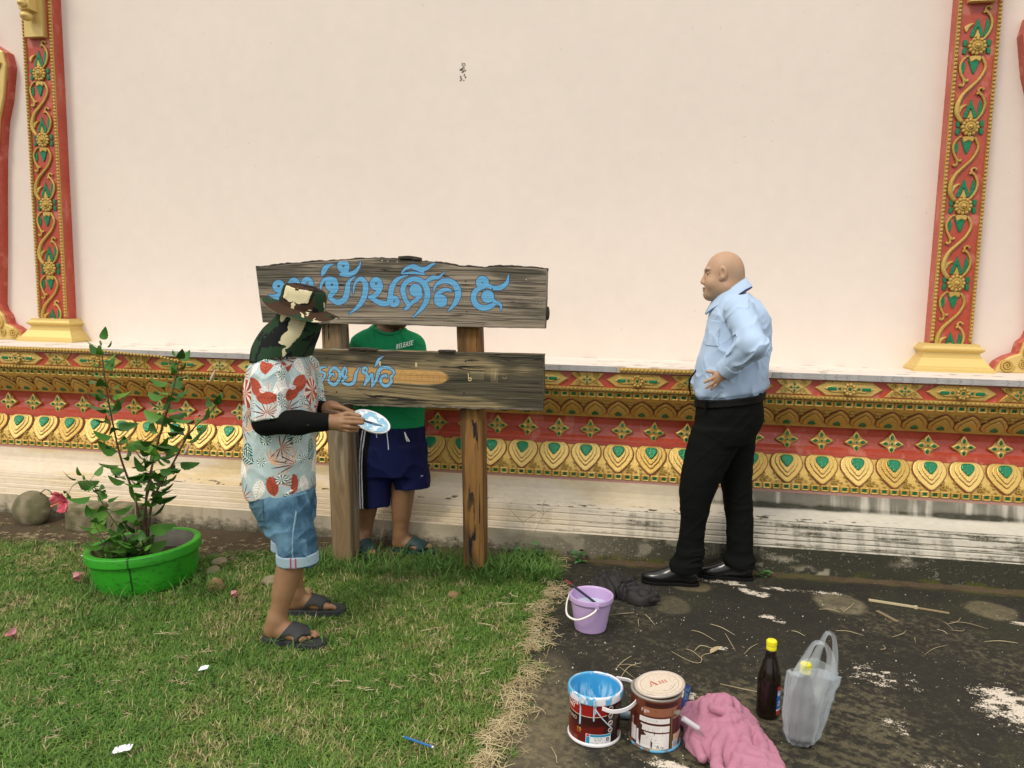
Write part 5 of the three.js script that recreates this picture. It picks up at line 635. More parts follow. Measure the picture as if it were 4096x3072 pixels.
  // body with head and hands
  const tone = (x, y, z, nx, ny, nz) => {
    let c = [0.46, 0.285, 0.175]; const m = vn3(x * 60, y * 60, z * 60), m2 = vn3(x * 240, y * 240, z * 240); c = c.map((q, i) => q * (0.93 + 0.09 * m + 0.06 * m2));
    if (y > 1.45) {
      const az = Math.abs(z - Z), hair = sstep(1.648, 1.60, y) * sstep(0.405, 0.440, x) * sstep(1.555, 1.585, y) * 0.35 * (0.5 + m2); c = mix3(c, [0.20, 0.155, 0.12], hair);
      const beard = sstep(1.545, 1.50, y + 0.12 * (x - 0.33)) * sstep(0.42, 0.36, x) * sstep(1.462, 1.48, y + 0.01); c = mix3(c, [0.22, 0.165, 0.115], beard * 0.55 * (0.55 + 0.8 * m2));
      const must = Math.exp(-Math.pow((y - 1.537) / 0.006, 2)) * sstep(0.325, 0.312, x) * sstep(0.036, 0.02, az); c = mix3(c, [0.15, 0.11, 0.085], must * 0.6);
      const lip = Math.exp(-Math.pow((y - 1.519) / 0.009, 2)) * sstep(0.318, 0.309, x) * sstep(0.030, 0.022, az); c = mix3(c, [0.27, 0.12, 0.095], lip * 0.8);
      const brow = Math.exp(-Math.pow((y - 1.6165 - 0.15 * (0.318 - x)) / 0.0042, 2)) * sstep(0.342, 0.332, x) * sstep(0.010, 0.016, az) * sstep(0.062, 0.052, az); c = mix3(c, [0.03, 0.022, 0.018], brow * 0.9);
      const lash = Math.exp(-Math.pow((y - 1.599) / 0.0022, 2)) * sstep(0.342, 0.335, x) * sstep(0.014, 0.019, az) * sstep(0.055, 0.049, az); c = mix3(c, [0.02, 0.015, 0.012], lash * 0.95);
    } return c; };
  const cran = ell([0.411, 1.619, Z], [0.091, 0.089, 0.076]), face = ell([0.371, 1.562, Z], [0.057, 0.088, 0.064]), chin = ell([0.344, 1.490, Z], [0.029, 0.023, 0.032]), jl = rc([0.345, 1.495, Z + 0.018], [0.415, 1.535, Z + 0.052], 0.024, 0.028), jr = rc([0.345, 1.495, Z - 0.018], [0.415, 1.535, Z - 0.052], 0.024, 0.028), occ = ell([0.440, 1.585, Z], [0.062, 0.062, 0.066]), neck = rc([0.432, 1.56, Z], [0.462, 1.44, Z], 0.066, 0.074), nfold = rc([0.488, 1.566, Z - 0.03], [0.488, 1.566, Z + 0.03], 0.016, 0.016);
  const cheek = (s) => ell([0.350, 1.548, Z + s * 0.042], [0.030, 0.028, 0.024]);
  const headBase = U(0.028, cran, face, chin, jl, jr, occ, neck, cheek(1), cheek(-1)), nose = U(0.010, rc([0.320, 1.598, Z], [0.3065, 1.561, Z], 0.0075, 0.0105), ell([0.308, 1.553, Z], [0.0135, 0.0105, 0.012]), ell([0.316, 1.549, Z + 0.012], [0.010, 0.008, 0.008]), ell([0.316, 1.549, Z - 0.012], [0.010, 0.008, 0.008]));
  const lips = U(0.004, ell([0.314, 1.5245, Z], [0.010, 0.0055, 0.024]), ell([0.316, 1.5125, Z], [0.010, 0.0065, 0.021])), browR = rc([0.322, 1.613, Z - 0.036], [0.322, 1.613, Z + 0.036], 0.0105, 0.0105), lid = (s) => ell([0.330, 1.598, Z + s * 0.032], [0.012, 0.0115, 0.014]), sock = (s) => ell([0.318, 1.598, Z + s * 0.033], [0.016, 0.012, 0.018]);
  const L1 = lid(1), L2 = lid(-1), K1 = sock(1), K2 = sock(-1);
  const ear = (s) => { const e = ell([0.394, 1.601, Z + s * 0.081], [0.019, 0.034, 0.010], s * -0.45, 0.15), lobe = ell([0.387, 1.573, Z + s * 0.076], [0.010, 0.012, 0.007]), con = ell([0.389, 1.602, Z + s * 0.0905], [0.010, 0.020, 0.0085], 0, 0.15), root = ell([0.398, 1.600, Z + s * 0.070], [0.012, 0.024, 0.012]); return (x, y, z) => smax(smin(smin(e(x, y, z), lobe(x, y, z), 0.008), root(x, y, z), 0.008), -con(x, y, z), 0.004); };
  const E1 = ear(1), E2 = ear(-1);
  const headF = (x, y, z) => { let d = headBase(x, y, z); d = smin(d, nfold(x, y, z), 0.012); d = smin(d, browR(x, y, z), 0.014); d = smax(d, -Math.min(K1(x, y, z), K2(x, y, z)), 0.010); d = smin(d, Math.min(L1(x, y, z), L2(x, y, z)), 0.004); d = smin(d, nose(x, y, z), 0.010); d = smin(d, lips(x, y, z), 0.004); d = smin(d, Math.min(E1(x, y, z), E2(x, y, z)), 0.006); return d; };
  const headG = skin(headF, [0.28, 1.44, Z - 0.11], [0.53, 1.72, Z + 0.11], 0.0034, { colour: tone });
  const hand = (s) => { const q = (p) => [p[0], p[1], Z + s * p[2]]; const fingers = [[[0.372, 1.116, 0.222], [0.350, 1.125, 0.228], [0.331, 1.127, 0.220]], [[0.368, 1.104, 0.224], [0.342, 1.088, 0.230], [0.320, 1.074, 0.221]], [[0.374, 1.090, 0.223], [0.350, 1.066, 0.228], [0.330, 1.048, 0.219]], [[0.384, 1.083, 0.219], [0.368, 1.060, 0.223], [0.354, 1.041, 0.215]]].map(c => c.map(q)); const th = [[0.428, 1.134, 0.225], [0.462, 1.142, 0.222], [0.489, 1.148, 0.212]].map(q);
    const palm = U(0.018, ...fingers.map(f => rc(q([0.414, 1.124, 0.224]), f[0], 0.017, 0.0115)), rc(q([0.440, 1.150, 0.232]), q([0.408, 1.116, 0.222]), 0.025, 0.022)); const fs = [...fingers.flatMap((f, i) => chain(f, [0.0095, 0.0098, 0.0092, 0.0085][i], 0.0072)), ...chain(th, 0.0125, 0.0092)];
    return (x, y, z) => { let d = 9; for (const f of fs) d = Math.min(d, f(x, y, z)); return smin(palm(x, y, z), d, 0.009); }; };
  const H1 = hand(1), H2 = hand(-1);
  const hg1 = skin(H1, [0.30, 1.015, Z + 0.18], [0.51, 1.19, Z + 0.27], 0.003, { colour: tone }), hg2 = skin(H2, [0.30, 1.015, Z - 0.27], [0.51, 1.19, Z - 0.18], 0.0035, { colour: tone });
  const coreF = U(0.03, (x, y, z) => torso(x, y, z) + 0.022, (x, y, z) => Math.max(hips(x, y, z), y - 0.98) + 0.02, (x, y, z) => legL(x, y, z) + 0.02, (x, y, z) => legR(x, y, z) + 0.02, neck, rc(S, E, 0.05, 0.04), rc(E, Wr, 0.040, 0.028), rc(mir(S), mir(E), 0.05, 0.04), rc(mir(E), mir(Wr), 0.040, 0.028));
  const core = skin(coreF, [0.2, 0.07, -0.27], [0.66, 1.56, 0.64], 0.014, { colour: tone });
  mesh('body', joinSkin([core, headG, hg1, hg2]), skinMat, man);
}
// ---------------------------------------------------------------- sign painter: camouflage sun hat, floral shirt, denim shorts, facing +x
{
  const man = thing('person', 'sign painter in camouflage sun hat, floral shirt and denim shorts holding a brush', 'person'), Z = 1.13;
  const tone = (x, y, z) => { const m = vn3(x * 50, y * 50, z * 50), m2 = vn3(x * 200, y * 200, z * 200); let c = [0.255, 0.135, 0.066]; return c.map(q => q * (0.90 + 0.12 * m + 0.08 * m2)); };
  const torso = loft([[0.545, -1.505, Z, 0.1299, 0.1531], [0.60, -1.512, Z, 0.1372, 0.1600], [0.68, -1.516, Z, 0.1449, 0.1651], [0.80, -1.508, Z, 0.1415, 0.1651], [0.92, -1.502, Z, 0.1396, 0.1677], [1.03, -1.500, Z, 0.1347, 0.1763], [1.11, -1.500, Z, 0.1217, 0.1720], [1.17, -1.497, Z, 0.1024, 0.1462], [1.225, -1.470, Z, 0.0634, 0.0817]], 0, 2.2);
  const SR = [-1.478, 1.128, Z + 0.150], ER = [-1.468, 0.952, 1.335], WR = [-1.225, 0.952, 1.268], SL = [-1.478, 1.128, Z - 0.150], EL = [-1.460, 0.945, 0.945], WL = [-1.335, 0.966, 1.035];
  const along = (p, a, b) => ((p[0] - a[0]) * (b[0] - a[0]) + (p[1] - a[1]) * (b[1] - a[1]) + (p[2] - a[2]) * (b[2] - a[2])) / Math.hypot(b[0] - a[0], b[1] - a[1], b[2] - a[2]);
  const slR = rc(SR, [-1.455, 0.955, 1.325], 0.074, 0.070), slL = rc(SL, [-1.455, 0.955, 0.935], 0.074, 0.070);
  const shirtF = (x, y, z) => { const a = Math.max(torso(x, y, z), 0.622 + 0.012 * Math.sin((x + 1.5) * 9) - 0.03 * (z - Z) - y); const hemA = along([x, y, z], SR, [-1.455, 0.955, 1.325]) - 0.178, hemB = along([x, y, z], SL, [-1.455, 0.955, 0.935]) - 0.178; const b = Math.max(slR(x, y, z), hemA), c = Math.max(slL(x, y, z), hemB); let d = smin(a, Math.min(b, c), 0.022); if (d < 0.035) { d -= 0.011 * fold(x * 7 + y * 2.5, y * 2.6, z * 6 + 2) + 0.006 * fold(x * 12 - y * 9, y * 7 + x * 5, z * 9) - 0.004 - 0.004 * Math.sin(x * 34 + 4 * vn3(x * 5, y * 3, z * 5)) * sstep(0.80, 0.60, y); } return Math.max(d, y - 1.222); };
  const shirt = mesh('shirt', skin(shirtF, [-1.73, 0.55, 0.80], [-1.28, 1.25, 1.47], 0.0085, { zBias: 1.5 }), floral, man);
  // shorts with rolled cuffs
  const hips = loft([[0.44, -1.478, Z, 0.082, 0.132], [0.51, -1.486, Z, 0.105, 0.148], [0.58, -1.505, Z, 0.118, 0.150], [0.66, -1.512, Z, 0.116, 0.146]], 0, 2.2), lgR = loft([[0.330, -1.392, 1.225, 0.082, 0.078], [0.40, -1.398, 1.222, 0.083, 0.082], [0.47, -1.416, 1.215, 0.091, 0.087], [0.54, -1.450, 1.205, 0.106, 0.090], [0.63, -1.485, 1.20, 0.118, 0.088]]), lgL = loft([[0.315, -1.518, 1.025, 0.082, 0.078], [0.39, -1.512, 1.03, 0.083, 0.082], [0.50, -1.502, 1.04, 0.098, 0.089], [0.63, -1.505, 1.055, 0.118, 0.088]]);
  const shortF = (x, y, z) => { let d = smin(hips(x, y, z), Math.min(lgR(x, y, z), lgL(x, y, z)), 0.03); if (d < 0.03) d -= 0.007 * fold(x * 9 + y * 7, y * 8 - x * 6, z * 8) + 0.004 * fold(x * 20 - y * 16, y * 15, z * 12) - 0.003; return d; };
  const shorts = mesh('shorts', skin(shortF, [-1.70, 0.29, 0.90], [-1.28, 0.67, 1.36], 0.008, { zBias: 1.3 }), denim, man);
  for (const [L, zc, xc, yc] of [[lgR, 1.225, -1.392, 0.334], [lgL, 1.025, -1.518, 0.319]]) mesh('rolled_cuff', skin((x, y, z) => Math.max(L(x, y, z) - 0.007, y - yc - 0.045 - 0.05 * (x - xc), yc + 0.05 * (x - xc) - y), [xc - 0.13, yc - 0.03, zc - 0.13], [xc + 0.13, yc + 0.08, zc + 0.13], 0.006), denimPale, shorts);
  const off = (f, t) => (x, y, z) => f(x, y, z) - t, both = (f, g) => (x, y, z) => Math.max(f(x, y, z), g(x, y, z));
  mesh('side_seam', skin(both(off(shortF, 0.0035), box([-1.378, 0.50, 1.32], [0.0028, 0.13, 0.06])), [-1.395, 0.35, 1.25], [-1.36, 0.65, 1.36], 0.003), cloth({ color: lin(0.20, 0.32, 0.40) }), shorts);
  mesh('back_pocket', skin(both(off(shortF, 0.004), (x, y, z) => Math.max(box([-1.560, 0.565, 1.26], [0.052, 0.056, 0.12], 0.006)(x, y, z), 0.512 + 0.25 * Math.abs(x + 1.56) - y)), [-1.66, 0.48, 1.12], [-1.48, 0.65, 1.36], 0.005), cloth({ color: lin(0.075, 0.15, 0.20) }), shorts);
  for (const dx of [-0.010, 0.010]) mesh('selvedge_stripe', skin(both(off(lgR, 0.0095), box([-1.374 + dx, 0.357, 1.30], [0.003, 0.023, 0.06])), [-1.40, 0.32, 1.25], [-1.34, 0.40, 1.34], 0.003), cloth({ color: lin(0.45, 0.06, 0.09) }), shorts);
  // black arm sleeves
  const aR = U(0.025, rc(SR, ER, 0.058, 0.050), rc(ER, [-1.34, 0.950, 1.303], 0.050, 0.046), rc([-1.34, 0.950, 1.303], WR, 0.046, 0.034)), aL = U(0.025, rc(SL, EL, 0.058, 0.048), rc(EL, WL, 0.046, 0.033));
  mesh('arm_sleeve', skin((x, y, z) => Math.max(aR(x, y, z) - 0.002 * fold(x * 16, y * 14, z * 14), along([x, y, z], [-1.34, 0.950, 1.303], WR) - 0.118), [-1.56, 0.85, 1.20], [-1.19, 1.16, 1.42], 0.0065), blackKnit, man).userData.label = 'black sun sleeve on the near arm';
  mesh('arm_sleeve', skin((x, y, z) => Math.max(aL(x, y, z), along([x, y, z], EL, WL) - 0.157), [-1.56, 0.86, 0.86], [-1.30, 1.16, 1.10], 0.0075), blackKnit, man).userData.label = 'black sun sleeve on the far arm';
  const capCan = canvasTex(256, 64, (ctx, W, H) => { ctx.fillStyle = 'rgb(16,17,16)'; ctx.fillRect(0, 0, W, H); ctx.fillStyle = 'rgb(120,124,122)'; ctx.font = '40px sans-serif'; ctx.fillText("Let's slim", 34, 46); });
  { const p = mesh('sleeve_print', put(new THREE.PlaneGeometry(0.030, 0.0075, 1, 1), -1.290, 0.949, 1.3385, 0, -0.13, 0.02), cloth({ map: capCan }), man); }
  // hands, legs, feet, head: one body
  const fR = [[[-1.176, 0.967, 1.262], [-1.128, 0.973, 1.272], [-1.086, 0.968, 1.262]], [[-1.174, 0.954, 1.270], [-1.126, 0.957, 1.282], [-1.086, 0.955, 1.268]], [[-1.176, 0.940, 1.270], [-1.136, 0.939, 1.280], [-1.106, 0.935, 1.262]], [[-1.180, 0.928, 1.264], [-1.144, 0.921, 1.270], [-1.116, 0.920, 1.252]]], tR = [[-1.212, 0.968, 1.245], [-1.158, 0.986, 1.238], [-1.108, 0.979, 1.246]];
  const palmR = U(0.016, ...fR.map(f => rc([-1.222, 0.950, 1.262], f[0], 0.022, 0.0125)), rc(WR, [-1.205, 0.950, 1.262], 0.027, 0.024)), fsR = [...fR.flatMap((f, i) => chain(f, 0.0112, 0.0082)), ...chain(tR, 0.0125, 0.0088)];
  const handR = (x, y, z) => { let d = 9; for (const f of fsR) d = Math.min(d, f(x, y, z)); return smin(palmR(x, y, z), d, 0.008); };
  const fL = [[[-1.262, 0.955, 1.060], [-1.215, 0.925, 1.070], [-1.170, 0.900, 1.060]], [[-1.258, 0.953, 1.045], [-1.208, 0.918, 1.050], [-1.160, 0.893, 1.045]], [[-1.258, 0.952, 1.028], [-1.208, 0.916, 1.030], [-1.165, 0.893, 1.025]], [[-1.262, 0.952, 1.012], [-1.220, 0.920, 1.010], [-1.185, 0.898, 1.008]]], tL = [[-1.300, 0.985, 1.062], [-1.250, 0.980, 1.075], [-1.200, 0.962, 1.074]];
  const palmL = U(0.018, ...fL.map(f => rc([-1.315, 0.970, 1.038], f[0], 0.024, 0.014)), rc(WL, [-1.30, 0.970, 1.038], 0.027, 0.026)), fsL = [...fL.flatMap(f => chain(f, 0.0108, 0.008)), ...chain(tL, 0.0135, 0.009)];
  const handL = (x, y, z) => { let d = 9; for (const f of fsL) d = Math.min(d, f(x, y, z)); return smin(palmL(x, y, z), d, 0.008); };
  const AR = [-1.466, 0.100, 1.278], AL = [-1.512, 0.100, 1.000], footR = footField(-1.515, 1.282, 0.02, AR, 1, 0.024, 0.245), footL = footField(-1.555, 1.005, -0.24, AL, -1, 0.024, 0.245);
  const shin = (K, A, k) => U(0.03, rc(K, A, 0.054, 0.036), rc([lerp(K[0], A[0], 0.2) - 0.018, lerp(K[1], A[1], 0.2), K[2]], [lerp(K[0], A[0], 0.62) - 0.010, lerp(K[1], A[1], 0.62), lerp(K[2], A[2], 0.6)], 0.046, 0.036));
  const legR = shin([-1.396, 0.390, 1.232], AR), legL = shin([-1.516, 0.375, 1.028], AL);
  const lower = skin(U(0.02, legR, footR.d), [-1.60, 0.0, 1.15], [-1.22, 0.46, 1.40], 0.0052, { colour: tone }), lower2 = skin(U(0.02, legL, footL.d), [-1.66, 0.0, 0.88], [-1.28, 0.46, 1.12], 0.0052, { colour: tone });
  const headC = [-1.405, 1.345, Z], head = U(0.03, ell([-1.415, 1.395, Z], [0.074, 0.080, 0.068]), ell([-1.408, 1.330, Z], [0.050, 0.078, 0.055]), ell([-1.398, 1.275, Z], [0.026, 0.024, 0.030]), rc([-1.362, 1.352, Z], [-1.355, 1.325, Z], 0.007, 0.009), rc([-1.430, 1.30, Z], [-1.470, 1.18, Z], 0.056, 0.064));
  const core = skin(U(0.03, (x, y, z) => torso(x, y, z) + 0.025, (x, y, z) => Math.min(hips(x, y, z), lgR(x, y, z), lgL(x, y, z)) + 0.02, head, (x, y, z) => aR(x, y, z) + 0.008, (x, y, z) => aL(x, y, z) + 0.008), [-1.70, 0.24, 0.80], [-1.18, 1.50, 1.42], 0.013, { colour: tone });
  mesh('body', joinSkin([core, lower, lower2, skin(handR, [-1.265, 0.895, 1.215], [-1.065, 1.01, 1.305], 0.003, { colour: tone }), skin(handL, [-1.36, 0.87, 0.985], [-1.14, 1.01, 1.10], 0.0034, { colour: tone })]), skinMat, man);
  // sandals
  for (const [F, hx, hz, a, s, lo, hi] of [[footR, -1.515, 1.282, 0.02, 1, [-1.56, 0, 1.20], [-1.22, 0.14, 1.37]], [footL, -1.555, 1.005, -0.24, -1, [-1.60, 0, 0.86], [-1.27, 0.14, 1.09]]]) {
    const so = mesh('sandal', soleGeo(hx, hz, a, s, 0.258, 1.16, 0.030, -0.004), rubber, man);
    mesh('strap', skin((x, y, z) => { const [f, l] = F.local(x, z), d = Math.max(F.d(x, y, z) - 0.0085, -(F.d(x, y, z) - 0.0005), 0.012 - y); const up = y - 0.02, back = (0.066 + 0.75 * up) - f, fr = f - (0.205 - 0.10 * Math.abs(l) / 0.04 * 0.3); const hole = 0.017 - Math.hypot((f - 0.128) / 1.5, (y - 0.040) * 1.15); return Math.max(d, back, fr, Math.abs(l) > 0.02 ? hole : -1); }, lo, hi, 0.0042), rubber, so);
  }
  // hat and neck flap
  const tilt = -0.195, HC = [-1.400, 1.412, Z];
  const crown = loft([[-0.014, 0, 0, 0.096, 0.088], [0.03, 0.0, 0, 0.094, 0.086], [0.062, -0.002, 0, 0.090, 0.082], [0.080, -0.004, 0, 0.078, 0.070], [0.090, -0.006, 0, 0.045, 0.040]]);
  const hat = mesh('sun_hat', skin((x, y, z) => crown(x, y, z) - 0.004 * fold(x * 14, y * 18, z * 14), [-0.13, -0.04, -0.13], [0.13, 0.11, 0.13], 0.0065), camo, man); hat.position.set(...HC); hat.rotation.z = tilt;
  { const nu = 72, nv = 8, pos = [], uv = [], idx = []; for (const sgn of [1, -1]) for (let j = 0; j <= nv; j++) for (let i = 0; i <= nu; i++) { const th = i / nu * 2 * PI, q = lerp(0.50, 1, j / nv), r2 = q * q, y = 0.002 - 0.022 * r2 + 0.016 * r2 * Math.cos(th * 2 + 0.5) - 0.010 * r2 * Math.cos(th) + 0.003 * Math.sin(th * 5 + 1) * r2 + sgn * 0.0028 * (j === nv ? 0.3 : 1), x = Math.cos(th) * 0.166 * q, z = Math.sin(th) * 0.160 * q; pos.push(x, y, z); uv.push(x + 0.31, z + 0.53 + (sgn < 0 ? 0.4 : 0)); }
    const w = nu + 1, off = (nv + 1) * w; for (let s = 0; s < 2; s++) for (let j = 0; j < nv; j++) for (let i = 0; i < nu; i++) { const p = s * off + j * w + i; s ? idx.push(p, p + w, p + 1, p + 1, p + w, p + w + 1) : idx.push(p, p + 1, p + w, p + 1, p + w + 1, p + w); } for (let i = 0; i < nu; i++) { const p = nv * w + i; idx.push(p, p + 1, p + off, p + 1, p + off + 1, p + off); }
    const g = new THREE.BufferGeometry(); g.setAttribute('position', new THREE.Float32BufferAttribute(pos, 3)); g.setAttribute('uv', new THREE.Float32BufferAttribute(uv, 2)); g.setIndex(idx); g.computeVertexNormals(); mesh('brim', g, camo, hat); }
  const flapL = loft([[1.160, -1.500, Z, 0.1146, 0.1711], [1.195, -1.500, Z, 0.1172, 0.1638], [1.245, -1.488, Z, 0.1252, 0.1454], [1.315, -1.452, Z, 0.1218, 0.1141], [1.365, -1.420, Z, 0.1003, 0.0920], [1.405, -1.408, Z, 0.0892, 0.0828], [1.425, -1.404, Z, 0.0852, 0.0810]]);
  const flapF = (x, y, z) => { let d = flapL(x, y, z); d -= 0.010 * fold(x * 7, y * 2.2, z * 7 + 1) - 0.004; const hem = 1.196 + 0.014 * Math.sin(x * 14 + 2) - 0.05 * sstep(-1.40, -1.355, x) - 0.012 * sstep(-1.55, -1.62, x); return Math.max(d, hem - y, -(d + 0.014)); };
  const flapUp = (x, y, z) => Math.max(flapF(x, y, z), y - 1.415);
  mesh('neck_flap', skin(flapUp, [-1.67, 1.12, 0.92], [-1.30, 1.43, 1.34], 0.0065), camo, man);
  mesh('sunglasses', put(new THREE.BoxGeometry(0.030, 0.022, 0.12), -1.316, 1.356, Z, 0, 0, -0.15), std({ color: lin(0.01, 0.01, 0.012), roughness: 0.15 }), man);
}
{ // brush and paint lid held by the painter
  const b = thing('paint_brush', 'thin dark-handled paint brush with blue tip held in the hand', 'brush');
  const A = [-1.262, 0.9985, 1.238], B = [-1.105, 0.9655, 1.252], T = [-1.002, 0.944, 1.262], at = (t) => [lerp(A[0], T[0], t), lerp(A[1], T[1], t), lerp(A[2], T[2], t)];
  mesh('handle', taperTube([[...A, 0.0022], [...at(0.3), 0.0036], [...at(0.66), 0.0042], [...at(0.72), 0.004]], 16, 8), std({ color: lin(0.045, 0.010, 0.014), roughness: 0.35 }), b);
  mesh('ferrule', taperTube([[...at(0.715), 0.0046], [...at(0.82), 0.0046]], 4, 8), std({ color: lin(0.03, 0.02, 0.035), roughness: 0.4, metalness: 0.5 }), b);
  mesh('bristles', taperTube([[...at(0.82), 0.0046], [...at(0.90), 0.005], [...at(1.0), 0.0012]], 8, 8), std({ color: lin(0.07, 0.17, 0.27), roughness: 0.6 }), b);
  const lid = thing('paint_lid_palette', 'round white lid smeared with pale blue paint held as a palette', 'palette');
  const n = new THREE.Vector3(0.44, 0.87, 0.22).normalize(), q = new THREE.Quaternion().setFromUnitVectors(V3(0, 1, 0), n);
  const place = (m) => { m.quaternion.copy(q); m.position.set(-1.128, 0.918, 1.052); return m; };
  const pr = [[0, 0], [0.080, 0], [0.084, 0.002], [0.086, 0.008], [0.0835, 0.010], [0.081, 0.006], [0.076, 0.004], [0, 0.0035]].map(p => V2(...p));
  const lt = colourTex(256, 256, (u, v) => { const a = fbm(u * 7, v * 5, 3, 4), b = fbm(u * 16, v * 9, 7, 3); return mix3([0.56, 0.74, 0.84], [0.90, 0.93, 0.94], sstep(0.48, 0.60, a * 0.7 + b * 0.3)); }, false);
  place(mesh('lid', new THREE.LatheGeometry(pr, 40), std({ color: lin(0.78, 0.78, 0.80), roughness: 0.5 }), lid));
  const dg = new THREE.CircleGeometry(0.0755, 32).rotateX(-PI / 2).translate(0, 0.0075, 0); place(mesh('paint_smear', dg, std({ map: lt, roughness: 0.3 }), lid));
  mesh('paint_drip', taperTube([[-1.052, 0.893, 1.065, 0.0022], [-1.050, 0.868, 1.067, 0.0015], [-1.046, 0.835, 1.067, 0.0013], [-1.044, 0.806, 1.067, 0.0018]], 10, 5), std({ color: lin(0.62, 0.72, 0.78), roughness: 0.3 }), lid); mesh('paint_drip', taperTube([[-1.088, 0.882, 1.10, 0.002], [-1.084, 0.862, 1.10, 0.0012]], 5, 5), std({ color: lin(0.62, 0.72, 0.78), roughness: 0.3 }), lid);
}
// ---------------------------------------------------------------- helper standing behind the sign in a green T-shirt
{
  const man = thing('person', 'person in green T-shirt and navy shorts standing behind the sign', 'person'), Z = 0.075, yaw = 0.5;
  const tone = (x, y, z) => { const m = vn3(x * 50, y * 50, z * 50), m2 = vn3(x * 200, y * 200, z * 200); let c = [0.225, 0.118, 0.056]; if (y > 1.255 && y < 1.31 && x > -1.33) c = mix3(c, [0.12, 0.08, 0.055], 0.5 * (0.4 + m2)); return c.map(q => q * (0.90 + 0.12 * m + 0.08 * m2)); };
  const torso = loft([[0.66, -1.368, Z, 0.190, 0.150], [0.75, -1.368, Z, 0.196, 0.158], [0.88, -1.366, Z, 0.198, 0.165], [1.0, -1.368, Z, 0.192, 0.158], [1.10, -1.374, Z, 0.188, 0.145], [1.18, -1.378, Z, 0.176, 0.128], [1.235, -1.380, Z, 0.142, 0.104], [1.285, -1.380, Z, 0.085, 0.080], [1.31, -1.380, Z, 0.06, 0.06]], 0.25, 2.2);
  const SA = [-1.508, 1.175, Z + 0.045], EA = [-1.560, 0.985, 0.115], WA = [-1.47, 0.985, 0.270], SB = [-1.250, 1.175, Z - 0.03], EB = [-1.195, 0.985, 0.115], WB = [-1.215, 1.00, 0.270];
  const sl = U(0.02, rc(SA, EA, 0.074, 0.064), rc(SB, EB, 0.074, 0.062));
  const teeF = (x, y, z) => { let d = smin(torso(x, y, z), Math.max(sl(x, y, z), 1.03 - y), 0.03); if (d < 0.03) d -= 0.007 * fold(x * 8 + y * 3, y * 4 - x * 3, z * 8) + 0.004 * fold(x * 14 + y * 12, y * 9, z * 11) - 0.003; const nk = Math.hypot((x + 1.358) / 0.088, (z - Z - 0.024) / 0.112, (y - 1.308) / 0.070) - 1; d = Math.max(d, 0.735 + 0.06 * (-1.37 - x) * 0.5 - y, y - 1.292); return smax(d, -nk * 0.05, 0.004); };
  const tee = mesh('t_shirt', skin(teeF, [-1.66, 0.70, -0.12], [-1.10, 1.32, 0.27], 0.0075), greenTee, man);
  mesh('neckband', skin((x, y, z) => { const nk = Math.hypot((x + 1.358) / 0.088, (z - Z - 0.024) / 0.112, (y - 1.308) / 0.070) - 1; return Math.max(teeF(x, y, z) - 0.003, nk * 0.05 - 0.009, -nk * 0.05 - 0.002); }, [-1.48, 1.21, -0.05], [-1.25, 1.31, 0.2], 0.0045), greenTee, tee);
  const pt = canvasTex(512, 128, (ctx, W, H) => { ctx.fillStyle = 'rgb(28,138,86)'; ctx.fillRect(0, 0, W, H); ctx.fillStyle = 'rgb(238,240,236)'; ctx.font = 'bold 110px sans-serif'; ctx.save(); ctx.translate(6, 106); ctx.scale(1.0, 1.18); ctx.fillText('RELEASE', 0, 0); ctx.restore(); });
  { // the print lies on the chest: a thin sheet of the shirt surface itself
    const u0 = -1.298, u1 = -1.206, g = new THREE.PlaneGeometry(1, 1, 24, 6), p = g.attributes.position, n = g.attributes.normal;
    for (let i = 0; i < p.count; i++) { const s = p.getX(i) + 0.5, t = p.getY(i) + 0.5, x = lerp(u0, u1, s), y = 1.160 + 0.026 * s + 0.036 * t; let z = 0.4; for (let k = 0; k < 60; k++) { const d = teeF(x, y, z); if (d < 0.0005 || z < 0.05) break; z -= Math.max(0.0005, d * 0.6); } p.setXYZ(i, x, y, z + 0.0022); }
    g.computeVertexNormals(); pt.wrapS = pt.wrapT = THREE.ClampToEdgeWrapping; mesh('chest_print', g, cloth({ map: pt }), tee); }
  // shorts
  const hips = loft([[0.46, -1.365, Z, 0.165, 0.145], [0.58, -1.366, Z, 0.192, 0.158], [0.70, -1.368, Z, 0.194, 0.158], [0.78, -1.368, Z, 0.185, 0.15]], 0.25, 2.2), lA = loft([[0.275, -1.452, 0.118, 0.094, 0.092], [0.36, -1.452, 0.115, 0.096, 0.094], [0.48, -1.445, 0.105, 0.110, 0.11], [0.60, -1.43, 0.10, 0.12, 0.12]]), lB = loft([[0.375, -1.242, 0.062, 0.108, 0.098], [0.44, -1.248, 0.062, 0.112, 0.10], [0.55, -1.275, 0.065, 0.115, 0.11], [0.62, -1.29, 0.07, 0.12, 0.12]]);
  const shF = (x, y, z) => { let d = smin(hips(x, y, z), Math.min(lA(x, y, z), lB(x, y, z)), 0.04); if (d < 0.03) d -= 0.009 * fold(x * 8 + y * 2, y * 3, z * 8) + 0.004 * fold(x * 15, y * 8 + x * 6, z * 12) - 0.004; return Math.max(d, y - 0.765); };
  const sh = mesh('shorts', skin(shF, [-1.62, 0.25, -0.12], [-1.08, 0.78, 0.28], 0.0075), navyShort, man);
  const sx = (y) => -1.470 + (0.68 - y) * -0.055 - 0.010 * Math.sin((y - 0.3) * 8);
  for (const o of [-0.008, 0.008]) mesh('side_stripe', skin((x, y, z) => Math.max(shF(x, y, z) - 0.0025, Math.abs(x - sx(y) - o) - 0.0042, 0.10 - z, y - 0.72), [-1.56, 0.26, 0.09], [-1.41, 0.74, 0.30], 0.004), whiteCloth, sh);
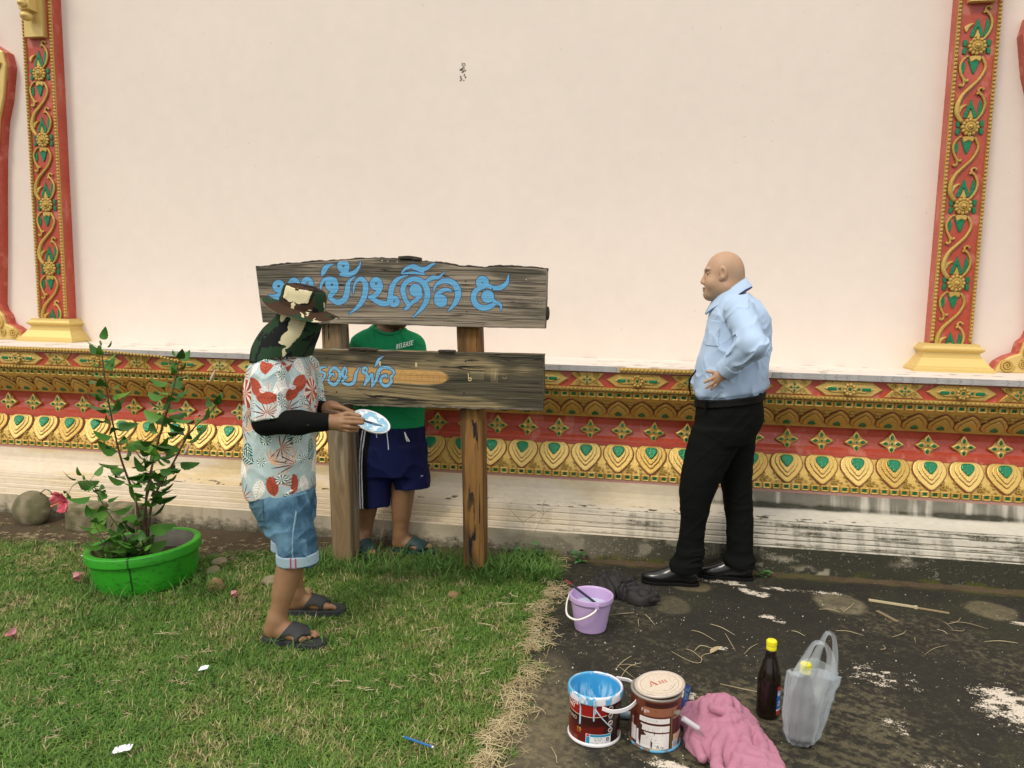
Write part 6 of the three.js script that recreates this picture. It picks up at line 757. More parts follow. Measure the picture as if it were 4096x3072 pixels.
  mesh('side_panel', skin((x, y, z) => Math.max(shF(x, y, z) - 0.0012, Math.abs(x - sx(y) - 0.032) - 0.014, 0.10 - z, y - 0.72), [-1.54, 0.26, 0.09], [-1.38, 0.74, 0.30], 0.005), blackKnit, sh);
  { const t = canvasTex(128, 64, (c, W, H) => { c.fillStyle = 'rgb(20,24,66)'; c.fillRect(0, 0, W, H); c.fillStyle = 'rgb(190,196,210)'; c.font = 'italic bold 56px sans-serif'; c.fillText('SP', 22, 52); }); t.wrapS = t.wrapT = THREE.ClampToEdgeWrapping; const g = new THREE.PlaneGeometry(1, 1, 6, 3), p = g.attributes.position; for (let i = 0; i < p.count; i++) { const x = -1.176 + 0.026 * (p.getX(i) + 0.5), y = 0.452 + 0.013 * (p.getY(i) + 0.5); let z = 0.3; for (let k = 0; k < 60; k++) { const d = shF(x, y, z); if (d < 0.0005 || z < 0.03) break; z -= Math.max(0.0005, d * 0.6); } p.setXYZ(i, x, y, z + 0.002); } g.computeVertexNormals(); mesh('leg_print', g, cloth({ map: t }), sh); }
  for (const o of [0, 0.012]) mesh('drawstring', taperTube([[-1.232, 0.722, 0.232, 0.003], [-1.226 + o * 0.5, 0.70, 0.236, 0.003], [-1.216 + o, 0.672, 0.236, 0.0032]], 8, 5), whiteCloth, sh);
  // body
  const AA = [-1.518, 0.105, 0.075], AB = [-1.302, 0.105, 0.085]; const fA = footField(-1.535, 0.070, 1.05, AA, 1, 0.024, 0.235), fB = footField(-1.345, 0.085, 0.06, AB, 1, 0.024, 0.24);
  const shin = (K, A, b) => U(0.03, rc(K, A, 0.066, 0.041), rc([lerp(K[0], A[0], 0.15) - 0.012, lerp(K[1], A[1], 0.15), K[2] - 0.01], [lerp(K[0], A[0], 0.6) - 0.006, lerp(K[1], A[1], 0.6), lerp(K[2], A[2], 0.6)], 0.060, 0.042));
  const gA = shin([-1.466, 0.40, 0.115], AA), gB = shin([-1.285, 0.40, 0.075], AB);
  const head = U(0.03, ell([-1.352, 1.425, Z + 0.01], [0.090, 0.088, 0.080]), ell([-1.318, 1.370, Z + 0.03], [0.060, 0.082, 0.060], -0.5), ell([-1.288, 1.302, Z + 0.042], [0.028, 0.022, 0.028]), rc([-1.372, 1.35, Z], [-1.378, 1.23, Z], 0.058, 0.066), rc([-1.29, 1.31, Z + 0.04], [-1.345, 1.325, Z + 0.06], 0.022, 0.028), rc([-1.252, 1.385, Z + 0.068], [-1.246, 1.358, Z + 0.072], 0.008, 0.012));
  const hand = (W, s) => { const fs = []; for (let i = 0; i < 4; i++) fs.push(...chain([[W[0] + s * (i - 1.5) * 0.019, W[1] + 0.055, W[2] + 0.045], [W[0] + s * (i - 1.5) * 0.021, W[1] + 0.095, W[2] + 0.058], [W[0] + s * (i - 1.5) * 0.021, W[1] + 0.125, W[2] + 0.062]], 0.0095, 0.0075)); fs.push(...chain([[W[0] - s * 0.03, W[1] + 0.02, W[2] + 0.04], [W[0] - s * 0.05, W[1] + 0.05, W[2] + 0.056], [W[0] - s * 0.055, W[1] + 0.075, W[2] + 0.06]], 0.011, 0.009)); const palm = U(0.02, rc(W, [W[0] - 0.022, W[1] + 0.055, W[2] + 0.045], 0.024, 0.014), rc(W, [W[0] + 0.022, W[1] + 0.055, W[2] + 0.045], 0.024, 0.014)); return (x, y, z) => { let d = 9; for (const f of fs) d = Math.min(d, f(x, y, z)); return smin(palm(x, y, z), d, 0.008); }; };
  const core = skin(U(0.03, (x, y, z) => torso(x, y, z) + 0.022, (x, y, z) => Math.min(hips(x, y, z), lA(x, y, z), lB(x, y, z)) + 0.02, rc(SA, EA, 0.05, 0.042), rc(EA, WA, 0.042, 0.028), rc(SB, EB, 0.05, 0.042), rc(EB, WB, 0.042, 0.028)), [-1.66, 0.26, -0.11], [-1.10, 1.33, 0.32], 0.012, { colour: tone });
  const box2 = (g, A) => skin(U(0.02, g, A.d), [-1.60, 0, -0.03], [-1.07, 0.42, 0.32], 0.0058, { colour: tone });
  mesh('body', joinSkin([core, box2(gA, fA), box2(gB, fB), skin(head, [-1.46, 1.20, -0.06], [-1.22, 1.53, 0.18], 0.0048, { colour: tone }), skin(hand(WA, 1), [WA[0] - 0.08, WA[1] - 0.03, WA[2] - 0.03], [WA[0] + 0.08, WA[1] + 0.14, WA[2] + 0.08], 0.004, { colour: tone }), skin(hand(WB, -1), [WB[0] - 0.08, WB[1] - 0.03, WB[2] - 0.03], [WB[0] + 0.08, WB[1] + 0.14, WB[2] + 0.08], 0.004, { colour: tone })]), skinMat, man);
  mesh('hair', skin((x, y, z) => Math.max(ell([-1.356, 1.430, Z + 0.008], [0.096, 0.095, 0.086])(x, y, z) - 0.003 * vn3(x * 90, y * 90, z * 90), 1.40 + 0.35 * (x + 1.36) + 0.25 * (z - Z) - y), [-1.47, 1.33, -0.05], [-1.24, 1.54, 0.19], 0.006), std({ color: lin(0.012, 0.010, 0.009), roughness: 0.6 }), man);
  for (const [F, hx, hz, a, L] of [[fA, -1.535, 0.070, 1.05, 0.245], [fB, -1.345, 0.085, 0.06, 0.25]]) {
    const so = mesh('sandal', soleGeo(hx, hz, a, 1, L, 1.1, 0.028, -0.004), tealRubber, man);
    mesh('strap', skin((x, y, z) => { const [f, l] = F.local(x, z), q = F.d(x, y, z), d = Math.max(q - 0.0075, -(q - 0.0005), 0.012 - y), back = (0.066 + 0.7 * (y - 0.02)) - f, fr = f - 0.200, hole = 0.016 - Math.hypot((f - 0.135) / 1.6, (y - 0.042) * 1.15); return Math.max(d, back, fr, Math.abs(l) > 0.02 ? hole : -1); }, [-1.60, 0, 0.0], [-1.07, 0.13, 0.33], 0.0048), tealRubber, so);
  }
}
// ---------------------------------------------------------------- planter, hibiscus, stones, weeds
{
  const pot = thing('planter', 'low round green painted concrete planter on the lawn', 'planter', [POT[0], -0.012, POT[1]]); pot.rotation.z = 0.075;
  const paint = colourTex(512, 256, (u, v) => { const a = fbm(u * 10, v * 4, 3, 4), b = fbm(u * 60, v * 30, 5, 3); let c = mix3([0.145, 0.53, 0.085], [0.20, 0.64, 0.13], a); if (Math.abs(u - 0.055) < 0.0018 + 0.002 * b) c = mix3(c, [0.05, 0.17, 0.03], 0.8); return mix3(c, [0.10, 0.30, 0.06], sstep(0.60, 0.75, b) * 0.4); });
  const green = std({ map: paint, roughness: 0.5 }), con = std({ map: soilTex, color: lin(1.6, 1.6, 1.55), roughness: 1 });
  mesh('tub', new THREE.LatheGeometry([[0.0, 0], [0.226, 0], [0.234, 0.006], [0.250, 0.075], [0.257, 0.150]].map(p => V2(...p)), 72), green, pot);
  mesh('rim', new THREE.LatheGeometry([[0.256, 0.149], [0.270, 0.152], [0.274, 0.157], [0.273, 0.193], [0.268, 0.199], [0.244, 0.200], [0.238, 0.195]].map(p => V2(...p)), 72), green, pot);
  mesh('inner_wall', new THREE.LatheGeometry([[0.238, 0.196], [0.234, 0.17], [0.225, 0.09]].map(p => V2(...p)), 64), std({ map: colourTex(256, 64, (u, v) => mix3([0.44, 0.43, 0.39], [0.56, 0.54, 0.49], fbm(u * 30, v * 6, 4, 4))), roughness: 1 }), pot);
  const sg = new THREE.CircleGeometry(0.232, 40, 0, 2 * PI).rotateX(-PI / 2).translate(0, 0.105, 0); mesh('potting_soil', sg, std({ map: soilTex, color: lin(0.55, 0.5, 0.45), roughness: 1 }), pot);
  const r = rngOf(3); for (let k = 0; k < 7; k++) mesh('white_chip', put(new THREE.IcosahedronGeometry(0.010 + 0.006 * r(), 0), 0.15 + 0.06 * r(), 0.112, 0.02 + 0.06 * (r() - 0.3), r(), r(), r(), [1.4, 0.5, 1]), std({ color: lin(0.7, 0.7, 0.68), roughness: 0.8 }), pot);
  mesh('chipped_paint', put(new THREE.IcosahedronGeometry(0.02, 1), -0.255, 0.184, 0.04, 0, 0, 0, [0.8, 0.2, 2.0]), std({ color: lin(0.62, 0.6, 0.56), roughness: 1 }), pot); mesh('chipped_paint', put(new THREE.IcosahedronGeometry(0.016, 1), -0.215, 0.185, 0.145, 0, 0.8, 0, [1.6, 0.2, 0.8]), std({ color: lin(0.62, 0.6, 0.56), roughness: 1 }), pot);
}
const leafGeoOf = (L, Wd, cup, droop, teeth) => {          // ovate toothed leaf lying along +x, folded on its midrib
  const n = teeth ? 10 : 7, pos = [], idx = []; for (let i = 0; i <= n; i++) { const t = i / n, w = Wd * Math.pow(Math.max(0, Math.sin(PI * Math.pow(t, 0.80))), 0.62) * (1.12 - 0.38 * t) * (teeth && i % 2 ? 1.05 : 0.95), y = -droop * t * t * L; pos.push(t * L, y, 0, t * L, y + cup * w, w, t * L, y + cup * w, -w); }
  for (let i = 0; i < n; i++) { const a = i * 3, b = a + 3; idx.push(a, a + 1, b, b, a + 1, b + 1, a, b, a + 2, b, b + 2, a + 2); }
  const g = new THREE.BufferGeometry(); g.setAttribute('position', new THREE.Float32BufferAttribute(pos, 3)); g.setIndex(idx); g.computeVertexNormals(); return g; };
{
  const shrub = thing('hibiscus_shrub', 'leafy hibiscus shrub with upright woody stems growing in the green planter', 'shrub');
  const wood = std({ color: lin(0.085, 0.05, 0.028), roughness: 0.9 }), twig = std({ color: lin(0.10, 0.12, 0.03), roughness: 0.8 });
  const leaves = [[0.105, 0.038, 0.35, 0.35], [0.092, 0.034, 0.2, 0.7], [0.112, 0.042, 0.5, 0.15], [0.088, 0.035, 0.3, 0.5]].map(a => leafGeoOf(...a, true));
  const mats = [[0.045, 0.15, 0.016], [0.032, 0.105, 0.016], [0.085, 0.215, 0.024], [0.055, 0.17, 0.022]].map(c => new THREE.MeshPhysicalMaterial({ color: lin(...c), roughness: 0.45, specularIntensity: 0.5, side: THREE.DoubleSide }));
  const r = rngOf(41), up = V3(0, 1, 0);
  const stems = [[[[-2.46, 0.09, 0.72], [-2.485, 0.25, 0.71], [-2.530, 0.42, 0.70], [-2.592, 0.60, 0.70], [-2.628, 0.77, 0.70], [-2.654, 0.936, 0.70], [-2.671, 1.10, 0.70], [-2.678, 1.185, 0.70]], 0.0075, 42, 0.32],
    [[[-2.455, 0.09, 0.72], [-2.446, 0.40, 0.72], [-2.385, 0.667, 0.71], [-2.328, 0.835, 0.71], [-2.279, 0.977, 0.71], [-2.241, 1.13, 0.71]], 0.0075, 44, 0.32],
    [[[-2.45, 0.09, 0.73], [-2.396, 0.40, 0.74], [-2.273, 0.60, 0.75], [-2.166, 0.773, 0.75], [-2.063, 0.871, 0.75], [-2.012, 0.931, 0.75]], 0.007, 29, 0.30],
    [[[-2.46, 0.09, 0.75], [-2.415, 0.36, 0.78], [-2.358, 0.533, 0.80], [-2.342, 0.64, 0.80]], 0.006, 22, 0.20],
    [[[-2.47, 0.09, 0.76], [-2.52, 0.26, 0.82], [-2.585, 0.39, 0.85], [-2.65, 0.51, 0.85], [-2.69, 0.525, 0.85]], 0.0045, 12, 0.45],
    [[[-2.62, 0.455, 0.85], [-2.70, 0.515, 0.85], [-2.76, 0.48, 0.85], [-2.785, 0.43, 0.85]], 0.0028, 4, 0.1],
    [[[-2.47, 0.09, 0.78], [-2.53, 0.17, 0.86], [-2.575, 0.27, 0.90], [-2.60, 0.33, 0.91]], 0.0045, 18, 0.2],
    [[[-2.46, 0.09, 0.77], [-2.46, 0.18, 0.84], [-2.47, 0.25, 0.88]], 0.004, 13, 0.2],
    [[[-2.50, 0.10, 0.79], [-2.52, 0.13, 0.86], [-2.55, 0.15, 0.90]], 0.004, 13, 0.0],
    [[[-2.43, 0.12, 0.76], [-2.40, 0.19, 0.84], [-2.37, 0.22, 0.88]], 0.004, 8, 0.1]];
  for (const [pts, rad, n, from] of stems) {
    mesh('stem', taperTube(pts.map((p, i) => [...p, rad * (1 - 0.72 * i / (pts.length - 1))]), 36, 6), rad > 0.005 ? wood : twig, shrub);
    const cv = new THREE.CatmullRomCurve3(pts.map(p => V3(...p)), false, 'centripetal');
    for (let k = 0; k < n; k++) {
      const t = from + (1 - from) * Math.pow((k + 0.5) / n, 0.95), p = cv.getPointAt(t), a = k * 2.4 + r() * 0.8, s = (0.52 + 0.50 * r()) * (t > 0.88 ? 0.6 : 1) * (t < 0.45 ? 1.12 : 1), el = 0.15 + 0.5 * r() - (t > 0.9 ? -0.5 : 0), pet = 0.020 + 0.02 * r();
      const d = V3(Math.cos(a) * Math.cos(el), Math.sin(el), Math.sin(a) * Math.cos(el)), q = p.clone().addScaledVector(d, pet);
      const m = mesh('leaf', leaves[k % 4], mats[Math.floor(r() * 4)], shrub); m.position.copy(q); const X = d.clone(); X.y -= 0.35; X.normalize(); const Zv = X.clone().cross(up).normalize().multiplyScalar(-1), Y = Zv.clone().cross(X); m.quaternion.setFromRotationMatrix(M4().makeBasis(X, Y, Zv)); m.rotateX((r() - 0.5) * 1.2); m.scale.setScalar(s);
      if (k % 2 === 0) stuff(mesh('leaf_stalk', taperTube([[p.x, p.y, p.z, 0.0016], [(p.x + q.x) / 2, (p.y + q.y) / 2 + 0.003, (p.z + q.z) / 2, 0.0012], [q.x, q.y, q.z, 0.0012]], 3, 4, false), twig, shrub)).userData.kind = undefined;
    }
    const e = pts[pts.length - 1]; mesh('bud', put(new THREE.SphereGeometry(0.007, 8, 6), e[0], e[1] + 0.008, e[2], 0, 0, 0.3, [0.8, 1.9, 0.8]), mats[2], shrub);
  }
  for (const [x, y, z] of [[-2.19, 0.655, 0.78], [-2.08, 1.02, 0.71]]) mesh('flower_bud', taperTube([[x, y, z, 0.003], [x + 0.010, y + 0.018, z, 0.009], [x + 0.022, y + 0.042, z, 0.007], [x + 0.030, y + 0.062, z, 0.001]], 10, 7), std({ color: lin(0.55, 0.40, 0.28), roughness: 0.7 }), shrub);
  // pink flower
  const fl = new THREE.Group(); fl.name = 'flower'; fl.position.set(-2.795, 0.418, 0.86); fl.rotation.set(0.35, -0.35, 0.15); shrub.add(fl);
  const petalM = [lin(0.64, 0.085, 0.13), lin(0.72, 0.14, 0.19)].map(c => std({ color: c, roughness: 0.65, side: THREE.DoubleSide }));
  const petalG = (() => { const g = new THREE.PlaneGeometry(1, 1, 6, 8), p = g.attributes.position; for (let i = 0; i < p.count; i++) { const u = p.getX(i) * 2, t = p.getY(i) + 0.5, w = 0.034 * Math.pow(Math.sin(PI * (0.12 + 0.80 * t)), 0.7) * (0.35 + 0.85 * t); p.setXYZ(i, u * w, t * 0.066, 0.024 * t * t - 0.010 * u * u + 0.007 * Math.sin(u * 5 + t * 6) * t + 0.004); } g.computeVertexNormals(); return g; })();
  for (let k = 0; k < 5; k++) { const m = mesh('petal', petalG, petalM[k % 2], fl); m.rotation.z = k / 5 * 2 * PI + 0.2; m.rotation.order = 'ZXY'; m.rotation.x = 0.25; }
  mesh('pistil', taperTube([[0, 0, 0, 0.004], [-0.012, -0.006, 0.025, 0.003], [-0.030, -0.012, 0.042, 0.003], [-0.046, -0.016, 0.052, 0.005]], 12, 6), std({ color: lin(0.75, 0.20, 0.10), roughness: 0.6 }), fl);
  mesh('calyx', put(new THREE.ConeGeometry(0.012, 0.03, 8), 0, 0, -0.012, PI / 2), mats[2], fl);
  mesh('support_stake', taperTube([[-2.463, 0.09, 0.80, 0.0035], [-2.452, 0.30, 0.80, 0.0035], [-2.448, 0.44, 0.80, 0.0035]], 6, 6), std({ color: lin(0.30, 0.25, 0.15), roughness: 0.8 }), shrub);
}
// --- stones by the wall
const stoneTex = colourTex(512, 512, (u, v) => { const a = fbm(u * 12, v * 12, 3, 5), b = vn(u * 160, v * 160, 5); let c = mix3([0.38, 0.35, 0.265], [0.60, 0.56, 0.455], a); c = mix3(c, [0.32, 0.32, 0.20], sstep(0.5, 0.7, fbm(u * 6, v * 6, 9, 4)) * 0.5); return c.map(q => q * (0.9 + 0.2 * b)); });
const stoneMat = std({ map: stoneTex, roughness: 1 });
function stoneGeo(r, s, amp, f, seed, det = 4) { const g = new THREE.IcosahedronGeometry(1, det), p = g.attributes.position; for (let i = 0; i < p.count; i++) { const x = p.getX(i), y = p.getY(i), z = p.getZ(i), n = 1 + amp * ((vn3(x * f + seed, y * f, z * f) - 0.5) * 1.4 + (vn3(x * f * 3, y * f * 3 + seed, z * f * 3) - 0.5) * 0.5); p.setXYZ(i, x * r[0] * n * s, y * r[1] * n * s, z * r[2] * n * s); } const q = mergeVertices((() => { const h = new THREE.BufferGeometry(); h.setAttribute('position', p); return h; })(), 1e-4); q.computeVertexNormals(); const uv = new Float32Array(q.attributes.position.count * 2); for (let i = 0; i < uv.length / 2; i++) { uv[i * 2] = q.attributes.position.getX(i) * 2 + 0.3 * q.attributes.position.getZ(i); uv[i * 2 + 1] = q.attributes.position.getY(i) * 2; } q.setAttribute('uv', new THREE.BufferAttribute(uv, 2)); return q; }
tagged(mesh('round_stone', stoneGeo([0.126, 0.112, 0.07], 1, 0.10, 1.6, 3), stoneMat), 'rounded grey-brown stone standing on edge against the wall', 'stone').position.set(-3.665, 0.096, 0.10);
const stumpGeo = (w, h, d, seed) => { const g = skin((x, y, z) => box([0, h / 2, 0], [w / 2, h / 2, d / 2], 0.028)(x, y, z) - 0.016 * (vn3(x * 16 + seed, y * 16, z * 16) - 0.5), [-w / 2 - 0.04, -0.03, -d / 2 - 0.04], [w / 2 + 0.04, h + 0.04, d / 2 + 0.04], 0.012, { uv: 2 }); return g; };
tagged(mesh('stone_block', stumpGeo(0.215, 0.165, 0.15, 2), stoneMat), 'squat rough stone block behind the pink hibiscus flower', 'stone').position.set(-3.285, -0.012, 0.10);
tagged(mesh('stone_block', stumpGeo(0.185, 0.185, 0.14, 7), stoneMat), 'taller rough stone block half hidden behind the hibiscus stems', 'stone').position.set(-3.018, -0.012, 0.10);
tagged(mesh('wire_loop', taperTube([[-3.60, 0.195, 0.10, 0.0028], [-3.57, 0.222, 0.10, 0.0028], [-3.53, 0.216, 0.10, 0.0028], [-3.525, 0.17, 0.08, 0.0028]], 12, 5), std({ color: lin(0.02, 0.02, 0.02), roughness: 0.5 })), 'short bent dark wire sticking up behind the rounded stone', 'wire');
for (const [x, z, s, l, lab] of [[-2.03, 0.80, 0.055, 1, 'flat reddish-brown stone beside the green planter'], [-2.16, 0.60, 0.04, 0.6, 'small grey stone half sunk behind the green planter'], [-1.80, 0.665, 0.042, 0.8, 'grey stone in the grass behind the heel of the painter'], [-1.565, 0.775, 0.036, 0.8, 'small brown stone beside the far sandal of the painter'], [-0.853, 0.655, 0.030, 0.7, 'small orange-brown stone in the grass by the brown post'], [-2.20, 0.47, 0.045, 0.4, 'flat grey stone on the bare soil by the wall']]) { const m = tagged(mesh('field_stone', stoneGeo([1.2, 0.7 * l, 0.9], s, 0.25, 1.8, x * 7), std({ map: stoneTex, color: lab.includes('brown') ? lin(1.0, 0.78, 0.58) : lin(1, 1, 1), roughness: 1 })), lab, 'stone'); m.position.set(x, 0.006, z); m.rotation.y = x * 5; }
// --- weeds
{
  const r = rngOf(88), wm = [lin(0.035, 0.14, 0.03), lin(0.05, 0.17, 0.04)].map(c => std({ color: c, roughness: 0.6, side: THREE.DoubleSide })); const lg = leafGeoOf(0.035, 0.010, 0.2, 0.4, true);
  for (const [x, z, n, h, lab] of [[-0.52, 0.08, 16, 0.10, 'bright green leafy weed at the corner of the lawn and wall'], [-0.28, 0.05, 11, 0.07, 'small leafy weed growing from the crack below the wall on the concrete'], [-0.64, 0.12, 13, 0.09, 'low fine-leaved weed between the brown post and the wall'], [0.70, 0.055, 10, 0.04, 'tiny mossy weed at the wall foot behind the black shoes']]) { const w = thing('weed', lab, 'weed', [x, -0.005, z]); for (let k = 0; k < n; k++) { const a = r() * 6.28, y = h * r(), q = 0.03 * r(); const m = mesh('leaf', lg, wm[k % 2], w); m.position.set(Math.cos(a) * q, y, Math.sin(a) * q); m.rotation.set((r() - 0.5), a, 0.2 + 0.5 * r()); m.scale.setScalar(0.7 + 0.7 * r()); } for (let k = 0; k < 3; k++) mesh('stem', taperTube([[0, 0, 0, 0.0018], [(r() - 0.5) * 0.03, h * 0.6, (r() - 0.5) * 0.03, 0.0014], [(r() - 0.5) * 0.05, h, (r() - 0.5) * 0.05, 0.0008]], 5, 4), wm[0], w); }
  const sk = std({ color: lin(0.22, 0.17, 0.09), roughness: 0.9 });
  const stalk = (lab, paths) => { const w = thing('seed_stalk', lab, 'weed', [0, 0, 0], 'dry seed stalks'); for (const p of paths) mesh('stalk', taperTube(p.map((q, i) => [...q, 0.0013 - 0.0006 * i / p.length]), 12, 4), sk, w); };
  stalk('dry branching seed stalk rising beside the brown post', [[[-0.60, 0, 0.20], [-0.585, 0.14, 0.19], [-0.58, 0.25, 0.18]], [[-0.58, 0.25, 0.18], [-0.63, 0.29, 0.18], [-0.655, 0.32, 0.18]], [[-0.58, 0.25, 0.18], [-0.53, 0.29, 0.18], [-0.50, 0.31, 0.17]], [[-0.58, 0.25, 0.18], [-0.50, 0.26, 0.18], [-0.44, 0.27, 0.18]]]);
  stalk('tall thin forked seed stalk in the weeds below the wall', [[[-0.56, 0, 0.16], [-0.53, 0.16, 0.15], [-0.475, 0.29, 0.14]], [[-0.475, 0.29, 0.14], [-0.44, 0.32, 0.14], [-0.40, 0.33, 0.14]], [[-0.475, 0.29, 0.14], [-0.48, 0.34, 0.14], [-0.465, 0.37, 0.14]], [[-0.475, 0.29, 0.14], [-0.53, 0.315, 0.14], [-0.56, 0.33, 0.14]]]);
  stalk('fine pale seed stalk in front of the bare legs behind the sign', [[[-1.36, 0, 0.30], [-1.35, 0.10, 0.30], [-1.34, 0.20, 0.29], [-1.33, 0.27, 0.28]], [[-1.345, 0.15, 0.295], [-1.32, 0.22, 0.29], [-1.30, 0.25, 0.29]]]);
}
// ---------------------------------------------------------------- things on the concrete and the lawn
const lathe = (pts, n = 48) => new THREE.LatheGeometry(pts.map(p => V2(...p)), n);
{ // lavender bucket
  const b = thing('bucket', 'small lavender plastic bucket of milky water on the concrete', 'bucket', [-0.165, 0, 0.885]);
  const lav = std({ color: lin(0.50, 0.36, 0.62), roughness: 0.38 });
  mesh('pail', lathe([[0, 0.002], [0.062, 0.002], [0.068, 0.004], [0.070, 0.010], [0.089, 0.128], [0.090, 0.136], [0.097, 0.138], [0.0985, 0.142], [0.0985, 0.160], [0.096, 0.163], [0.091, 0.162], [0.088, 0.155], [0.085, 0.13], [0.066, 0.012], [0, 0.010]]), lav, b);
  mesh('milky_water', new THREE.CircleGeometry(0.0825, 40).rotateX(-PI / 2).translate(0, 0.112, 0), std({ color: lin(0.50, 0.56, 0.66), roughness: 0.12 }), b);
  const w = std({ color: lin(0.80, 0.77, 0.72), roughness: 0.4 }); mesh('bail_handle', taperTube([[0.030, 0.140, 0.094, 0.0035], [0.026, 0.128, 0.101, 0.004], [-0.012, 0.104, 0.118, 0.0045], [-0.055, 0.085, 0.112, 0.0045], [-0.098, 0.085, 0.070, 0.0045], [-0.108, 0.110, 0.012, 0.004], [-0.100, 0.142, -0.030, 0.0035]], 36, 8), w, b);
  for (const [x, z] of [[0.030, 0.0935], [-0.0925, -0.030]]) mesh('handle_lug', put(new THREE.BoxGeometry(0.018, 0.020, 0.012), x, 0.143, z, 0, Math.atan2(x, z)), lav, b);
  const s = thing('mixing_stick', 'dark navy stick with red tip leaning in the lavender bucket', 'stick'); mesh('stick', taperTube([[-0.105, 0.095, 0.885, 0.0055], [-0.20, 0.150, 0.862, 0.006], [-0.255, 0.183, 0.850, 0.0055]], 12, 8), std({ color: lin(0.008, 0.010, 0.03), roughness: 0.35 }), s); mesh('red_tip', taperTube([[-0.255, 0.183, 0.850, 0.0052], [-0.285, 0.201, 0.843, 0.004]], 4, 8), std({ color: lin(0.22, 0.02, 0.02), roughness: 0.4 }), s);
}
tagged(mesh('black_rag', skin((x, y, z) => { const n = 0.026 * (vn3(x * 15, y * 20, z * 15) - 0.5) + 0.016 * Math.abs(Math.sin(x * 46 + z * 30 + 7 * vn3(x * 11, y * 11, z * 11))) + 0.012 * Math.abs(Math.sin(z * 52 - x * 33 + 6 * vn3(x * 13 + 5, y * 13, z * 13))); return Math.max(U(0.03, ell([-0.05, 0.022, 0.42], [0.115, 0.036, 0.085]), ell([0.045, 0.012, 0.50], [0.090, 0.028, 0.055], -0.5), ell([-0.10, 0.03, 0.39], [0.05, 0.03, 0.06]))(x, y, z) - n, 0.001 - y); }, [-0.24, -0.02, 0.28], [0.20, 0.11, 0.62], 0.006), cloth({ color: lin(0.022, 0.020, 0.020), roughness: 0.6, specularIntensity: 0.5 })), 'crumpled black rag lying behind the lavender bucket', 'rag');
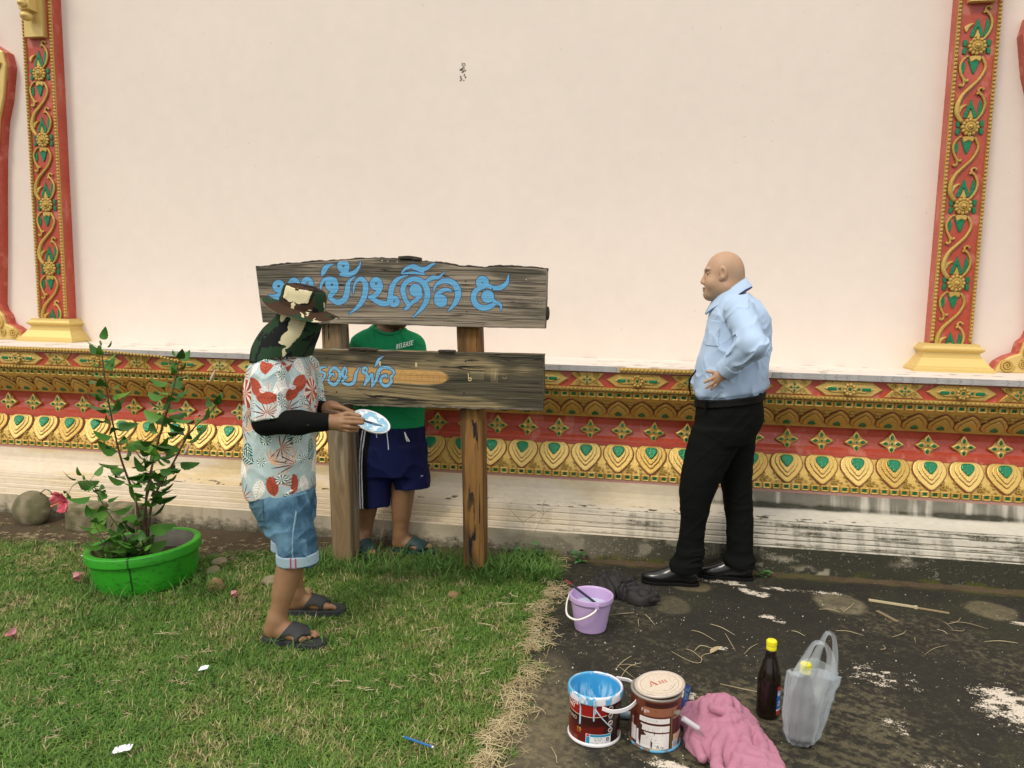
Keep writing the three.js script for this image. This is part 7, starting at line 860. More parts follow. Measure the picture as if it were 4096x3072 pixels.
// --- paint tins
const sheet = (W, H, f) => { const t = canvasTex(W, H, f); t.offset.x = 0.5; return t; };
{
  const c = thing('open_paint_can', 'open dark red paint can of bright blue paint with white bail', 'paint can', [-0.10, 0, 1.705]);
  const lab = sheet(2048, 620, (x, W, H) => {
    const F = W / 2; x.fillStyle = 'rgb(74,22,18)'; x.fillRect(0, 0, W, H); x.fillStyle = 'rgb(52,18,16)'; x.fillRect(0, 190, W, 140);
    x.fillStyle = 'rgb(104,24,16)'; x.beginPath(); x.moveTo(F - 600, H); x.lineTo(F - 600, 380); x.lineTo(F - 330, 330); x.lineTo(F - 290, 430); x.lineTo(F + 130, 330); x.lineTo(F + 130, 480); x.lineTo(F - 40, 560); x.lineTo(F + 60, H); x.fill();
    x.fillStyle = 'rgb(150,26,22)'; x.beginPath(); x.moveTo(F - 640, 0); x.lineTo(F + 175, 0); x.lineTo(F + 175, 165); x.quadraticCurveTo(F - 140, 240, F - 640, 150); x.fill(); x.strokeStyle = 'rgb(226,206,180)'; x.lineWidth = 9; x.beginPath(); x.moveTo(F + 175, 168); x.quadraticCurveTo(F - 140, 243, F - 640, 153); x.stroke();
    x.fillStyle = 'rgb(240,236,232)'; x.font = 'bold 82px sans-serif'; x.fillText('NIPPON', F - 530, 66); x.fillText('PAINT', F - 510, 138); x.font = '74px sans-serif'; x.fillStyle = 'rgb(214,196,184)'; x.fillText('TIMBERBOND', F - 690, 300); x.font = '40px sans-serif'; x.fillStyle = 'rgb(150,120,104)'; x.fillText('WOODCARE SERIES', F - 700, 348); x.fillStyle = 'rgb(204,160,70)'; x.font = 'bold 66px sans-serif'; x.fillText('15', F - 225, 440); x.font = '24px sans-serif'; x.fillText('LITRES', F - 228, 470); x.fillStyle = 'rgb(170,120,110)'; x.font = '22px sans-serif'; for (let k = 0; k < 5; k++) x.fillText('www.nipponpaint   indoor   outdoor', F - 560, 545 + k * 15);
    x.fillStyle = 'rgb(24,20,20)'; x.fillRect(F + 175, 0, 110, H); x.fillStyle = 'rgb(46,22,20)'; x.fillRect(F + 285, 0, 400, H); for (let k = 0; k < 4; k++) { x.fillStyle = 'rgb(222,212,206)'; x.beginPath(); x.arc(F + 230, 70 + k * 112, 36, 0, 7); x.fill(); x.fillStyle = 'rgb(120,40,36)'; x.beginPath(); x.arc(F + 222, 74 + k * 112, 18, 0, 7); x.fill(); x.fillStyle = 'rgb(24,20,20)'; x.fillRect(F + 236, 50 + k * 112, 14, 34); x.fillStyle = 'rgb(170,160,156)'; x.fillRect(F + 194, 112 + k * 112, 74, 5); x.fillRect(F + 200, 120 + k * 112, 60, 4); }
    x.fillStyle = 'rgba(190,180,176,0.75)'; for (let k = 0; k < 16; k++) x.fillRect(F + 310, 70 + k * 13, 110 + (k * 37) % 60, 4); x.fillStyle = 'rgb(220,216,214)'; x.fillRect(F + 385, 500, 55, 80); for (let k = 0; k < 9; k++) { x.fillStyle = 'rgb(40,40,40)'; x.fillRect(F + 390 + k * 5, 506, 2 + k % 2, 66); }
    x.fillStyle = 'rgb(236,236,236)'; x.fillRect(F - 90, 458, 330, 152); x.fillStyle = 'rgb(40,150,190)'; x.fillRect(F - 85, 500, 46, 106); x.fillRect(F - 35, 463, 270, 36); x.fillStyle = 'rgb(190,40,60)'; x.fillRect(F - 82, 464, 40, 32); x.fillStyle = 'rgb(24,30,70)'; x.font = 'bold 78px sans-serif'; x.fillText('B', F + 168, 568); x.fillStyle = 'rgb(60,60,66)'; x.font = 'bold 24px monospace'; x.fillText('0118:46', F + 20, 530); x.fillText('KB:102', F + 20, 558); x.font = '26px monospace'; x.fillText('Charged 1st Edition', F - 30, 596);
    const r = rngOf(4); for (let k = 0; k < 140; k++) { x.fillStyle = `rgba(${30 + 60 * r()},${18 + 30 * r()},${14 + 20 * r()},0.35)`; x.fillRect(r() * W, r() * H, 2 + 10 * r(), 2 + 3 * r()); } });
  mesh('label_wall', put(new THREE.CylinderGeometry(0.0865, 0.0865, 0.140, 64, 1, true), 0, 0.080, 0), std({ map: lab, roughness: 0.32, metalness: 0.1 }), c);
  const wh = std({ color: lin(0.74, 0.72, 0.74), roughness: 0.35 }), blueP = std({ color: lin(0.045, 0.34, 0.60), roughness: 0.25 });
  mesh('base_rim', lathe([[0, 0.003], [0.080, 0.003], [0.088, 0.001], [0.0905, 0.004], [0.0905, 0.010], [0.0868, 0.013]]), wh, c);
  const collarT = colourTex(512, 64, (u, v) => { const a = fbm(u * 24, v * 3, 3, 3), k = sstep(0.45, 0.58, a + (u > 0.52 && u < 0.85 ? 0.25 : -0.06)); return mix3([0.87, 0.85, 0.88], [0.36, 0.66, 0.83], k); });
  mesh('collar', lathe([[0.0868, 0.146], [0.0915, 0.148], [0.0935, 0.152], [0.0935, 0.170], [0.0920, 0.176], [0.0885, 0.178], [0.0850, 0.176], [0.0835, 0.170]], 64), std({ map: collarT, roughness: 0.35 }), c);
  const inT = colourTex(512, 128, (u, v) => { const s = fbm(u * 40, v * 2.2, 3, 4); return mix3([0.26, 0.62, 0.82], [0.66, 0.83, 0.91], sstep(0.42, 0.62, s) * sstep(0.15, 0.6, v + 0.3 * (s - 0.5))); });
  mesh('inner_wall', lathe([[0.0838, 0.174], [0.0838, 0.062]], 64), std({ map: inT, roughness: 0.3, side: THREE.DoubleSide }), c);
  mesh('blue_paint', new THREE.CircleGeometry(0.0838, 48).rotateX(-PI / 2).translate(0, 0.085, 0), blueP, c);
  mesh('bail', (() => { const pts = []; for (let k = 0; k <= 20; k++) { const t = k / 20, a = lerp(0.28, PI - 0.10, t); pts.push([Math.cos(a - PI / 2) * 0.0, 0, 0]); } const P = [[0.028, 0.146, 0.094], [0.060, 0.142, 0.100], [0.105, 0.145, 0.082], [0.138, 0.155, 0.040], [0.142, 0.166, -0.010], [0.118, 0.174, -0.050], [0.070, 0.168, -0.075]]; const cv = new THREE.CatmullRomCurve3(P.map(p => V3(...p))); const sh = tileSquare(0.013, 0.004, 0.001); const g = new THREE.ExtrudeGeometry(sh, { steps: 36, extrudePath: cv, curveSegments: 2 }); return g; })(), wh, c);
  for (const [a, len, rr] of [[0.02, 0.055, 0.0022], [-0.52, 0.075, 0.0026], [0.08, 0.03, 0.002]]) { const s = Math.sin(a), q = Math.cos(a); mesh('paint_run', taperTube([[s * 0.094, 0.170, q * 0.094, rr], [s * 0.0945, 0.150, q * 0.0945, rr * 1.3], [s * 0.089, 0.140, q * 0.089, rr], [s * 0.0885, 0.150 - len, q * 0.0885, rr * 1.2]], 12, 6), std({ color: lin(0.42, 0.60, 0.72), roughness: 0.3 }), c); }
  mesh('paint_run', taperTube([[0.004, 0.140, 0.0895, 0.002], [0.022, 0.115, 0.0885, 0.002], [0.046, 0.085, 0.0790, 0.0018], [0.058, 0.070, 0.0700, 0.0018]], 12, 6), std({ color: lin(0.55, 0.68, 0.78), roughness: 0.3 }), c);
}
{
  const c = thing('closed_paint_can', 'brown paint can with bent cream lid beside the open can', 'paint can', [0.103, 0, 1.700]);
  const lab = sheet(2048, 680, (x, W, H) => {
    const F = W / 2, g = x.createLinearGradient(0, 0, W, 0); x.fillStyle = 'rgb(104,52,32)'; x.fillRect(0, 0, W, H); x.fillStyle = 'rgb(62,28,20)'; x.fillRect(F - 150, 30, 480, 62); x.fillStyle = 'rgb(150,96,72)'; x.fillRect(F - 170, 95, 480, 115); x.fillStyle = 'rgb(84,34,24)'; x.fillRect(F - 330, 220, 640, 460); x.fillStyle = 'rgb(52,22,18)'; x.fillRect(F + 300, 120, 400, 560);
    x.fillStyle = 'rgb(226,214,206)'; x.font = 'bold 62px serif'; x.fillText('ใ', F, 10); x.fillText("I'go", F - 205, 165); x.save(); x.translate(F - 340, 640); x.rotate(-PI / 2); x.font = 'bold 58px serif'; x.fillText('Wood stain', 0, 0); x.restore();
    x.fillStyle = 'rgb(236,232,230)'; for (const [a, b, w, h] of [[-225, 235, 410, 70], [-205, 335, 390, 85], [-270, 440, 455, 215]]) x.fillRect(F + a, b, w, h); x.fillStyle = 'rgb(226,222,222)'; x.fillRect(F - 390, 420, 110, 200); x.fillStyle = 'rgba(120,110,110,0.6)'; for (let k = 0; k < 12; k++) x.fillRect(F - 250, 456 + k * 14, 180 + (k * 53) % 150, 2.5); for (let k = 0; k < 4; k++) { x.fillRect(F - 190, 250 + k * 11, 220, 2.5); x.fillRect(F - 190, 352 + k * 13, 240, 2.5); }
    x.fillStyle = 'rgb(70,40,36)'; for (const [a, b, w, h] of [[-240, 330, 60, 330], [-20, 400, 14, 70], [-60, 540, 26, 130]]) { x.beginPath(); x.moveTo(F + a, b); x.lineTo(F + a + w, b + 30); x.lineTo(F + a + w * 0.6, b + h); x.lineTo(F + a + w * 0.1, b + h * 0.7); x.fill(); } x.beginPath(); x.moveTo(F - 215, 380); x.lineTo(F - 120, 480); x.lineTo(F - 210, 510); x.fill();
    x.fillStyle = 'rgb(40,44,80)'; x.font = 'bold 58px serif'; x.fillText('A', F + 10, 640); x.font = 'bold 30px serif'; x.fillText('HI', F + 70, 640); x.fillStyle = 'rgb(210,180,70)'; x.fillRect(F - 60, 652, 140, 22); x.fillStyle = 'rgb(110,96,52)'; x.fillRect(F + 205, 120, 22, 560); x.fillStyle = 'rgb(40,20,16)'; x.fillRect(F + 186, 220, 14, 460);
    x.fillStyle = 'rgb(196,170,140)'; x.fillRect(F + 250, 470, 200, 170); x.fillStyle = 'rgb(120,64,44)'; x.beginPath(); x.moveTo(F + 340, 640); x.lineTo(F + 380, 540); x.lineTo(F + 450, 520); x.lineTo(F + 450, 640); x.fill(); x.fillStyle = 'rgb(230,232,236)'; x.fillRect(F + 240, 560, 110, 100); for (let k = 0; k < 14; k++) { x.fillStyle = 'rgb(40,50,70)'; x.fillRect(F + 248 + k * 7, 566, 2 + k % 3, 84); } x.fillStyle = 'rgb(170,130,110)'; x.fillRect(F + 240, 230, 330, 24); x.font = 'bold 40px serif'; x.fillText('Wood', F + 390, 330); x.fillText('stain', F + 400, 372);
    const r = rngOf(9); for (let k = 0; k < 260; k++) { x.fillStyle = `rgba(${80 + 60 * r()},${44 + 40 * r()},${24 + 30 * r()},0.35)`; x.fillRect(r() * W, r() * H, 2 + 8 * r(), 4 + 40 * r()); } });
  mesh('label_wall', put(new THREE.CylinderGeometry(0.083, 0.083, 0.172, 64, 1, true), 0, 0.093, 0), std({ map: lab, roughness: 0.4, metalness: 0.15 }), c);
  const tin = std({ color: lin(0.36, 0.33, 0.28), metalness: 0.5, roughness: 0.5 });
  mesh('base_rim', lathe([[0, 0.003], [0.076, 0.003], [0.084, 0.001], [0.0862, 0.004], [0.0862, 0.009], [0.083, 0.011]]), std({ map: colourTex(256, 16, (u, v) => mix3([0.42, 0.36, 0.32], [0.36, 0.64, 0.80], sstep(0.45, 0.55, fbm(u * 14, 1, 3, 3) + (u < 0.35 ? 0.2 : -0.1)))), roughness: 0.5 }), c);
  mesh('top_rim', lathe([[0.083, 0.176], [0.0855, 0.179], [0.0855, 0.184], [0.082, 0.186], [0.072, 0.183], [0.070, 0.170]]), tin, c); mesh('inside', new THREE.CircleGeometry(0.0725, 32).rotateX(-PI / 2).translate(0, 0.168, 0), std({ color: lin(0.03, 0.015, 0.01), roughness: 0.8 }), c);
  const lidT = canvasTex(512, 512, (x, W) => { x.fillStyle = 'rgb(206,192,174)'; x.fillRect(0, 0, W, W); const r = rngOf(6); x.strokeStyle = 'rgba(120,92,70,0.6)'; x.lineWidth = 5; x.beginPath(); x.arc(256, 256, 215, 0, 7); x.stroke(); x.save(); x.translate(150, 330); x.rotate(-0.42); x.fillStyle = 'rgb(176,84,70)'; x.font = 'bold 150px serif'; x.fillText('A', 0, 0); x.font = 'bold 88px serif'; x.fillText('HI', 120, -8); x.restore(); for (let k = 0; k < 160; k++) { const a = r() * 6.28, q = 120 + 130 * r(); x.fillStyle = `rgba(${70 + 40 * r()},${52 + 30 * r()},${40 + 20 * r()},${0.3 + 0.5 * r()})`; x.fillRect(256 + Math.cos(a) * q, 256 + Math.sin(a) * q, 2 + 12 * r(), 2 + 6 * r()); } x.strokeStyle = 'rgba(110,100,110,0.8)'; x.lineWidth = 6; x.beginPath(); x.moveTo(300, 420); x.quadraticCurveTo(400, 400, 430, 260); x.stroke(); });
  const lidG = new THREE.Group(); lidG.name = 'lid'; c.add(lidG); lidG.position.set(0.010, 0.196, 0.004); lidG.rotation.set(0.03, 0, 0.13);
  mesh('lid_rim', lathe([[0.070, -0.002], [0.0785, -0.003], [0.0835, 0.000], [0.0845, 0.005], [0.080, 0.009], [0.075, 0.006], [0.070, 0.002]]), std({ color: lin(0.52, 0.46, 0.40), roughness: 0.45, metalness: 0.2 }), lidG); const dg = new THREE.CircleGeometry(0.0755, 40).rotateX(-PI / 2), dp = dg.attributes.position; for (let i = 0; i < dp.count; i++) dp.setY(i, 0.004 + 0.004 * vn(dp.getX(i) * 40, dp.getZ(i) * 40, 3)); mesh('lid_plate', dg, std({ map: lidT, roughness: 0.5 }), lidG);
  mesh('grip', put(new THREE.CylinderGeometry(0.009, 0.009, 0.062, 12), 0.112, 0.100, 0.052, 0.25, 0, 0.95), std({ color: lin(0.55, 0.53, 0.56), roughness: 0.4 }), c); mesh('bail', taperTube([[0.068, 0.135, 0.050, 0.002], [0.085, 0.119, 0.048, 0.002], [0.14, 0.080, 0.056, 0.002], [0.158, 0.060, 0.050, 0.002]], 12, 6), tin, c); mesh('bail_ear', put(new THREE.CylinderGeometry(0.012, 0.012, 0.006, 12), 0.066, 0.135, 0.052, 0, 0, 0, 1).applyMatrix4(M4()), tin, c);
}
{ // paint roller behind the cans
  const r = thing('paint_roller', 'paint-stained blue-handled roller lying behind the brown paint can', 'paint roller');
  const bl = std({ map: colourTex(128, 256, (u, v) => mix3([0.09, 0.16, 0.42], [0.20, 0.33, 0.44], sstep(0.45, 0.6, fbm(u * 6, v * 14, 3, 4)))), roughness: 0.5 });
  mesh('handle', taperTube([[0.205, 0.010, 1.560, 0.009], [0.215, 0.014, 1.48, 0.011], [0.226, 0.018, 1.41, 0.010], [0.232, 0.020, 1.375, 0.013], [0.234, 0.020, 1.355, 0.008]], 20, 10), bl, r); mesh('frame_rod', taperTube([[0.205, 0.012, 1.56, 0.0035], [0.15, 0.014, 1.585, 0.0035], [0.08, 0.014, 1.59, 0.0035]], 14, 6), std({ color: lin(0.4, 0.4, 0.4), metalness: 0.7, roughness: 0.4 }), r); mesh('roller_sleeve', put(new THREE.CylinderGeometry(0.013, 0.013, 0.13, 16), 0.030, 0.013, 1.590, 0, 0, PI / 2), std({ map: colourTex(64, 128, (u, v) => mix3([0.72, 0.74, 0.74], [0.42, 0.56, 0.62], fbm(u * 5, v * 12, 4, 3))), roughness: 0.9 }), r);
}
// --- pink towel
{
  const c = [0.335, 1.600], mound = U(0.05, ell([0.345, 0.010, 1.60], [0.118, 0.062, 0.115]), ell([0.400, 0.006, 1.78], [0.100, 0.042, 0.16], 0.35), ell([0.270, 0.006, 1.69], [0.068, 0.038, 0.11])), S = [];
  const arcF = (r, a0, a1, h, rad, drop = 0.02, sq = 0.92, ox = 0, oz = 0) => { const p = []; for (let k = 0; k <= 7; k++) { const t = k / 7, a = lerp(a0, a1, t), rr = r * (1 + 0.10 * Math.sin(t * 5 + r * 60)); p.push([c[0] + ox + Math.cos(a) * rr, h - drop * Math.pow(2 * t - 1, 2), c[1] + oz + Math.sin(a) * rr * sq]); } S.push(...chain(p, rad, rad * 0.75)); };
  arcF(0.016, -2.6, 1.4, 0.104, 0.019, 0.012); arcF(0.040, 0.3, 3.6, 0.088, 0.016, 0.016); arcF(0.046, -2.9, -0.1, 0.094, 0.017, 0.02); arcF(0.070, -3.4, -0.5, 0.078, 0.018, 0.022); arcF(0.066, 0.1, 2.4, 0.070, 0.016, 0.02); arcF(0.094, -3.0, -0.2, 0.056, 0.020, 0.016); arcF(0.092, 0.2, 2.9, 0.050, 0.018, 0.018); arcF(0.112, -3.3, -0.4, 0.034, 0.022, 0.01); arcF(0.112, 0.3, 3.3, 0.030, 0.020, 0.008);
  const line = (P, r0, r1) => S.push(...chain(P, r0, r1));
  line([[0.262, 0.030, 1.585], [0.215, 0.036, 1.580], [0.178, 0.036, 1.590]], 0.022, 0.005); line([[0.40, 0.050, 1.66], [0.395, 0.048, 1.74], [0.36, 0.040, 1.82], [0.33, 0.03, 1.90]], 0.018, 0.014); line([[0.44, 0.040, 1.65], [0.450, 0.040, 1.74], [0.43, 0.034, 1.84], [0.42, 0.03, 1.92]], 0.016, 0.014); line([[0.33, 0.050, 1.70], [0.30, 0.044, 1.78], [0.29, 0.034, 1.86], [0.31, 0.026, 1.95]], 0.018, 0.015); line([[0.25, 0.036, 1.67], [0.235, 0.030, 1.74], [0.25, 0.026, 1.82]], 0.020, 0.014); line([[0.36, 0.046, 1.76], [0.42, 0.040, 1.79], [0.475, 0.026, 1.77]], 0.010, 0.008); line([[0.37, 0.044, 1.82], [0.43, 0.040, 1.83], [0.49, 0.026, 1.83]], 0.012, 0.010); line([[0.46, 0.020, 1.66], [0.478, 0.018, 1.72], [0.490, 0.016, 1.80], [0.475, 0.016, 1.90]], 0.018, 0.016); line([[0.38, 0.036, 1.88], [0.45, 0.034, 1.90], [0.50, 0.02, 1.92]], 0.014, 0.012);
  tagged(mesh('pink_towel', skin((x, y, z) => { let d = mound(x, y, z); for (const f of S) d = smin(d, f(x, y, z), 0.0075); d -= 0.0045 * fold(x * 22 + z * 13, y * 12, z * 20 - x * 11) + 0.0014 * vn3(x * 200, y * 200, z * 200); return Math.max(d, 0.002 - y); }, [0.14, -0.01, 1.44], [0.56, 0.14, 2.0], 0.0046), cloth({ color: lin(0.51, 0.225, 0.315), roughness: 1, sheen: 0.4, sheenRoughness: 0.6, sheenColor: lin(0.5, 0.25, 0.32), bumpScale: 0.002 })), 'crumpled dusty pink towel lying on the concrete beside the brown can', 'towel');
}
// --- bottles
const bottleGlass = std({ color: lin(0.010, 0.006, 0.004), roughness: 0.12 }), capYellow = std({ color: lin(0.78, 0.70, 0.02), roughness: 0.4 });
const bodyG = lathe([[0, 0.002], [0.034, 0.002], [0.039, 0.006], [0.040, 0.014], [0.040, 0.135], [0.0385, 0.155], [0.031, 0.185], [0.022, 0.215], [0.0165, 0.240], [0.0155, 0.262], [0, 0.264]]);
const capG = merge([lathe([[0.0, 0.284], [0.0155, 0.284], [0.0172, 0.281], [0.0175, 0.266], [0.016, 0.264]], 28), lathe([[0.0160, 0.263], [0.0178, 0.262], [0.0178, 0.250], [0.0160, 0.249]], 28), ...[...Array(28).keys()].map(k => put(new THREE.BoxGeometry(0.0014, 0.013, 0.0014), Math.sin(k / 28 * 2 * PI) * 0.0177, 0.274, Math.cos(k / 28 * 2 * PI) * 0.0177, 0, k / 28 * 2 * PI))]);
function bottle(x, z, lab, turn) {
  const b = thing('sauce_bottle', lab, 'bottle', [x, 0, z], 'dark bottles with yellow caps'); b.rotation.y = turn; mesh('glass', bodyG, bottleGlass, b); mesh('cap', capG, capYellow, b);
  const t = canvasTex(512, 512, (c, W) => { c.fillStyle = 'rgb(176,36,34)'; c.fillRect(0, 0, W, W); c.fillStyle = 'rgb(28,96,176)'; c.fillRect(0, 70, W, 350); c.fillStyle = 'rgb(240,238,236)'; c.font = 'bold 120px sans-serif'; c.fillText('Golden', 20, 170); c.font = 'bold 50px sans-serif'; c.fillText('seasoning', 40, 300); c.fillText('sauce', 40, 350); c.fillStyle = 'rgb(236,232,226)'; c.fillRect(0, 410, W, 24); c.fillStyle = 'rgb(200,160,60)'; c.beginPath(); c.arc(380, 310, 60, 0, 7); c.fill(); });
  mesh('label', put(new THREE.CylinderGeometry(0.0405, 0.0405, 0.105, 32, 1, true, 0.62, 1.9), 0, 0.073, 0), std({ map: t, roughness: 0.4 }), b); return b;
}
bottle(0.506, 1.47, 'dark glass bottle with yellow cap standing on the bare concrete', 0); bottle(0.590, 1.625, 'dark glass bottle with yellow cap inside the clear plastic bag', 1.9);
// --- translucent carrier bag around the second bottle
{
  const bag = thing('plastic_bag', 'clear plastic carrier bag standing upright with a bottle inside', 'plastic bag', [0.580, 0, 1.650]);
  const film = new THREE.MeshPhysicalMaterial({ color: lin(0.86, 0.92, 0.96), transmission: 0.76, thickness: 0, roughness: 0.22, specularIntensity: 0.8, side: THREE.DoubleSide });
  const S = [[0.002, 0.000, 0.016, 0.010], [0.018, 0.002, 0.040, 0.026], [0.05, 0.006, 0.054, 0.044], [0.118, 0.010, 0.065, 0.050], [0.20, 0.018, 0.070, 0.048], [0.262, 0.030, 0.076, 0.042], [0.292, 0.036, 0.072, 0.036]];
  const nu = 84, nv = 44, pos = [], idx = [], lo = S[0][0], hi = S[S.length - 1][0];
  for (let j = 0; j <= nv; j++) { const y = lerp(lo, hi, j / nv); let i = 0; while (i < S.length - 2 && y > S[i + 1][0]) i++; const t = sstep(0, 1, (y - S[i][0]) / (S[i + 1][0] - S[i][0])), [, cx, a, b] = S[i].map((q, k) => lerp(q, S[i + 1][k], t));
    for (let k = 0; k <= nu; k++) { const th = k / nu * 2 * PI, f = 1 + 0.26 * (fold(Math.cos(th) * 2.6 + 3, Math.sin(th) * 2.6 + y * 1.2, y * 2) - 0.25) + 0.05 * (vn3(Math.cos(th) * 6, y * 30, Math.sin(th) * 6) - 0.5) + 0.10 * Math.exp(-y * 40) * Math.sin(th * 9); let yy = y; if (j > nv - 6) { yy += (j - nv + 6) / 6 * (0.018 * Math.cos(th * 2) * -1 - 0.012); } pos.push(cx + Math.cos(th) * a * f, Math.max(0.002, yy), Math.sin(th) * b * f); } }
  for (let j = 0; j < nv; j++) for (let k = 0; k < nu; k++) { const a = j * (nu + 1) + k, b = a + nu + 1; idx.push(a, b, a + 1, b, b + 1, a + 1); }
  const g = new THREE.BufferGeometry(); g.setAttribute('position', new THREE.Float32BufferAttribute(pos, 3)); g.setIndex(idx); g.computeVertexNormals(); mesh('sack', g, film, bag);
  const strap = (P, w) => { const cv = new THREE.CatmullRomCurve3(P.map(p => V3(p[0], p[1], p[2]))), n = 30, po = [], ix = []; for (let i = 0; i <= n; i++) { const t = i / n, p = cv.getPointAt(t), q = P.length - 1, s = t * q, k = Math.min(q - 1, Math.floor(s)), ww = lerp(P[k][3], P[k + 1][3], s - k); const tg = cv.getTangentAt(t), sd = V3(0, 0, 1).cross(tg).normalize(); for (let m = 0; m <= 6; m++) { const e = (m / 6 - 0.5) * 2; po.push(p.x + sd.x * ww * e, p.y + sd.y * ww * e, p.z + 0.012 * Math.cos(e * 2.6 + i * 0.2) * (0.4 + ww * 20)); } } for (let i = 0; i < n; i++) for (let m = 0; m < 6; m++) { const a = i * 7 + m, b = a + 7; ix.push(a, b, a + 1, b, b + 1, a + 1); } const q = new THREE.BufferGeometry(); q.setAttribute('position', new THREE.Float32BufferAttribute(po, 3)); q.setIndex(ix); q.computeVertexNormals(); return q; };
  mesh('handle', strap([[-0.022, 0.262, 0.028, 0.020], [-0.002, 0.330, 0.028, 0.012], [0.022, 0.382, 0.026, 0.007], [0.046, 0.384, 0.026, 0.007], [0.070, 0.345, 0.028, 0.014], [0.080, 0.262, 0.030, 0.024]]), film, bag); mesh('handle', strap([[0.034, 0.268, -0.020, 0.020], [0.050, 0.345, -0.022, 0.012], [0.070, 0.398, -0.024, 0.007], [0.085, 0.394, -0.024, 0.007], [0.098, 0.340, -0.024, 0.009], [0.102, 0.262, -0.020, 0.012]]), film, bag);
}
// --- blue pencil on the lawn
{
  const p = thing('pencil', 'blue pencil lying in the grass', 'pencil'); const A = V3(-0.722, 0.026, 1.890), B = V3(-0.603, 0.030, 1.936), d = B.clone().sub(A), at = (t) => A.clone().addScaledVector(d, t).toArray();
  mesh('barrel', taperTube([[...at(0.06), 0.0040], [...at(0.96), 0.0040]], 4, 6), std({ color: lin(0.012, 0.13, 0.36), roughness: 0.3 }), p); mesh('point', taperTube([[...at(0.06), 0.0038], [...at(0.0), 0.0008]], 3, 6), std({ color: lin(0.50, 0.36, 0.20), roughness: 0.7 }), p); mesh('end_cap', taperTube([[...at(0.96), 0.0041], [...at(1.0), 0.0041]], 2, 6), std({ color: lin(0.75, 0.75, 0.75), roughness: 0.5 }), p);
}
// --- litter
const scrap = (pts, sd) => { const g = new THREE.ExtrudeGeometry(shapeOf(pts), { depth: 0.0012, bevelEnabled: false, steps: 1 }); g.rotateX(-PI / 2); return g; };
const paperT = canvasTex(128, 128, (c) => { c.fillStyle = 'rgb(232,232,232)'; c.fillRect(0, 0, 128, 128); c.fillStyle = 'rgb(40,44,60)'; c.fillRect(20, 30, 30, 60); c.fillRect(70, 50, 14, 60); c.fillRect(92, 20, 10, 40); }); paperT.repeat.set(25, 25);
{ const m = tagged(mesh('paper_scrap', scrap([[-0.020, -0.006], [0.016, -0.012], [0.022, 0.004], [0.004, 0.012], [-0.012, 0.012]]), std({ color: lin(0.75, 0.77, 0.80), roughness: 0.8 })), 'small crumpled white scrap of paper in the middle of the lawn', 'paper'); m.position.set(-1.61, 0.026, 1.60); m.rotation.set(0.3, 0.4, 0.2); }
{ const m = tagged(mesh('paper_scrap', scrap([[-0.030, -0.014], [0.030, -0.010], [0.032, 0.010], [0.012, 0.016], [-0.026, 0.010]]), std({ map: paperT, roughness: 0.8 })), 'white paper scrap with black print in the foreground grass', 'paper'); m.position.set(-1.569, 0.028, 2.132); m.rotation.set(0.35, 0.25, 0.1); }
{ const bl = (x, z, s, lab) => { const t = thing('fallen_blossom', lab, 'flower', [x, 0.022, z]); for (let k = 0; k < 4; k++) mesh('petal', put(leafGeoOf(0.05 * s, 0.018 * s, 0.6, 0.6, false), 0.004 * k, 0.004 * k, (k - 1.5) * 0.007, 0.3 * k, k * 0.35 - 0.4, 0.2), std({ color: lin(0.60 - 0.04 * k, 0.20, 0.22), roughness: 0.7, side: THREE.DoubleSide }), t); return t; };
  bl(-2.755, 0.882, 0.9, 'wilted pink blossom fallen in the grass left of the planter'); bl(-1.885, 0.917, 0.55, 'small wilted pale pink blossom between the planter and the painter'); bl(-2.55, 1.52, 0.8, 'faded pink-white petal scrap at the far edge of the lawn').rotation.y = 1.2; }
// wood lath and dry stalks on the slab
const strawM = [lin(0.42, 0.34, 0.20), lin(0.50, 0.42, 0.26), lin(0.30, 0.23, 0.13)].map(c => std({ color: c, roughness: 0.9 }));
{ const l = thing('bamboo_lath', 'split pale bamboo lath lying on the dark concrete', 'stick'); const A = [1.178, 0.006, 0.282], B = [1.518, 0.006, 0.372]; mesh('lath', put(new THREE.BoxGeometry(0.215, 0.008, 0.014), 1.278, 0.006, 0.309, 0, -0.262, 0.01), strawM[1], l); mesh('lath', put(new THREE.BoxGeometry(0.150, 0.006, 0.010), 1.440, 0.005, 0.352, 0, -0.262, 0), strawM[2], l); mesh('node', put(new THREE.BoxGeometry(0.014, 0.012, 0.018), 1.375, 0.007, 0.336, 0, -0.262, 0), strawM[1], l); }
tagged(mesh('bark_strip', put(new THREE.BoxGeometry(0.125, 0.004, 0.018), 1.205, 0.004, 0.468, 0, -1.1, 0), std({ color: lin(0.22, 0.17, 0.10), roughness: 1 })), 'short flat brown bark strip just below the bamboo lath', 'bark');
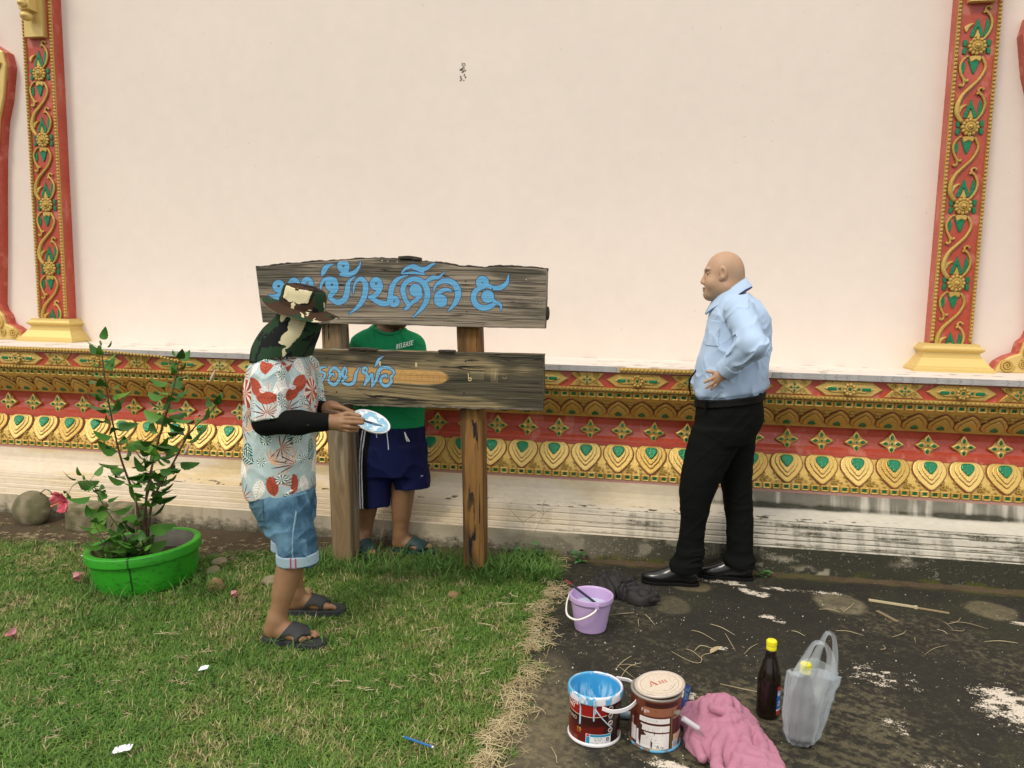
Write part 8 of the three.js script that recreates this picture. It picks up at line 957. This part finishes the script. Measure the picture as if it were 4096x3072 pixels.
{ const r = rngOf(55), G = 'dry grass stalks on the concrete'; const spots = [[-0.02, 0.70], [0.05, 0.78], [0.10, 0.74], [0.28, 1.05], [0.32, 1.0], [0.33, 0.86], [-0.01, 1.18], [0.02, 1.24], [0.01, 1.21], [0.0, 1.26], [0.42, 0.78], [0.44, 0.90], [0.52, 0.95], [0.95, 0.46], [1.05, 0.40], [1.50, 0.46], [1.45, 0.52], [1.48, 0.56], [1.40, 0.60], [1.55, 0.50], [1.20, 0.66], [1.25, 0.72], [0.98, 0.70], [1.08, 0.82], [1.30, 0.80], [1.62, 0.66], [-0.10, 2.0], [-0.20, 0.55], [0.55, 1.24], [0.75, 0.75], [-0.22, 1.86], [-0.15, 1.72], [0.44, 1.30]];
  for (const [x, z] of spots) { const L = 0.05 + 0.12 * r(), a = r() * PI, b = (r() - 0.5) * 0.05; const m = tagged(mesh('dry_stalk', taperTube([[-Math.cos(a) * L / 2, 0.003, -Math.sin(a) * L / 2, 0.0011], [b * 0.5, 0.006 + 0.006 * r(), b, 0.0017], [Math.cos(a) * L / 2, 0.003, Math.sin(a) * L / 2, 0.0009]], 8, 4), strawM[Math.floor(r() * 3)]), 'thin dry straw-coloured stalk lying on the dark concrete', 'stalk', G); m.position.set(x, 0.001, z); } }
{ const d = thing('dried_leaf', 'curled dried leaf with a long stalk between bucket and bottle', 'leaf', [0.345, 0.004, 1.03]); mesh('blade', put(leafGeoOf(0.06, 0.014, 0.8, -0.2, false), 0, 0, 0, 0, 0.7, 0.1), std({ color: lin(0.36, 0.29, 0.16), roughness: 0.9, side: THREE.DoubleSide }), d); mesh('stalk', taperTube([[0, 0.002, 0, 0.0016], [-0.035, 0.003, 0.03, 0.0014], [-0.05, 0.003, 0.10, 0.0013], [-0.09, 0.003, 0.09, 0.0012], [-0.16, 0.003, 0.02, 0.001]], 16, 4), strawM[0], d); }
{ const r = rngOf(12), G = 'dry twigs on the lawn'; for (const [x, z, s] of [[-0.66, 0.98, 1.3], [-0.80, 1.06, 0.8], [-1.02, 1.58, 0.7], [-0.98, 1.62, 0.6], [-0.75, 1.46, 1.0], [-0.62, 0.74, 0.8], [-0.58, 0.62, 0.6], [-1.32, 1.72, 0.7], [-0.52, 1.40, 0.6], [-0.62, 1.80, 0.4], [-1.9, 1.35, 0.6], [-1.62, 0.96, 0.6]]) { const t = thing('dry_twig', 'pale dry branching grass twig lying on the lawn', 'twig', [x, 0.024, z], G); const a = r() * PI; const n = 4; let px = 0, pz = 0; for (let k = 0; k < n; k++) { const b = a + (r() - 0.5) * 1.3, L = (0.03 + 0.05 * r()) * s; const q = k % 2 ? [px, pz] : [0, 0]; mesh('stalk', taperTube([[q[0], 0, q[1], 0.0017], [q[0] + Math.cos(b) * L / 2, 0.005, q[1] + Math.sin(b) * L / 2 + 0.004, 0.0016], [q[0] + Math.cos(b) * L, 0.004, q[1] + Math.sin(b) * L, 0.001]], 6, 4), strawM[k % 2], t); px = Math.cos(b) * L; pz = Math.sin(b) * L; } } }
// white lime crumbs too small to count
{ const r = rngOf(99), list = []; for (let k = 0; k < 900; k++) { const x = -0.3 + r() * 2.6, z = 0.08 + r() * 2.2; if (vn(x * 3, z * 3, 5) + 0.3 * r() < 0.55) continue; list.push([x, z, 0.4 + 1.2 * r() * r(), r() * 6.28, 0.5, r(), r()]); } tag2(field('lime_crumbs', new THREE.IcosahedronGeometry(0.0028, 0), std({ color: 0xffffff, roughness: 1 }), list, (m) => mix3([0.30, 0.27, 0.20], [0.70, 0.66, 0.58], m[6] * m[6]), 0.001), 'pale crumbs of lime and grit scattered on the concrete', 'grit'); }
renderer.render(scene, camera);
